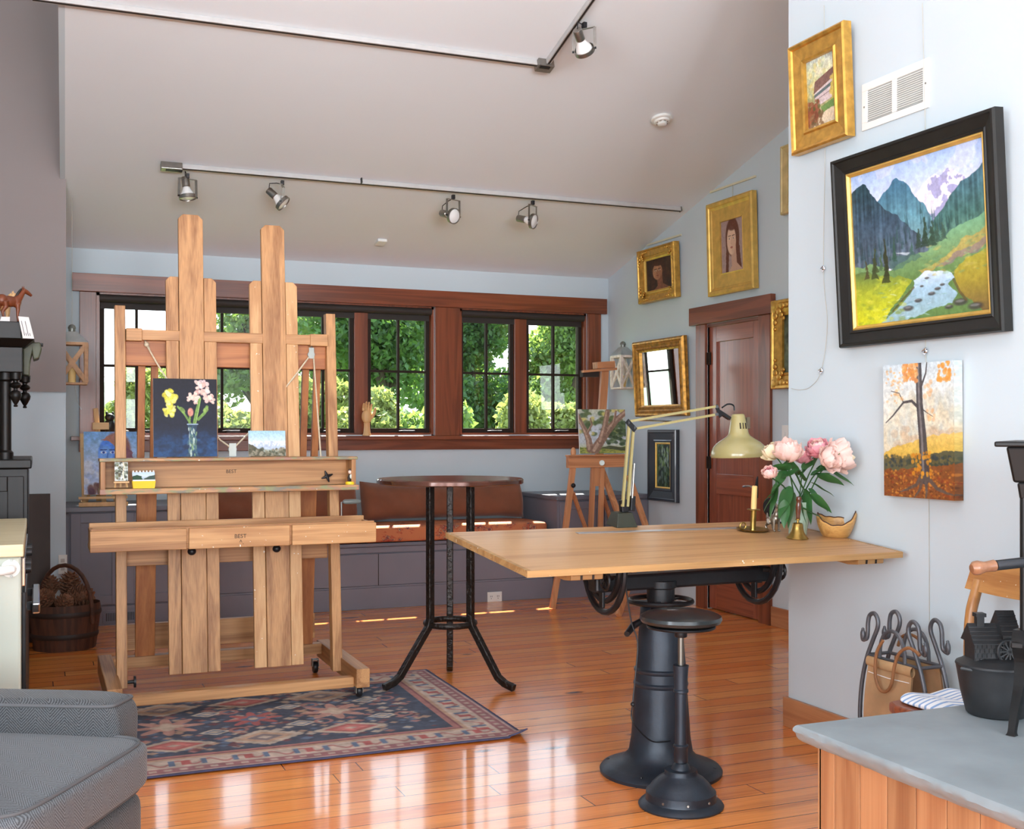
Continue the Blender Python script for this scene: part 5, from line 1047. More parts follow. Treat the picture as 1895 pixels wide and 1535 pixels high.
s = thing('light_switch', 'white switch plate past the door casing, half hidden by the wall corner', 'switch', (DX-.001, 6.2, 1.28), FX)
obj('plate', MB().box(-.035, .035, -.058, .058, 0, .006), WHITEP, s, local=True, bevel=.001); obj('toggle', MB().box(-.005, .005, -.01, .012, .006, .014), WHITEP, s, local=True)
# hanging lanterns
def lantern(label, c, yaw, wf):
    l = thing('hanging_lantern', label, 'lantern', c, Rz(yaw), 'candle lanterns on the walls')
    w, d_, h = .085, .058, .275
    obj('base', MB().box(-w-.008, w+.008, -d_-.008, d_+.008, 0, .014), wf, l, local=True, bevel=.002)
    q = MB()
    for sx in (-1, 1):
        for sy in (-1, 1): q.box(sx*w-.011, sx*w+.011, sy*d_-.011, sy*d_+.011, .014, h-.018)
    q.box(-w-.011, w+.011, -d_-.011, d_+.011, h-.018, h); obj('frame', q, wf, l, local=True)
    for s in (-1, 1):
        q = MB().bar((-w, s*d_, .02), (w, s*d_, h-.014), .03, .008, (0,1,0)).bar((w, s*d_+.001, .02), (-w, s*d_+.001, h-.014), .03, .008, (0,1,0)); obj('cross_brace', q, wf, l, local=True)
        q = MB().bar((s*w, -d_, .02), (s*w, d_, h-.014), .008, .028, (1,0,0)).bar((s*w+.001, d_, .02), (s*w+.001, -d_, h-.014), .008, .028, (1,0,0)); obj('cross_brace', q, wf, l, local=True)
    W_, D_ = w+.014, d_+.014
    obj('roof', MB().hexa([(-W_,-D_,h), (W_,-D_,h), (W_,D_,h), (-W_,D_,h)], [(-.03,-.026,h+.07), (.03,-.026,h+.07), (.03,.026,h+.07), (-.03,.026,h+.07)]), plain('galvanised', (176,180,180), .4, .5, var=.15), l, local=True, bevel=.002)
    obj('chimney', MB().lathe([(.02,h+.068), (.022,h+.09), (.026,h+.092), (.02,h+.11), (.008,h+.118), (0,h+.119)], n=16), ZINC, l, local=True)
    obj('candle', MB().lathe([(.0,.014), (.024,.014), (.024,.11), (.0,.112)], n=16), WAX, l, local=True)
    return l
WWASH = plain('whitewashed_wood', (236,226,214), .7, var=.2, scale=30)
lantern('whitewashed candle lantern on the picture wall beside the gilt mirror', (DX-.082, 8.30, 1.645), 90, WWASH)
l2 = lantern('weathered wood candle lantern hung in front of the window casing by the wall corner', (.205, 7.93, 1.60), 0, plain('weathered_wood', (190,150,116), .8, var=.25, scale=24))
obj('hanger_wire', MB().tube([(.205, 7.93, 2.0), (.205, 7.93, ceil_z(7.93)-.002)], .0014, 6).tube([(.22, 7.93, 1.60), (.235, 7.93, 1.5), (.262, 7.935, 1.44)], .0012, 6), WIRE, l2)
# ---------------------------------------------------------------- paintings on the big easel
def panel(name, label, w, h, th, p, R, art, cat='painting', group=None):
    c = thing(name, label, cat, p, R, group); obj('canvas', art.mesh(w, h, th+.0005), OIL, c, local=True, col=art.colors()); obj('panel_board', MB().box(-w/2, w/2, -h/2, h/2, 0, th), PAPER, c, local=True); return c
a = Art(200, 246, (18,20,34)); a.gput(np.ones_like(a.X, bool), [(0,(22,20,32)), (.6,(18,22,40)), (1,(30,66,110))]); a.dabs(60, (0,.7,1,1), [(34,76,124),(24,54,92),(20,34,60)], (.04,.1), 3, .6, .5)
def petals(cx, cy, s, cols, seed):
    g = np.random.default_rng(seed)
    for k in range(26): an = g.uniform(0, 6.28); q = g.uniform(.2, 1)*s; a.ell(cx+q*math.cos(an), cy+q*math.sin(an)*.85, s*g.uniform(.2, .42), s*g.uniform(.14, .3), cols[int(g.integers(len(cols)))], .85, .3, an)
for p_, w_ in ([[(.63,.58),(.67,.42),(.73,.25)], .035], [[(.58,.58),(.48,.45),(.38,.36)], .03], [[(.56,.58),(.57,.48)], .03], [[(.70,.52),(.8,.44),(.84,.36)], .045]): a.line(p_, w_, (110,146,70)); 
a.line([(.66,.57),(.7,.42),(.74,.26)], .014, (150,184,100)); a.ell(.82, .40, .05, .03, (130,160,80), .9, .3, -.8); a.ell(.45,.40,.06,.025,(120,150,70),.9,.3,.8)
petals(.27, .25, .12, [(222,214,70),(236,230,120),(200,190,50),(240,236,160)], 3); petals(.26, .42, .10, [(226,220,80),(236,232,140),(206,200,70)], 4)
petals(.76, .12, .12, [(226,190,176),(240,214,200),(206,160,150),(232,200,196)], 5); petals(.62, .24, .09, [(240,206,190),(228,190,176)], 6); petals(.87, .25, .09, [(240,206,190),(222,180,170)], 7); a.ell(.58, .43, .045, .055, (226,150,130), .9, .3)
a.poly([(.53,.585),(.69,.585),(.66,.68),(.68,.95),(.72,1.0),(.5,1.0),(.55,.93),(.555,.68)], (44,70,90), 0, 1, .8); a.dabs(40, (.54,.64,.68,.98), [(130,160,110),(90,120,100),(190,206,190),(60,90,110)], (.008,.02), 8, 3); a.line([(.53,.585),(.69,.585)], .018, (150,170,190)); a.line([(.56,.62),(.56,.95)], .01, (120,140,160), .7); a.mott(.2, 30, 3)
zt = 1.1735
def on_tray(px0, px1, h, th, lean): x0, x1 = ony(px0, 840, 5.47).x, ony(px1, 840, 5.47).x; return x0, x1
x0, x1 = on_tray(290, 411, 0, 0, 0); hh = .375; R6 = FY @ Rx(-4.9); yb_ = EL(1.3)-.056
panel('iris_painting', 'dark painting of yellow and pink irises in a glass vase on the easel tray', x1-x0, hh, .012, ((x0+x1)/2, EL(zt+hh/2)-.068, zt+hh/2+.002), R6, a)
a = Art(90, 54); a.grad([(0,(150,190,206)), (.45,(196,216,224)), (1,(200,206,210))]); a.below([(-.02,.62),(.1,.55),(.22,.5),(.32,.4),(.42,.48),(.52,.42),(.6,.38),(.7,.5),(.82,.46),(1.02,.6)], (176,190,210), .04, 3); a.put((a.vn(30, 4) > .5) & (a.Y > .4) & (a.Y < .6), (230,234,240), .7)
a.below([(-.02,.66),(.3,.70),(.6,.74),(1.02,.7)], (150,160,150), .03, 5); a.below([(-.02,.5),(.12,.56),(.25,.7),(.5,.86),(.8,.95),(1.02,1.0)], (88,84,66), .06, 6); a.dabs(60, (0,.72,1,1), [(110,104,84),(70,72,54),(150,140,120)], (.02,.05), 7); a.mott(.12, 30, 3)
x0, x1 = on_tray(471, 541, 0, 0, 0); hh = .125
panel('mountain_study', 'small unframed study of snowy mountains standing on the easel tray', x1-x0, hh, .008, ((x0+x1)/2, EL(zt+hh/2)-.062, zt+hh/2+.002), R6, a)
# small things in the upper tray
ty, tz = yf+.035, 1.0345
p = ony(224, 906, ty); p.z = tz+.001; tz += .004; me_ = thing('miniature_easel', 'tiny wooden display easel in the tray holding a miniature painting', 'easel', p)
q = MB().box(p.x-.033, p.x+.035, ty-.018, ty+.004, tz+.022, tz+.029); obj('ledge', q, PALEW['X'], me_)
for s in (-1, 1): obj('leg', MB().bar((p.x+s*.026, ty-.004, tz), (p.x+s*.012, ty+.018, tz+.11), .007, .006), PALEW['Z'], me_)
obj('leg', MB().bar((p.x, ty+.034, tz), (p.x, ty+.018, tz+.10), .007, .006), PALEW['Z'], me_)
a = Art(44, 58, (190,196,190)); a.dabs(70, (0,0,1,1), [(70,80,70),(130,140,120),(220,226,226),(96,90,60),(60,60,50)], (.05,.14), 3, .7); a.line([(.7,1.0),(.62,.6),(.72,.3),(.6,.0)], .09, (220,214,190)); a.line([(.64,.5),(.4,.3)], .05, (60,50,40)); a.mott(.1, 20, 2)
panel('miniature_painting', 'miniature tree painting on the tiny easel in the upper tray', .058, .095, .003, (p.x, ty-.0145, tz+.0785), FY @ Rx(-8), a)
tz -= .004; p = ony(266, 909, ty-.01); p.z = tz; yx = thing('yellow_box', 'tiny yellow box with a scalloped picture lid in the upper easel tray', 'box', p)
w2 = .052; y0 = ty-.022
obj('body', MB().hexa([(p.x-w2*.92, y0, tz), (p.x+w2*.92, y0, tz), (p.x+w2*.92, y0+.045, tz), (p.x-w2*.92, y0+.045, tz)], [(p.x-w2, y0-.004, tz+.034), (p.x+w2, y0-.004, tz+.034), (p.x+w2, y0+.049, tz+.034), (p.x-w2, y0+.049, tz+.034)]), YELLOW, yx)
a = Art(48, 30); a.grad([(0,(190,214,232)), (.5,(214,226,236)), (1,(150,170,190))]); a.poly([(-.02,.55),(.2,.35),(.4,.5),(.45,1.02),(-.02,1.02)], (60,84,66), .08); a.poly([(.5,.8),(.75,.5),(1.02,.35),(1.02,1.02),(.45,1.02)], (76,92,84), .08); lid = obj('lid', a.mesh(.1, .045, 0).xf(M.Translation((p.x, y0+.016, tz+.056)) @ M.Rotation(math.radians(52), 4, 'X')), OIL, yx, col=a.colors())
q = MB()
for k in range(7): q.ell((p.x-.045+.015*k, y0+.031, tz+.076), (.0045, .003, .006), 8, 6)
obj('lid_edge', q.box(p.x-.05, p.x+.05, y0-.003, y0+.001, tz+.034, tz+.04), PAPER, yx)
p = ony(648, 904, ty-.014); p.z = tz+.001; fg = thing('toy_figurine', 'tiny dark-haired toy figurine on a yellow stand at the end of the tray', 'figurine', p)
L_ = lambda x, y, z: V((p.x+x, ty+y-.01, tz+z))
obj('stand', MB().lathe([(0,0), (.022,0), (.023,.006), (.021,.014), (0,.015)], L_(0,0,0), 24), YELLOW, fg)
obj('body', MB().tube([L_(-.006,0,.014), L_(-.004,0,.034), L_(-.002,0,.05)], [.005,.009,.005], 10).tube([L_(.006,0,.014), L_(.004,0,.034)], [.004,.006], 8), INK, fg)
obj('apron', MB().ell(L_(.007,-.006,.04), (.011,.007,.013), 12, 8), plain('pale_cloth', (206,216,206), .7), fg)
obj('head', MB().ell(L_(0,-.001,.062), (.0095,.009,.0105), 14, 10), SKINTOY, fg)
obj('hair', MB().ell(L_(.003,.002,.069), (.0115,.0105,.009), 14, 10).ell(L_(.008,.003,.062), (.006,.007,.01), 10, 8), plain('toy_hair', (84,58,46), .6), fg)
obj('paint_brush', MB().tube([ony(337, 906, yf-.001), ony(400, 904.8, yf-.001), ony(446, 905, yf-.001)], [.002,.0032,.002], 8).xf(M.Translation((0, 0, .0))), INK, label='thin dark brush handle lying along the lip of the upper easel tray', cat='brush')
# ---------------------------------------------------------------- track lights and ceiling fittings
CN = V((0, -KS, -1)).normalized(); CU = V((0, 1, -KS)).normalized()   # out of the ceiling; down the slope
def track(label, pts, w=.026, h=.03):
    t = thing('track_rail', label, 'track', pts[0])
    for i in range(len(pts)-1):
        a, b = pts[i]+CN*(h/2+.0015), pts[i+1]+CN*(h/2+.0015); q = MB().bar(a, b, w, h, CN); obj('channel', q, plain('track_white', (196,195,194), .4, .2), t, bevel=.002)
        obj('slot', MB().bar(a+CN*(h/2+.0004), b+CN*(h/2+.0004), .012, .002, CN), INK, t)
    return t
def head(label, pt, aim, yaw_dir, white=True, h=.03):
    p = pt+CN*(h+.002); t = thing('track_light_head', label, 'spotlight', p, group='spotlights on the ceiling tracks')
    obj('adapter', MB().bar(p, p+V((0,0,-.03)), .03, .02, (1,0,0)), BLACK, t, bevel=.002)
    aim = V(aim).normalized(); c = p+V((0,0,-.145)); sd = V(yaw_dir).normalized(); r = .052
    q = MB(); top = p+V((0,0,-.034))
    for s in (-1, 1): q.bar(top+sd*s*(r+.004), c+sd*s*(r+.006), .016, .003, aim.cross(sd))
    q.bar(top-sd*(r+.006), top+sd*(r+.006), .016, .003, (0,0,1)); obj('yoke', q, STEEL, t)
    R = to_dir(aim); c0 = c-aim*.02
    obj('socket', MB().lathe([(0,-.105), (.023,-.105), (.025,-.1), (.025,-.045), (.02,-.04)], c0, 24, R=R), STEEL, t)
    obj('bulb', MB().lathe([(.02,-.042), (.024,-.03), (.04,.0), (.048,.022), (.048,.03), (.03,.036), (0,.038)], c0, 28, R=R), BULB, t)
    obj('rim', MB().lathe([(.049,.012), (.054,.012), (.055,.034), (.05,.036), (.049,.03)], c0, 28, R=R, caps=False), STEEL, t)
    for s in (-1, 1): obj('pivot_screw', MB().cyl(c+sd*s*(r+.004), c+sd*s*(r+.013), .006, 10), BLACK, t)
    e_ = c0-aim*.1; obj('lead', MB().tube([p+V((0,0,-.025)), p+V((0,0,-.05))-aim*.05, e_.lerp(p, .35)-aim*.035, e_], .003, 6), BLACK, t)
A0, A1 = onceil(297, 301), onceil(1258, 384); ta = track('long ceiling track with four spotlights above the window wall', [A0, A1])
bx = MB().bar(A0-V((.0,0,0))+CN*.024, A0+(A1-A0).normalized()*.13+CN*.024, .05, .046, CN); obj('live_end', bx, STEEL, ta, bevel=.003); obj('end_cap', MB().bar(A0+(A1-A0).normalized()*.03+CN*.0475, A0+(A1-A0).normalized()*.13+CN*.0475, .022, .003, CN), BLACK, ta)
jp = onceil(668, 331); obj('joint', MB().bar(jp+CN*.017-V((.004,0,0)), jp+CN*.017+V((.004,0,0)), .035, .034, CN), BLACK, ta)
obj('end_cap', MB().bar(A1+CN*.017, A1+CN*.017+V((.008,0,0)), .034, .033, CN), STEEL, ta)
for lb, px, py, aim, yd in (('spotlight over the taller-board mast, pointing straight down beside the track feed', 347, 313, (.12,-.1,-1), (.95,.3,0)), ('spotlight tilted towards the floor over the second easel mast', 522, 326, (.75,-.35,-.75), (.35,.94,0)),
                        ('spotlight with its round lens facing the room above the knotty post', 838, 353, (.38,-.85,-.28), (.9,.35,0)), ('spotlight with its lens turned to the picture wall, last on the long track', 985, 364, (.62,-.72,-.25), (.76,.62,0))): head(lb, onceil(px, py), aim, yd)
B0, BC, B1 = onceil(60, -11), onceil(1010, 115), onceil(1132, -60)
tb = track('L-shaped ceiling track high over the room with one spotlight', [B0, BC, B1])
obj('corner_joint', MB().bar(BC+CN*.024-V((.06,0,0)), BC+CN*.024+V((.035,0,0)), .07, .046, CN), STEEL, tb, bevel=.003); obj('joint_cover', MB().bar(BC+CN*.049-V((.05,0,0))-CU*.018, BC+CN*.049+V((.01,0,0))-CU*.018, .02, .004, CN), BLACK, tb)
head('lone spotlight on the L-shaped track near its corner', onceil(1080, 32), (.62,.55,-.62), (.75,-.6,.1))
sm = onceil(1224, 219); RS = to_dir(CN)
d = thing('smoke_detector', 'round white smoke detector on the sloping ceiling', 'smoke detector', sm)
obj('base', MB().lathe([(0,.001), (.066,.001), (.068,.006), (.066,.016), (.058,.02), (0,.02)], sm, 36, R=RS), WHITEP, d); obj('cover', MB().lathe([(.05,.02), (.046,.03), (.03,.034), (.028,.046), (.022,.05), (0,.05)], sm, 32, R=RS), WHITEP, d)
for k in range(8): a = k*PI/4; obj('slot', MB().bar(sm+RS @ V((.036*math.cos(a-.2), .036*math.sin(a-.2), .0335)), sm+RS @ V((.036*math.cos(a+.2), .036*math.sin(a+.2), .0335)), .006, .003, CN), plain('grey_slot', (150,146,138), .6), d)
sn = onceil(705, 446); obj('ceiling_sensor', MB().bar(sn+CN*.0125-V((.036,0,0)), sn+CN*.0125+V((.036,0,0)), .085, .022, CN), WHITEP, label='small square white sensor box on the ceiling above the window', cat='sensor', bevel=.004)
# ---------------------------------------------------------------- small brown easel with the oak painting
f1, f2 = onz(1022, 1128, .0), onz(1144, 1142, .0)
e2 = thing('field_easel', 'brown wooden tripod easel holding the tree painting in front of the end cabinet', 'easel', ((f1.x+f2.x)/2, f1.y, 0))
EY = 7.62; Q = lambda px, py, y=EY: ony(px, py, y)
obj('tray', MB().bar(Q(1050, 856), Q(1158, 854), .05, .085, (0,0,1)), SMALLE['X'], e2, bevel=.003)
obj('tray_ledge', MB().bar(Q(1049, 844, EY-.03), Q(1160, 842, EY-.03), .06, .012, (0,0,1)), SMALLE['X'], e2, bevel=.002)
obj('front_leg', MB().bar(Q(1060, 866), Q(1047, 975), .042, .03, (0,1,0)).bar(Q(1047, 975), f1+V((0,0,.006)), .042, .03, (0,1,0)), SMALLE['Z'], e2, bevel=.003)
obj('leg_head', MB().ell(Q(1061, 838, EY+.01), (.022, .018, .04), 12, 8), SMALLE['Z'], e2)
ft = V((4.33, 7.3, 0)); obj('side_leg', MB().bar(Q(1163, 880, EY+.03), ft+V((0,0,.006)), .042, .03, (0,1,0)), SMALLE['Z'], e2, bevel=.003)
obj('rear_leg', MB().bar(Q(1178, 1040, 7.35), f2+V((0,0,.006)), .042, .03, (0,1,0)).bar(Q(1112, 866, EY+.12), Q(1178, 1040, 7.35), .042, .03, (0,1,0)), SMALLE['Z'], e2, bevel=.003)
obj('mast', MB().bar(Q(1098, 866, EY+.01), Q(1093, 985, EY+.01), .034, .03, (0,1,0)).bar(Q(1114, 866, EY+.01), Q(1111, 985, EY+.01), .034, .03, (0,1,0)).bar(Q(1106, 866, EY+.015), Q(1105, 900, EY+.015), .06, .02, (0,1,0)), SMALLE['Z'], e2, bevel=.002)
obj('mast_extension', MB().bar(Q(1108, 860, EY+.06), Q(1119, 686, EY+.08), .06, .03, (0,1,0)), SMALLE['Z'], e2, bevel=.002)
obj('top_clamp', MB().bar(Q(1101, 677, EY+.06), Q(1134, 675, EY+.06), .08, .05, (0,0,1)).bar(Q(1078, 688, EY+.05), Q(1140, 683, EY+.05), .04, .018, (0,0,1)), SMALLE['X'], e2, bevel=.002)
obj('clamp_bracket', MB().bar(Q(1076, 692, EY+.09), Q(1106, 692, EY+.09), .05, .05, (0,0,1)), INK, e2)
for a, b in (((1060, 912), (1086, 985)), ((1114, 912), (1133, 972))): obj('brace', MB().bar(Q(a[0], a[1], EY+.04), Q(b[0], b[1], EY+.2), .026, .02, (0,1,0)), SMALLE['Z'], e2)
obj('wing_nut', MB().cyl(Q(1114, 857, EY-.035), Q(1114, 857, EY-.02), .02, 14), ZINC, e2); obj('leg_knob', MB().ell(Q(1061, 899, EY-.03), .018, 12, 8), BLACK, e2)
a = Art(150, 136); a.grad([(0,(190,196,176)), (.5,(176,186,196)), (.75,(190,200,206)), (1,(150,160,90))]); a.dabs(80, (0,0,1,.62), [(120,130,80),(96,112,76),(206,196,120),(196,206,216),(76,96,66)], (.04,.09), 3, .7); a.dabs(50, (.5,.3,1,.8), [(70,92,66),(90,112,80),(60,78,56)], (.03,.07), 4, .6)
a.put(a.Y > .86, (150,156,84)); a.dabs(60, (0,.84,1,1), [(96,116,60),(170,170,90),(120,136,76)], (.03,.06), 5, .4); a.poly([(.45,.88),(.62,.82),(1.02,.88),(1.02,.95)], (84,92,70))
for p_, w_, w2 in (([(.22,.9),(.2,.7),(.14,.5),(.05,.3),(-.02,.1)], .15, .06), ([(.32,.92),(.45,.72),(.6,.5),(.8,.25),(1.02,.05)], .2, .1), ([(.45,.72),(.55,.4),(.62,.05)], .14, .1), ([(.62,.5),(.75,.3),(.8,.05)], .07, .04), ([(.17,.55),(.28,.35),(.25,.2)], .05, .02)): a.line(p_, w_, (138,112,98), .95, w2); a.line([(x-.02, y) for x, y in p_], w_*.35, (186,160,140), .8, w2*.35)
a.mott(.16, 26, 3); c = Q(1114, 806, EY-.015); panel('oak_painting', 'painting of a spreading tree with forked trunks on the brown tripod easel', .385, .33, .012, V((c.x, c.y, Q(1114, 842, EY-.03).z+.008+.166)), FY @ Rx(-5) @ Ry(-2), a)
# ---------------------------------------------------------------- on the sill and the window-side cabinet
hp = V((ony(679, 806, 8.66).x, 8.66, 1.2632)); h = thing('wooden_hand', 'jointed pale wooden artist hand standing on the window sill', 'mannequin hand', hp)
obj('base', MB().lathe([(.0,0), (.034,0), (.034,.006), (.028,.02), (.024,.06), (.023,.09), (.026,.1), (0,.102)], hp, 20), PALEW['Z'], h)
obj('palm', MB().ell(hp+V((0,0,.15)), (.042, .022, .058), 16, 12), PALEW['Z'], h)
for k, (dx, ln) in enumerate(((-.028,.055), (-.010,.068), (.009,.066), (.027,.052))):
    b0_ = hp+V((dx,-.004,.195)); q = MB(); z = 0
    for s_, r in ((.45,.0105), (.32,.0095), (.23,.008)):
        bend = [-.0, -.012, -.026][int(z > .3)+int(z > .6)]; m0_ = b0_+V((dx*.12*z, bend*.5 if z else 0, ln*z)); z += s_; m1_ = b0_+V((dx*.12*z, bend, ln*z*.97)); q.tube([m0_, m0_.lerp(m1_, .5), m1_], [r*.92, r, r*.85], 10); q.ell(m1_, r*.8, 8, 6)
    obj('finger', q, PALEW['Z'], h)
t0 = hp+V((.036,-.006,.14)); obj('thumb', MB().tube([t0, t0+V((.018,-.012,.032)), t0+V((.024,-.02,.06)), t0+V((.02,-.026,.078))], [.011,.012,.0105,.007], 10), PALEW['Z'], h)
sp_ = V((.478, 8.67, 1.2632)); s = thing('owl_statuette', 'small black statuette on the sill beside the little window easel', 'statuette', sp_)
obj('body', MB().lathe([(0,0), (.034,0), (.034,.012), (.024,.016), (.032,.04), (.04,.075), (.034,.1), (.028,.112), (0,.118)], sp_, 20).ell(sp_+V((0,-.004,.135)), (.034,.03,.03), 14, 10).ell(sp_+V((.02,0,.162)), (.009,.009,.014), 8, 6).ell(sp_+V((-.02,0,.162)), (.009,.009,.014), 8, 6), STONEG, s)
for nm, lb, x, r in (('sill_trinket', 'small round brown trinket next to the black statuette on the sill', .59, .022), ('sill_trinket', 'brown pebble-like trinket on the sill behind the easel upright', .70, .018)):
    obj(nm, MB().ell((x, 8.67, 1.2632+r), (r*1.3, r, r), 14, 10), BUCKETW['X'], label=lb, cat='trinket', group='trinkets on the sill')
se = ony(185, 805, 8.63); w_ = thing('desk_easel', 'slim empty wooden easel standing on the cabinet against the window casing', 'easel', (se.x, 8.55, .7955))
obj('mast', MB().bar((se.x+.02, 8.50, .797), (se.x-.03, 8.60, 1.46), .034, .018, (0,1,0)), PALEW['Z'], w_, bevel=.002); obj('clamp', MB().bar((se.x-.055, 8.545, 1.335), (se.x+.055, 8.545, 1.335), .04, .05, (0,0,1)), PALEW['X'], w_, bevel=.002)
for s in (-1, 1): obj('leg', MB().bar((se.x+s*.10, 8.48, .797), (se.x, 8.53, 1.1), .022, .016, (0,1,0)), PALEW['Z'], w_)
te = thing('table_easel', 'small wooden table easel carrying the blue-faced portrait on the grey cabinet', 'easel', (.4, 7.95, .7955))
YE = 8.16
obj('base_frame', MB().box(.27, .29, YE-.1, YE+.29, .797, .822).box(.50, .52, YE-.1, YE+.29, .797, .822).box(.25, .56, YE-.115, YE-.085, .797, .825), PALEW['Y'], te, bevel=.002)
obj('ledge', MB().box(.25, .56, YE-.07, YE-.02, .845, .86), PALEW['X'], te)
for x in (.285, .50): obj('upright', MB().bar((x, YE-.02, .80), (x-.01, YE+.1, 1.28), .024, .02, (0,1,0)), PALEW['Z'], te, bevel=.002)
obj('cross_bar', MB().bar((.27, YE+.075, 1.18), (.51, YE+.075, 1.18), .03, .018, (0,0,1)), PALEW['X'], te); obj('strut', MB().bar((.39, YE+.085, 1.17), (.39, YE+.27, .815), .03, .018, (0,1,0)), PALEW['Z'], te)
a = Art(140, 182, (150,186,226)); a.grad([(0,(120,170,226)), (.6,(190,206,230)), (1,(206,200,214))]); a.mott(.12, 10, 3); a.dabs(50, (0,.4,.5,1), [(206,214,230),(170,190,226)], (.05,.1), 4)
a.ell(.62, .29, .26, .28, (150,104,100), 1, .2); a.poly([(.7,.12),(.9,.32),(.97,.7),(.9,1.0),(.72,.85)], (134,90,104), .06); a.ell(.47, .36, .2, .26, (84,136,230), 1, .15); a.ell(.41, .40, .13, .17, (126,176,244), .8, .4); a.poly([(.32,.14),(.55,.04),(.75,.17),(.78,.45),(.66,.35),(.5,.16)], (166,116,100), .05)
for ex in (.37, .54): a.ell(ex, .335, .055, .02, (236,240,250), .9, .3); a.ell(ex, .335, .025, .018, (30,60,160), .9, .3); a.line([(ex-.06,.295),(ex+.06,.29)], .02, (50,60,120))
a.line([(.45,.35),(.43,.44),(.47,.45)], .018, (60,100,200)); a.ell(.46, .52, .06, .02, (120,80,160), .9, .3); a.dabs(24, (.1,.75,.6,1), [(110,70,60),(90,60,80),(180,150,150)], (.03,.07), 5, 1.6); a.mott(.12, 24, 6)
panel('blue_portrait', 'painting of a blue-skinned face with brown hair on the table easel', .34, .43, .014, V((ony(155, 805, YE).x+.17, YE-.005, .866+.216)), FY @ Rx(-12), a)
# ---------------------------------------------------------------- bucket of pine cones
bc = V((.15, 7.33, 0)); bk = thing('wooden_bucket', 'old oval wooden bucket with a bentwood handle full of pine cones', 'bucket', bc)
def bkf(u, v):
    a = 2*PI*u; hgt = .27; t = v/.5 if v < .5 else (1-v)/.5; r0 = .175+.035*t-(.012 if v >= .5 else 0); g_ = .003*abs(math.sin(7*a)) if v < .5 else 0
    return bc+V(((r0-g_)*math.cos(a), (r0*.86-g_)*math.sin(a), hgt*t if v < .5 else .02+(hgt-.02)*t))
mb = MB().grid(bkf, 96, 13, cu=True); mb.add([bkf(k/96, 0) for k in range(96)], [tuple(range(96))[::-1]]); mb.add([bkf(k/96, 1) for k in range(96)], [tuple(range(96))])
obj('body', mb, BUCKETW['Z'], bk)
for z, r in ((.07, .185), (.20, .2015)): obj('hoop', MB().grid(lambda u, v, z=z, r=r: bc+V(((r+.002+.005*math.sin(PI*v))*math.cos(2*PI*u), (r+.002+.005*math.sin(PI*v))*.865*math.sin(2*PI*u), z+.03*v)), 72, 4, cu=True), plain('dark_hoop', (44,30,24), .6), bk)
obj('handle', MB().tube([bc+V((-.0+.0*k, -.175*math.cos(PI*k/14), .12+.0+.36*math.sin(PI*k/14)**.8+.0)) if False else bc+V((.165*math.cos(PI*k/14)*.9, -.05-.12*math.cos(PI*k/14), .16+.34*math.sin(PI*k/14)**.75)) for k in range(15)], .0125, 10), BUCKETW['Y'], bk)
CONE = plain('pine_cone_scale', (126,84,60), .8, var=.3, scale=30)
def cone(p, ax, ln, r, seed):
    mb = MB(); Q = to_dir(V(ax).normalized()); g = random.Random(seed)
    mb.ell(V(p)+Q @ V((0,0,ln*.5)), (r*.6, r*.6, ln*.5), 10, 8, R=Q)
    for i in range(78):
        t = i/78; an = i*2.39996; rr = r*(math.sin(PI*(.12+.84*t)))**.7; z = ln*(.05+.9*t); o_ = V((math.cos(an), math.sin(an), 0)); s_ = V((-math.sin(an), math.cos(an), 0)); w_ = r*.3*(1-.4*t); b_ = o_*rr*.45+V((0,0,z)); e_ = o_*rr*1.05+V((0,0,z+ln*.055))
        vs = [b_-s_*w_*.5, b_+s_*w_*.5, e_+s_*w_*.8, e_+o_*r*.12+V((0,0,.006)), e_-s_*w_*.8]; up_ = V((0,0,.006))
        mb.add([V(p)+Q @ q for q in vs]+[V(p)+Q @ (q+up_) for q in vs], [(4,3,2,1,0), (5,6,7,8,9)]+[(j, (j+1) % 5, 5+(j+1) % 5, 5+j) for j in range(5)])
    return mb
for lb, p, ax, ln, r, sd_ in (('biggest pine cone lying across the top of the bucket with its round end out', (.0,.02,.30), (.8,-.35,.05), .17, .068, 1), ('pine cone at the wall side of the heap in the wooden bucket', (-.07,.06,.31), (-.1,-.2,.95), .12, .046, 2), ('pine cone standing upright at the back of the bucket', (.02,.10,.28), (.1,.1,1), .16, .06, 3),
                              ('small pine cone low at the front rim of the bucket', (-.03,-.09,.24), (.4,-.4,.8), .10, .05, 4), ('pine cone at the cabinet-side end of the bucket heap', (.118,.05,.255), (.2,.1,.9), .08, .034, 5), ('dark pine cone nearest the enamel stove in the bucket', (-.085,-.045,.27), (-.4,-.5,.7), .11, .052, 6)):
    obj('pine_cone', cone(bc+V(p), ax, ln, r, sd_), CONE, label=lb, cat='pine cone', group='pine cones in the bucket')
o = thing('wall_outlet', 'pale outlet plate on the wall end above the wooden bucket', 'outlet', (.135, 7.699, .5)); p = ony(116, 1045, 7.699)
obj('cover_plate', MB().box(p.x-.026, p.x+.026, 7.69, 7.6985, p.z-.06, p.z+.06), WHITEP, o, bevel=.002)
for dz in (-.025, .025): obj('socket', MB().box(p.x-.012, p.x+.012, 7.6885, 7.6905, p.z+dz-.012, p.z+dz+.012), plain('outlet_grey', (190,186,180), .5), o)
p0, p1 = ony(55, 915, 7.66), ony(93, 1085, 7.66); obj('leaning_dark_patch', MB().hexa([(-.2, 7.58, .0), (p1.x, 7.58, .0), (p1.x, 7.6, .0), (-.2, 7.6, .0)], [(-.2, 7.665, p0.z), (p1.x, 7.665, p0.z), (p1.x, 7.685, p0.z), (-.2, 7.685, p0.z)]), plain('dark_brown_patch', (74,64,60), .7), label='dark brown board leaning on the wall behind the wooden bucket', cat='board')  # flat dark brown shape sloping against the wall
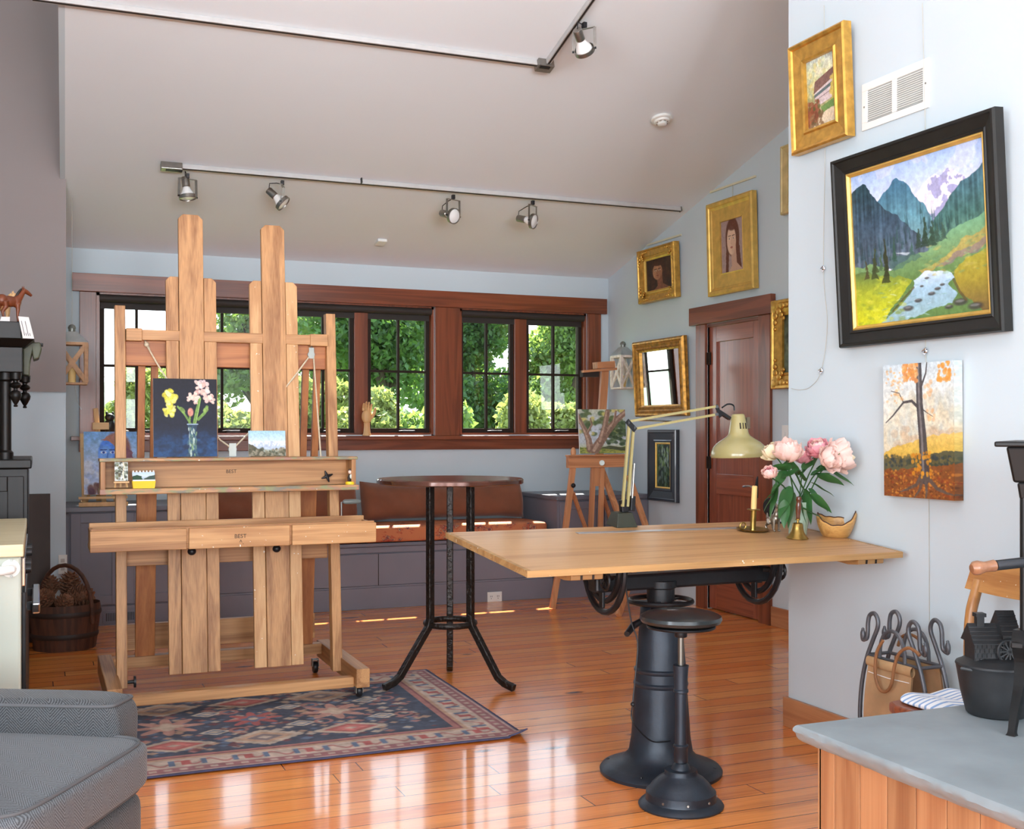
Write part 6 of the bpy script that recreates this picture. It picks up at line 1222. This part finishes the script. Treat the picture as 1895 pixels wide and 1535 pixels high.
# ---------------------------------------------------------------- armchair
af = V((.864, -.503, 0)); al = V((.503, .864, 0)); AO = V((.285, 3.205, 0))
ar = thing('armchair', 'grey herringbone upholstered armchair at the edge of the rug', 'armchair', AO, frame3(af, al, (0,0,1)))
HA = herring('herringbone_arm', (1,1,0), (.0,.0,1)); HC = herring('herringbone_cushion', (.6,1,0), (.9,0,1), (104,108,112), (50,52,56)); PIPE = plain('grey_piping', (84,84,86), .85)
def lobj(name, mb, m, p=ar, **k): return obj(name, mb, m, p, local=True, **k)
def T_(mb, fx): mb.v = [fx(p) for p in mb.v]; return mb
def rbox(x0, x1, y0, y1, z0, z1, r=.03, n=4):   # rounded box as a dense soft grid
    return softbox(x0, x1, y0, y1, z0, z1, 9, 64, 24)
lobj('seat_cushion', T_(rbox(-.72, .0, -.66, .035, .345, .468), lambda p: V((p.x+.012*math.cos((p.y+.31)*4.2), p.y, p.z+(.02*math.cos((p.x+.36)*3.6)*math.cos((p.y+.31)*4) if p.z > .4 else 0)))), HC)
def ring(x0, x1, y0, y1, z0, z1, v, p=9, n=96, off=.002):
    c = V(((x0+x1)/2, (y0+y1)/2, (z0+z1)/2)); h_ = V(((x1-x0)/2+off, (y1-y0)/2+off, (z1-z0)/2+off)); e = 2/p; se = lambda t: math.copysign(abs(math.cos(t))**e, math.cos(t)); b_ = PI*(v-.5)
    return [c+V((h_.x*se(b_)*se(2*PI*k/n), h_.y*se(b_)*se(2*PI*k/n-PI/2), h_.z*se(b_-PI/2))) for k in range(n)]
cufx = lambda p: V((p.x+.012*math.cos((p.y+.31)*4.2), p.y, p.z+(.02*math.cos((p.x+.36)*3.6)*math.cos((p.y+.31)*4) if p.z > .4 else 0)))
for v in (.72, .28): lobj('piping', MB().tube([cufx(p) for p in ring(-.72, .0, -.66, .035, .345, .468, v)], .005, 8, closed=True), PIPE)
lobj('front_rail', rbox(-.74, -.012, -.66, .03, .1, .342), HA)
for s, y0, y1 in ((1, .0, .15), (-1, -.79, -.64)):
    yy0, yy1 = y0, y1
    def armf(p): 
        f_ = max(0, min(1, (p.z-.3)/.26)); return V((p.x+.02*f_*(1 if p.x > -.3 else 0), p.y, p.z-.035*max(0, (-.12-p.x))*.35))
    lobj('arm', T_(rbox(-.86, -.115, yy0, yy1, .1, .567), armf), HA)
    lobj('arm_piping', MB().tube([armf(p) for p in ring(-.86, -.115, yy0, yy1, .1, .567, .74)], .005, 8, closed=True), PIPE)
lobj('backrest', T_(rbox(-.98, -.70, -.7, .05, .3, .95), lambda p: V((p.x-(p.z-.3)*.18, p.y, p.z))), HA)
for x in (-.08, -.86):
    for y in (-.72, .08): lobj('foot', MB().lathe([(.022,0), (.028,.09), (.03,.105), (0,.105)], (x, y, 0), 14), DARKW['Z'])
# ---------------------------------------------------------------- enamel stove
sv = thing('enamel_range', 'cream enamel kitchen range with a pale wood top and white towel rail', 'stove', (-.4, 4.8, 0))
X1 = -.052
obj('body', MB().box(-.78, X1, 4.2, 5.4, .05, .876), ENAMEL, sv, bevel=.008); obj('plinth', MB().box(-.76, X1-.03, 4.24, 5.38, 0, .05), BLACK, sv)
obj('wooden_top', MB().box(-.80, X1+.008, 4.17, 5.42, .876, .918), MAPLE['X'], sv, bevel=.004)
hz = ony(20, 1056, 4.14).z; q = MB().tube([(-.72, 4.135, hz), (-.11, 4.135, hz), (-.085, 4.15, hz), (-.08, 4.195, hz)], .0155, 12); hd = obj('towel_rail', q, plain('white_rail', (240,240,236), .25, coat=.4), sv)
obj('rail_plate', MB().lathe([(0,0), (.03,0), (.03,.006), (0,.008)], (-.085, 4.2, hz), 24, R=Rx(90)), plain('white_rail2', (236,236,230), .3), hd)
for dz in (-.027, .027): obj('screw', MB().cyl((-.082, 4.192, hz+dz), (-.082, 4.188, hz+dz), .005, 8), ZINC, hd)
obj('oven_door', MB().box(X1, X1+.014, 4.3, 5.3, .2, .74), BLACK, sv, bevel=.003); obj('control_panel', MB().box(X1, X1+.012, 4.3, 5.3, .76, .86), CHROME, sv, bevel=.003)
k = obj('oven_handle', MB().box(X1+.03, X1+.06, 4.62, 5.2, .615, .655), CHROME, sv, bevel=.006)
for y in (4.7, 5.1): obj('handle_post', MB().box(X1+.01, X1+.035, y-.015, y+.015, .62, .65), BLACK, k)
for y in (4.4, 4.6, 5.0, 5.2): obj('control_knob', MB().lathe([(.018,0), (.016,.018), (0,.02)], (X1+.012, y, .81), 16, R=Ry(90)), BLACK, sv)
# ---------------------------------------------------------------- dark carved hutch
hu = thing('carved_hutch', 'dark carved wooden hutch with turned drop finials behind the enamel range', 'cabinet', (-.5, 6.1, 0))
hx = ony(57, 1000, 5.75).x
obj('lower_case', MB().box(-1.1, hx-.012, 5.76, 6.55, .0, 1.125), DARKW['Z'], hu, bevel=.004); obj('lower_top', MB().box(-1.12, hx+.004, 5.735, 6.57, 1.125, 1.168), DARKW['X'], hu, bevel=.006)
obj('door_frame', bars(-.9, hx-.03, .1, 1.09, 5.748, 5.76, .07), DARKW['Z'], hu, bevel=.003); obj('door_panel', MB().box(-.83, hx-.1, 5.754, 5.76, .17, 1.02), DARKW['Z'], hu)
bxr = ony(42, 660, 5.75).x
obj('bracket_box', MB().box(-1.1, bxr, 5.75, 6.2, 1.572, 1.69), DARKW['X'], hu, bevel=.004)
obj('cornice', MB().hexa([(-1.1,5.74,1.69), (bxr+.01,5.74,1.69), (bxr+.01,6.22,1.69), (-1.1,6.22,1.69)], [(-1.14,5.70,1.725), (bxr+.05,5.70,1.725), (bxr+.05,6.25,1.725), (-1.14,6.25,1.725)]), DARKW['X'], hu)
obj('crown_box', MB().box(-1.12, bxr-.004, 5.72, 6.2, 1.725, 1.805), DARKW['X'], hu, bevel=.004)
obj('shelf_tongue', MB().hexa([(bxr,5.95,1.716), (ony(80,632,5.9).x,5.95,1.718), (ony(80,632,5.9).x,6.12,1.718), (bxr,6.12,1.716)], [(bxr,5.95,1.727), (ony(80,632,5.9).x,5.95,1.724), (ony(80,632,5.9).x,6.12,1.724), (bxr,6.12,1.727)]), DARKW['X'], hu)
obj('scroll_bracket', MB().prism([(0,0), (.075,.0), (.082,-.03), (.07,-.075), (.045,-.085), (.04,-.05), (.03,-.10), (.028,-.16), (0,-.155)], (bxr, 5.86, 1.722), (1,0,0), (0,0,1), (0,.16,0)), GREENC, hu, bevel=.008)
fin = [(0,0), (.008,.001), (.01,.006), (.006,.012), (.012,.022), (.024,.045), (.027,.06), (.02,.075), (.01,.08), (.009,.088), (.02,.094), (.026,.104), (.02,.114), (.011,.118), (.012,.126), (.024,.132), (.026,.15), (.026,.165)]
for px, Y in ((29, 5.80), (46, 6.10)):
    c = ony(px, 720, Y); obj('drop_finial', MB().lathe([(r, z*.98) for r, z in fin], (c.x, Y, 1.412), 20), DARKW['Z'], hu)
obj('back_panel', MB().box(-1.1, bxr-.06, 6.16, 6.2, 1.168, 1.572), DARKW['Z'], hu)
obj('column', MB().lathe([(.035,1.168), (.035,1.2), (.026,1.21), (.026,1.53), (.035,1.54), (.035,1.572)], (bxr-.075, 5.82, 0), 18), DARKW['Z'], hu)
# horse and cards on the hutch
HT = 1.8055
def fig_remesh(o, v): r = o.modifiers.new('r', 'REMESH'); r.mode = 'VOXEL'; r.voxel_size = v; r.use_smooth_shade = True; s = o.modifiers.new('s', 'SMOOTH'); s.iterations = 2; s.factor = .5
def horse(label, c, yaw, mat, k=1.):
    h = thing('toy_horse', label, 'horse figurine', c, Rz(yaw), 'model horses on the carved hutch'); q = MB()
    q.ell((0,0,.098), (.05,.021,.026), 16, 12).ell((-.032,0,.102), (.027,.022,.027), 14, 10).ell((.034,0,.099), (.023,.02,.028), 14, 10)
    q.tube([(.036,0,.104), (.054,0,.128), (.066,0,.148), (.072,0,.156)], [.02,.0145,.0115,.01], 12).tube([(.066,0,.156), (.083,0,.149), (.1,0,.138), (.107,0,.133)], [.0115,.0105,.0072,.0062], 12)
    for s in (-1, 1):
        q.tube([(.066,s*.006,.163), (.066,s*.0075,.176)], [.0038,.0012], 8)
        x = .04+.006*s; q.tube([(x,s*.011,.088), (x+.002,s*.012,.062), (x,s*.012,.042), (x+.001,s*.012,.018), (x+.003,s*.012,.008)], [.0125,.0085,.0062,.0045,.005], 10)
        x = -.038-.01*s; q.tube([(x+.002,s*.012,.096), (x+.006,s*.013,.07), (x-.009,s*.013,.05), (x-.005,s*.013,.02), (x-.002,s*.013,.008)], [.018,.012,.0072,.0048,.005], 10)
    q.xf(M.Scale(k, 4)); b = obj('body', q, mat, h, local=True); fig_remesh(b, .0022*k)
    for s in (-1, 1):
        for x in (.043+.006*s, -.04-.01*s): obj('hoof', MB().lathe([(.0072,0), (.0058,.009), (0,.009)], (x, s*.0125, 0), 12).xf(M.Scale(k, 4)), HORSEK, h, local=True)
    obj('tail', MB().tube([(-.057,0,.112), (-.07,0,.1), (-.074,.0,.06), (-.07,0,.03)], [.006,.0085,.009,.003], 10).xf(M.Scale(k, 4)), HORSEK if mat is HORSEB else PALEW['Z'], h, local=True)
    obj('mane', MB().tube([(.058,0,.162), (.05,0,.15), (.038,0,.132), (.028,0,.122)], [.003,.006,.0065,.003], 8).xf(M.Scale(k, 4)), HORSEK if mat is HORSEB else PALEW['Z'], h, local=True)
c = ony(22, 598, 5.80); horse('bay model horse with black tail standing on the carved hutch beside a white card', V((c.x-.012, 5.81, HT)), 28, HORSEB, 1.02)
c = ony(6, 590, 6.0); horse('pale tan model horse behind the bay one on the carved hutch', V((c.x-.02, 6.0, HT)), 20, plain('palomino', (220,176,124), .4, var=.1), 1.0)
pc_ = ony(13, 596, 5.75); obj('name_card', MB().hexa([(pc_.x-.03, 5.74, HT), (pc_.x+.012, 5.735, HT), (pc_.x+.012, 5.737, HT), (pc_.x-.03, 5.742, HT)], [(pc_.x-.024, 5.752, HT+.022), (pc_.x+.012, 5.747, HT+.022), (pc_.x+.012, 5.749, HT+.022), (pc_.x-.024, 5.754, HT+.022)]), PAPER, label='tiny white card standing at the hooves of the bay model horse', cat='card')
c = ony(39, 614, 5.70); cd = thing('price_card', 'white printed card leaning on the corner of the carved hutch', 'card', (c.x+.01, 5.682, 1.7265), Rz(28))
obj('card', MB().hexa([(-.002,0,0), (.052,0,.0), (.052,.0015,.0), (-.002,.0015,.0)], [(-.014,.02,.1), (.036,.02,.1), (.036,.0215,.1), (-.014,.0215,.1)]), PAPER, cd, local=True)
for i in range(4): x = .002+.009*i; obj('printed_line', MB().hexa([(x+.004,.002,.012), (x+.0065,.002,.012), (x+.0065,.0024,.012), (x+.004,.0024,.012)], [(x-.005,.0154,.08-.01*(i % 2)), (x-.0025,.0154,.08-.01*(i % 2)), (x-.0025,.0158,.08-.01*(i % 2)), (x-.005,.0158,.08-.01*(i % 2))]), INK, cd, local=True)
# ---------------------------------------------------------------- hearth, stove and kettle
HZ = .52; h = thing('raised_hearth', 'raised hearth of vertical pine boards capped with a grey slate slab', 'hearth', (2.45, 1.8, 0))
hx0, hx1, hy0, hy1 = 1.853, 3.03, 1.1, 2.5
per = [V((hx0+(hx1-hx0)*k/60, hy0, 0)) for k in range(60)]+[V((hx1, hy0+(hy1-hy0)*k/70, 0)) for k in range(70)]+[V((hx1-(hx1-hx0)*k/60, hy1, 0)) for k in range(60)]+[V((hx0, hy1-(hy1-hy0)*k/90, 0)) for k in range(90)]
cen = V(((hx0+hx1)/2, (hy0+hy1)/2, 0)); g = random.Random(8); nP = len(per); wob = [g.uniform(-1, 1) for _ in range(nP)]; wob2 = [g.uniform(-1, 1) for _ in range(nP)]
wob = [sum(wob[(i+j) % nP] for j in range(-3, 4))/4 for i in range(nP)]
mb = MB(); lv = [(.006, HZ), (.001, HZ-.003), (-.002, HZ-.009), (-.003, HZ-.016), (.001, HZ-.023), (.004, HZ-.030), (.008, HZ-.037), (.014, HZ-.043)]
rows = []
for j, (ins, z) in enumerate(lv):
    r = []
    for i, p in enumerate(per):
        d_ = V((1 if p.x <= hx0+1e-6 else (-1 if p.x >= hx1-1e-6 else 0), 1 if p.y <= hy0+1e-6 else (-1 if p.y >= hy1-1e-6 else 0), 0))
        rough = (.0 if j == 0 else .003*wob[(i*1+j*37) % nP]+.0025*wob2[(i*3+j*11) % nP])*(.8 if p.x < hx0+.01 else .35); r.append(p+d_*(ins+rough)+V((0, 0, z+(.0018*wob2[i] if 0 < j < 5 else 0))))
    rows.append(r)
vs = [p for r in rows for p in r]; mb.add(vs, [(j*nP+i, j*nP+(i+1) % nP, (j+1)*nP+(i+1) % nP, (j+1)*nP+i) for j in range(len(lv)-1) for i in range(nP)], 0, True)
mb.add(rows[0], [tuple(range(nP))]); mb.add(rows[-1], [tuple(range(nP))[::-1]]); obj('slate_slab', mb, SLATE, h)
obj('carcass', MB().box(1.905, 3.02, 1.16, 2.44, 0, HZ-.044), PINE['X'], h)
e_ = [2.448, 2.385]
while e_[-1] > 1.15: e_.append(e_[-1]-.098)
for i in range(len(e_)-1): obj('board', MB().box(1.893, 1.905, e_[i+1]+.0012, e_[i]-.0012, 0, HZ-.044), wood('hearth_pine_%d' % i, mulc255((184,136,96), [1,.96,1.03,.92][i % 4]), mulc255((146,92,60), [1,.94,1.04,.9][i % 4]), 'Z', rough=.45, ring=6, knots=.05), h, bevel=.0015)
obj('board', MB().box(1.893, 3.02, 2.44, 2.452, 0, HZ-.044), PINE['Z'], h)
sx, sy = V((.62, -.785, 0)).normalized(), V((.785, .62, 0)).normalized(); C0 = V((2.352, 2.22, HZ+.001))
st = thing('wood_stove', 'black cast iron wood stove with a wooden-gripped handle at the hearth edge', 'stove', C0, frame3(sx, sy, (0,0,1)))
IRON = plain('stove_black', (15,14,14), .4, .1, var=.15, spec=.35)
SL = lambda n, mb, m=IRON, p=st, **k: obj(n, mb, m, p, local=True, **k)
SL('firebox', MB().box(.0, .46, .0, .42, .245, .69), bevel=.008)
SL('top_plate', MB().box(-.055, .515, -.055, .475, .738, .752), bevel=.004)
SL('cornice', MB().hexa([(.0,.0,.60), (.46,.0,.60), (.46,.42,.60), (0,.42,.60)], [(-.006,-.006,.645), (.466,-.006,.645), (.466,.426,.645), (-.006,.426,.645)]).hexa([(-.014,-.014,.645), (.474,-.014,.645), (.474,.434,.645), (-.014,.434,.645)], [(-.03,-.03,.738), (.49,-.03,.738), (.49,.45,.738), (-.03,.45,.738)]), bevel=.006)
for x, y in ((0, 0), (.46, 0), (0, .42), (.46, .42)):
    dx, dy = (-1 if x == 0 else 1), (-1 if y == 0 else 1); d_ = V((dx*.35, dy, 0)).normalized(); o_ = V((x-dx*.01, y-dy*.01, 0))
    pr = [(0,.262,.036), (.012,.225,.034), (.010,.18,.026), (.022,.12,.022), (.05,.06,.018), (.066,.012,.015), (.07,.0,.02)]
    pr = [tuple(p) for p in cat(pr, 5)]; q = MB()
    for i in range(len(pr)-1): a_, b_ = pr[i], pr[i+1]; w0, w1 = a_[2], b_[2]; sd_ = V((-d_.y, d_.x, 0)); A_ = o_+d_*a_[0]+V((0,0,a_[1])); B_ = o_+d_*b_[0]+V((0,0,b_[1])); q.hexa([B_-sd_*w1*.6-d_*w1*.5, B_+sd_*w1*.6-d_*w1*.5, B_+sd_*w1*.6+d_*w1*.5, B_-sd_*w1*.6+d_*w1*.5], [A_-sd_*w0*.6-d_*w0*.5, A_+sd_*w0*.6-d_*w0*.5, A_+sd_*w0*.6+d_*w0*.5, A_-sd_*w0*.6+d_*w0*.5])
    lg = SL('leg', q); SL('leg_cup', MB().box(o_.x-.03, o_.x+.03, o_.y-.03, o_.y+.03, .215, .232), bevel=.004)
SL('fire_door', MB().box(.06, .40, -.014, .0, .31, .58), bevel=.006)
vd = V((S_, C_, 0)); dpt = lambda px, py, t: onplane(px, py, V((0,0,EYE))+vd*t, vd)
g0, g1, g2, g3 = dpt(1797, 1053, 2.70), dpt(1842, 1047, 2.71), dpt(1897, 1041, 2.73), dpt(1985, 1032, 2.80)
hn = obj('door_handle', MB().tube([g1, g2, g3, g3+V((.08, .06, 0))], .0125, 14), plain('steel_handle', (70,72,76), .3, .8), st)
gd = (g1-g0).normalized(); obj('wooden_grip', MB().lathe([(0,0), (.010,.001), (.0165,.008), (.0175,.018), (.0145,.028), (.0125,.036), (.0135,.05), (.0145,.06), (.013,.062)], g0, 22, R=to_dir(gd)), wood('grip_wood', (150,104,72), (98,62,42), 'X', rough=.4, coat=.3), hn)
kc = V((2.437, 2.379, HZ+.001)); kt = thing('kettle_steamer', 'black cast iron steamer shaped like a mill house on a round pot', 'kettle', kc)
IRK = plain('matte_cast_iron', (44,45,47), .5, .3, var=.2, bump=.2, bscale=80)
obj('pot', MB().lathe([(0,0), (.074,0), (.08,.005), (.094,.06), (.103,.115), (.106,.132), (.108,.136), (.106,.141), (.1,.143), (.085,.152), (.06,.158), (0,.16)], kc, 44), IRK, kt)
for a in (0, PI): obj('lug', MB().tube([kc+V((.1*math.cos(a-.15), .1*math.sin(a-.15), .13)), kc+V((.125*math.cos(a), .125*math.sin(a), .135)), kc+V((.1*math.cos(a+.15), .1*math.sin(a+.15), .13))], .005, 8), IRK, kt)
ux, uy = V((C_, -S_, 0)), V((S_, C_, 0))   # house faces the room
KL = lambda x, y, z: kc+ux*x+uy*y+V((0,0,z))
def kbox(x0, x1, y0, y1, z0, z1): return MB().hexa([KL(x0,y0,z0), KL(x1,y0,z0), KL(x1,y1,z0), KL(x0,y1,z0)], [KL(x0,y0,z1), KL(x1,y0,z1), KL(x1,y1,z1), KL(x0,y1,z1)])
hs = obj('house', kbox(-.075, .0, -.035, .035, .145, .205), IRK, kt); obj('tower', kbox(.0, .042, -.04, .04, .145, .225), IRK, kt)
for zz in range(4):
    for xx in range(6): obj('stone', kbox(-.073+.0125*xx+(.006 if zz % 2 else 0)-.0, -.063+.0125*xx+(.006 if zz % 2 else 0), -.0375, -.034, .149+.013*zz, .159+.013*zz), IRK, hs) if xx < 5 or zz % 2 == 0 else None
def roof(x0, x1, y, z0, z1):
    q = MB().add([KL(x0,-y,z0), KL(x1,-y,z0), KL(x1,0,z1), KL(x0,0,z1), KL(x0,y,z0), KL(x1,y,z0)], [(0,1,2,3), (3,2,5,4), (0,3,4), (1,5,2), (0,4,5,1)])
    for k in range(5): t_ = k/5; q.bar(KL(x0,-y*(1-t_)-.001,z0+(z1-z0)*t_), KL(x1,-y*(1-t_)-.001,z0+(z1-z0)*t_), .004, .003)
    return q
obj('roof', roof(-.082, .004, .045, .2, .25), IRK, kt); obj('roof', roof(-.005, .046, .05, .222, .285), IRK, kt)
ch = obj('chimney', kbox(-.058, -.038, -.01, .01, .215, .272), IRK, kt); obj('chimney_cap', kbox(-.062, -.034, -.014, .014, .268, .278), IRK, ch)
q = MB().tube([KL(.016+.032*math.cos(k*PI/10), -.047, .18+.032*math.sin(k*PI/10)) for k in range(20)], .004, 6, closed=True)
for k in range(6): a = k*PI/6; q.bar(KL(.016-.032*math.cos(a), -.047, .18-.032*math.sin(a)), KL(.016+.032*math.cos(a), -.047, .18+.032*math.sin(a)), .004, .004, uy)
obj('mill_wheel', q, IRK, kt)
# ---------------------------------------------------------------- chair behind the hearth
c = thing('wooden_chair', 'old honey-coloured wooden chair with paint specks behind the slate hearth', 'chair', (2.66, 2.70, 0))
cy0, cy1, xb = 2.545, 2.865, 2.815
obj('seat', MB().prism([(2.455, cy1-.06), (2.48, cy1-.005), (2.56, cy1+.01), (xb, cy1), (xb, cy0), (2.56, cy0-.01), (2.48, cy0+.005), (2.455, cy0+.06)], (0,0,.412), (1,0,0), (0,1,0), (0,0,.034)), wood('red_brown_seat', (150,84,56), (98,48,32), 'X', rough=.35, coat=.3), c, bevel=.008)
def post(y): return [(.013,.43), (.019,.47), (.019,.50), (.0165,.505), (.0195,.515), (.0165,.525), (.0195,.535), (.0165,.545), (.017,.60)]
for y in (cy0+.012, cy1-.012):
    q = MB().lathe(post(y), (xb-.012, y, 0), 16); q.tube(cat([(xb-.012, y, .59), (xb-.010, y, .65), (xb-.002, y, .71), (xb+.014, y, .76), (xb+.032, y, .81)]), [.0172]*6+[.018]*6+[.0185]*6+[.018]*7, 12); obj('back_post', q, CHAIRW['Z'], c, bevel=.004)
def trail(u, v):
    y = cy1+.022-(cy1-cy0+.044)*u; e_ = 1-abs(2*u-1)**2; z = .782-.012*e_+(.072+.03*e_)*v; return V((xb+.024+.03*(v-.3)+.018*e_, y, z))
obj('crest_rail', MB().grid(lambda u, v: trail(u, v)-V((.012,0,0)), 24, 8).grid(lambda u, v: trail(1-u, v)+V((.006,0,0)), 24, 8).grid(lambda u, v: trail(u, 1)+V((-.012+.018*v,0,0)), 24, 2).grid(lambda u, v: trail(u, 0)+V((.006-.018*v,0,0)), 24, 2).grid(lambda u, v: trail(0, v)+V((.006-.018*u,0,0)), 2, 8).grid(lambda u, v: trail(1, v)+V((-.012+.018*u,0,0)), 2, 8), CHAIRW['Y'], c)
obj('back_slat', MB().bar((xb-.004, cy0+.02, .63), (xb-.004, cy1-.02, .63), .012, .065, (0,0,1)), CHAIRW['Y'], c, bevel=.003)
for x, y in ((2.50, cy0+.03), (2.50, cy1-.03), (xb-.03, cy0+.015), (xb-.03, cy1-.015)): obj('leg', MB().lathe([(.013,0), (.016,.1), (.02,.25), (.017,.3), (.019,.41)], (x, y, 0), 14), CHAIRW['Z'], c)
for y in (cy0+.022, cy1-.022): obj('stretcher', MB().cyl((2.5, y, .17), (xb-.03, y, .17), .009, 10), CHAIRW['X'], c)
obj('striped_cushion', T_(softbox(2.49, xb-.03, cy0+.01, cy1-.012, .4475, .468, 6, 56, 18), lambda p: V((p.x, p.y, p.z+(.006*math.sin(p.x*40)+.005*math.sin(p.y*33) if p.z > .46 else 0)))), TICK, label='blue and white striped cushion lying on the old wooden chair seat', cat='cushion')
# ---------------------------------------------------------------- log carrier
lr = thing('log_rack', 'wrought iron log rack with curled leaf ends beside the old wooden chair', 'log rack', (2.87, 3.24, 0))
xs0, xs1, ys0, ys1 = 2.825, 2.925, 3.10, 3.37; DI = plain('wrought_iron', (96,97,102), .45, .5, var=.2, bump=.2)
def swan(x, y, dx, dy):
    P_ = lambda o, z: V((x+dx*o*.35, y+dy*o, z)); pts = [P_(-.015, .02), P_(.03, .12), P_(.042, .24), P_(.032, .36), P_(.005, .46), P_(-.03, .535), P_(-.055, .585)]
    pts += [P_(-.054, .615), P_(-.036, .632), P_(-.012, .622), P_(-.003, .595), P_(-.001, .56), P_(.004, .535), P_(.018, .528)]
    q = MB().tube(cat(pts), .0078, 10); q.ell(P_(.026, .545), (.009,.011,.021), 10, 8).tube(cat([P_(.014, .528), P_(.026, .526), P_(.03, .545), P_(.024, .57)]), [.0072]*6+[.007]*6+[.0055]*6+[.003], 8); return q
for x in (xs0, xs1):
    for y, dy in ((ys0, -1), (ys1, 1)): obj('scroll_post', swan(x, y, 0 if x == xs0 else 0, dy), DI, lr)
for z in (.475, .14):
    for x in (xs0, xs1): obj('side_bar', MB().tube([(x, ys0-(.03 if z < .3 else 0), z), (x, ys1+(.03 if z < .3 else 0), z)], .0065, 8), DI, lr)
    for y in (ys0, ys1): obj('end_bar', MB().tube([(xs0, y+(-.03 if y == ys0 else .03)*(z < .3), z), (xs1, y+(-.03 if y == ys0 else .03)*(z < .3), z)], .0065, 8), DI, lr)
for x in (xs0-.004, xs1+.004): obj('arch_handle', MB().tube([V((x, 3.235+.065*math.cos(PI*k/12), .478+.105*math.sin(PI*k/12)**.8)) for k in range(13)], .007, 8), DI, lr)
for y in (ys0-.01, ys1+.01): obj('foot_bar', MB().tube([(xs0-.03, y, .009), (xs1+.03, y, .009)], .008, 8), DI, lr)
sl = thing('log_sling', 'tan suede log sling with strap loops slung inside the iron log rack', 'log carrier', (2.875, 3.235, .05))
def slf(u, v, o=0):
    y = ys0+.022+(ys1-ys0-.044)*v+.012*math.sin(u*PI)*(2*v-1); s_ = u*2-1
    if abs(s_) > .45: k = (abs(s_)-.45)/.55; x = 2.875+math.copysign(.068+.022*math.sin(PI*k)*.6-.01*k, s_); z = .13+.325*k
    else: x = 2.875+.068*math.sin(s_/.45*PI/2); z = .13-.06*math.cos(s_/.45*PI/2)
    n_ = V((math.copysign(1, s_), 0, -.3)); return V((x, y, z+.004*math.sin(v*9+u*7)))+n_*o
body = MB().grid(lambda u, v: slf(u, v, .0), 48, 20).grid(lambda u, v: slf(1-u, v, .006), 48, 20); sb = obj('sling_body', body, SUEDE, sl)
for s_, x in ((-1, 2.875-.066), (1, 2.875+.066)):
    obj('top_hem', MB().grid(lambda u, v, x=x: V((x+.011*math.cos(2*PI*v)+.003*math.sin(u*8), ys0+.018+(ys1-ys0-.036)*u, .458+.018*math.sin(2*PI*v)-.022*u*0)), 24, 12, cv=True), plain('suede_hem', (174,140,100), .95, var=.15), sl)
    obj('seam', MB().tube([(2.875+s_*.0715, ys0+.03, .42), (2.875+s_*.072, 3.235, .416), (2.875+s_*.0715, ys1-.03, .42)], .0016, 6), PAPER, sl)
obj('strap_loop', MB().tube(cat([onx(a, b, 2.775) for a, b in ((1634, 1186), (1622, 1210), (1620, 1250), (1628, 1276), (1640, 1280), (1650, 1266), (1655, 1235), (1664, 1210), (1680, 1200), (1694, 1206), (1702, 1214))]), .0058, 8), LEATHER, sl)
obj('strap_loop', MB().tube(cat([onx(a, b, 2.952) for a, b in ((1662, 1196), (1668, 1180), (1684, 1175), (1700, 1184), (1706, 1200))]), .0058, 8), LEATHER, sl)
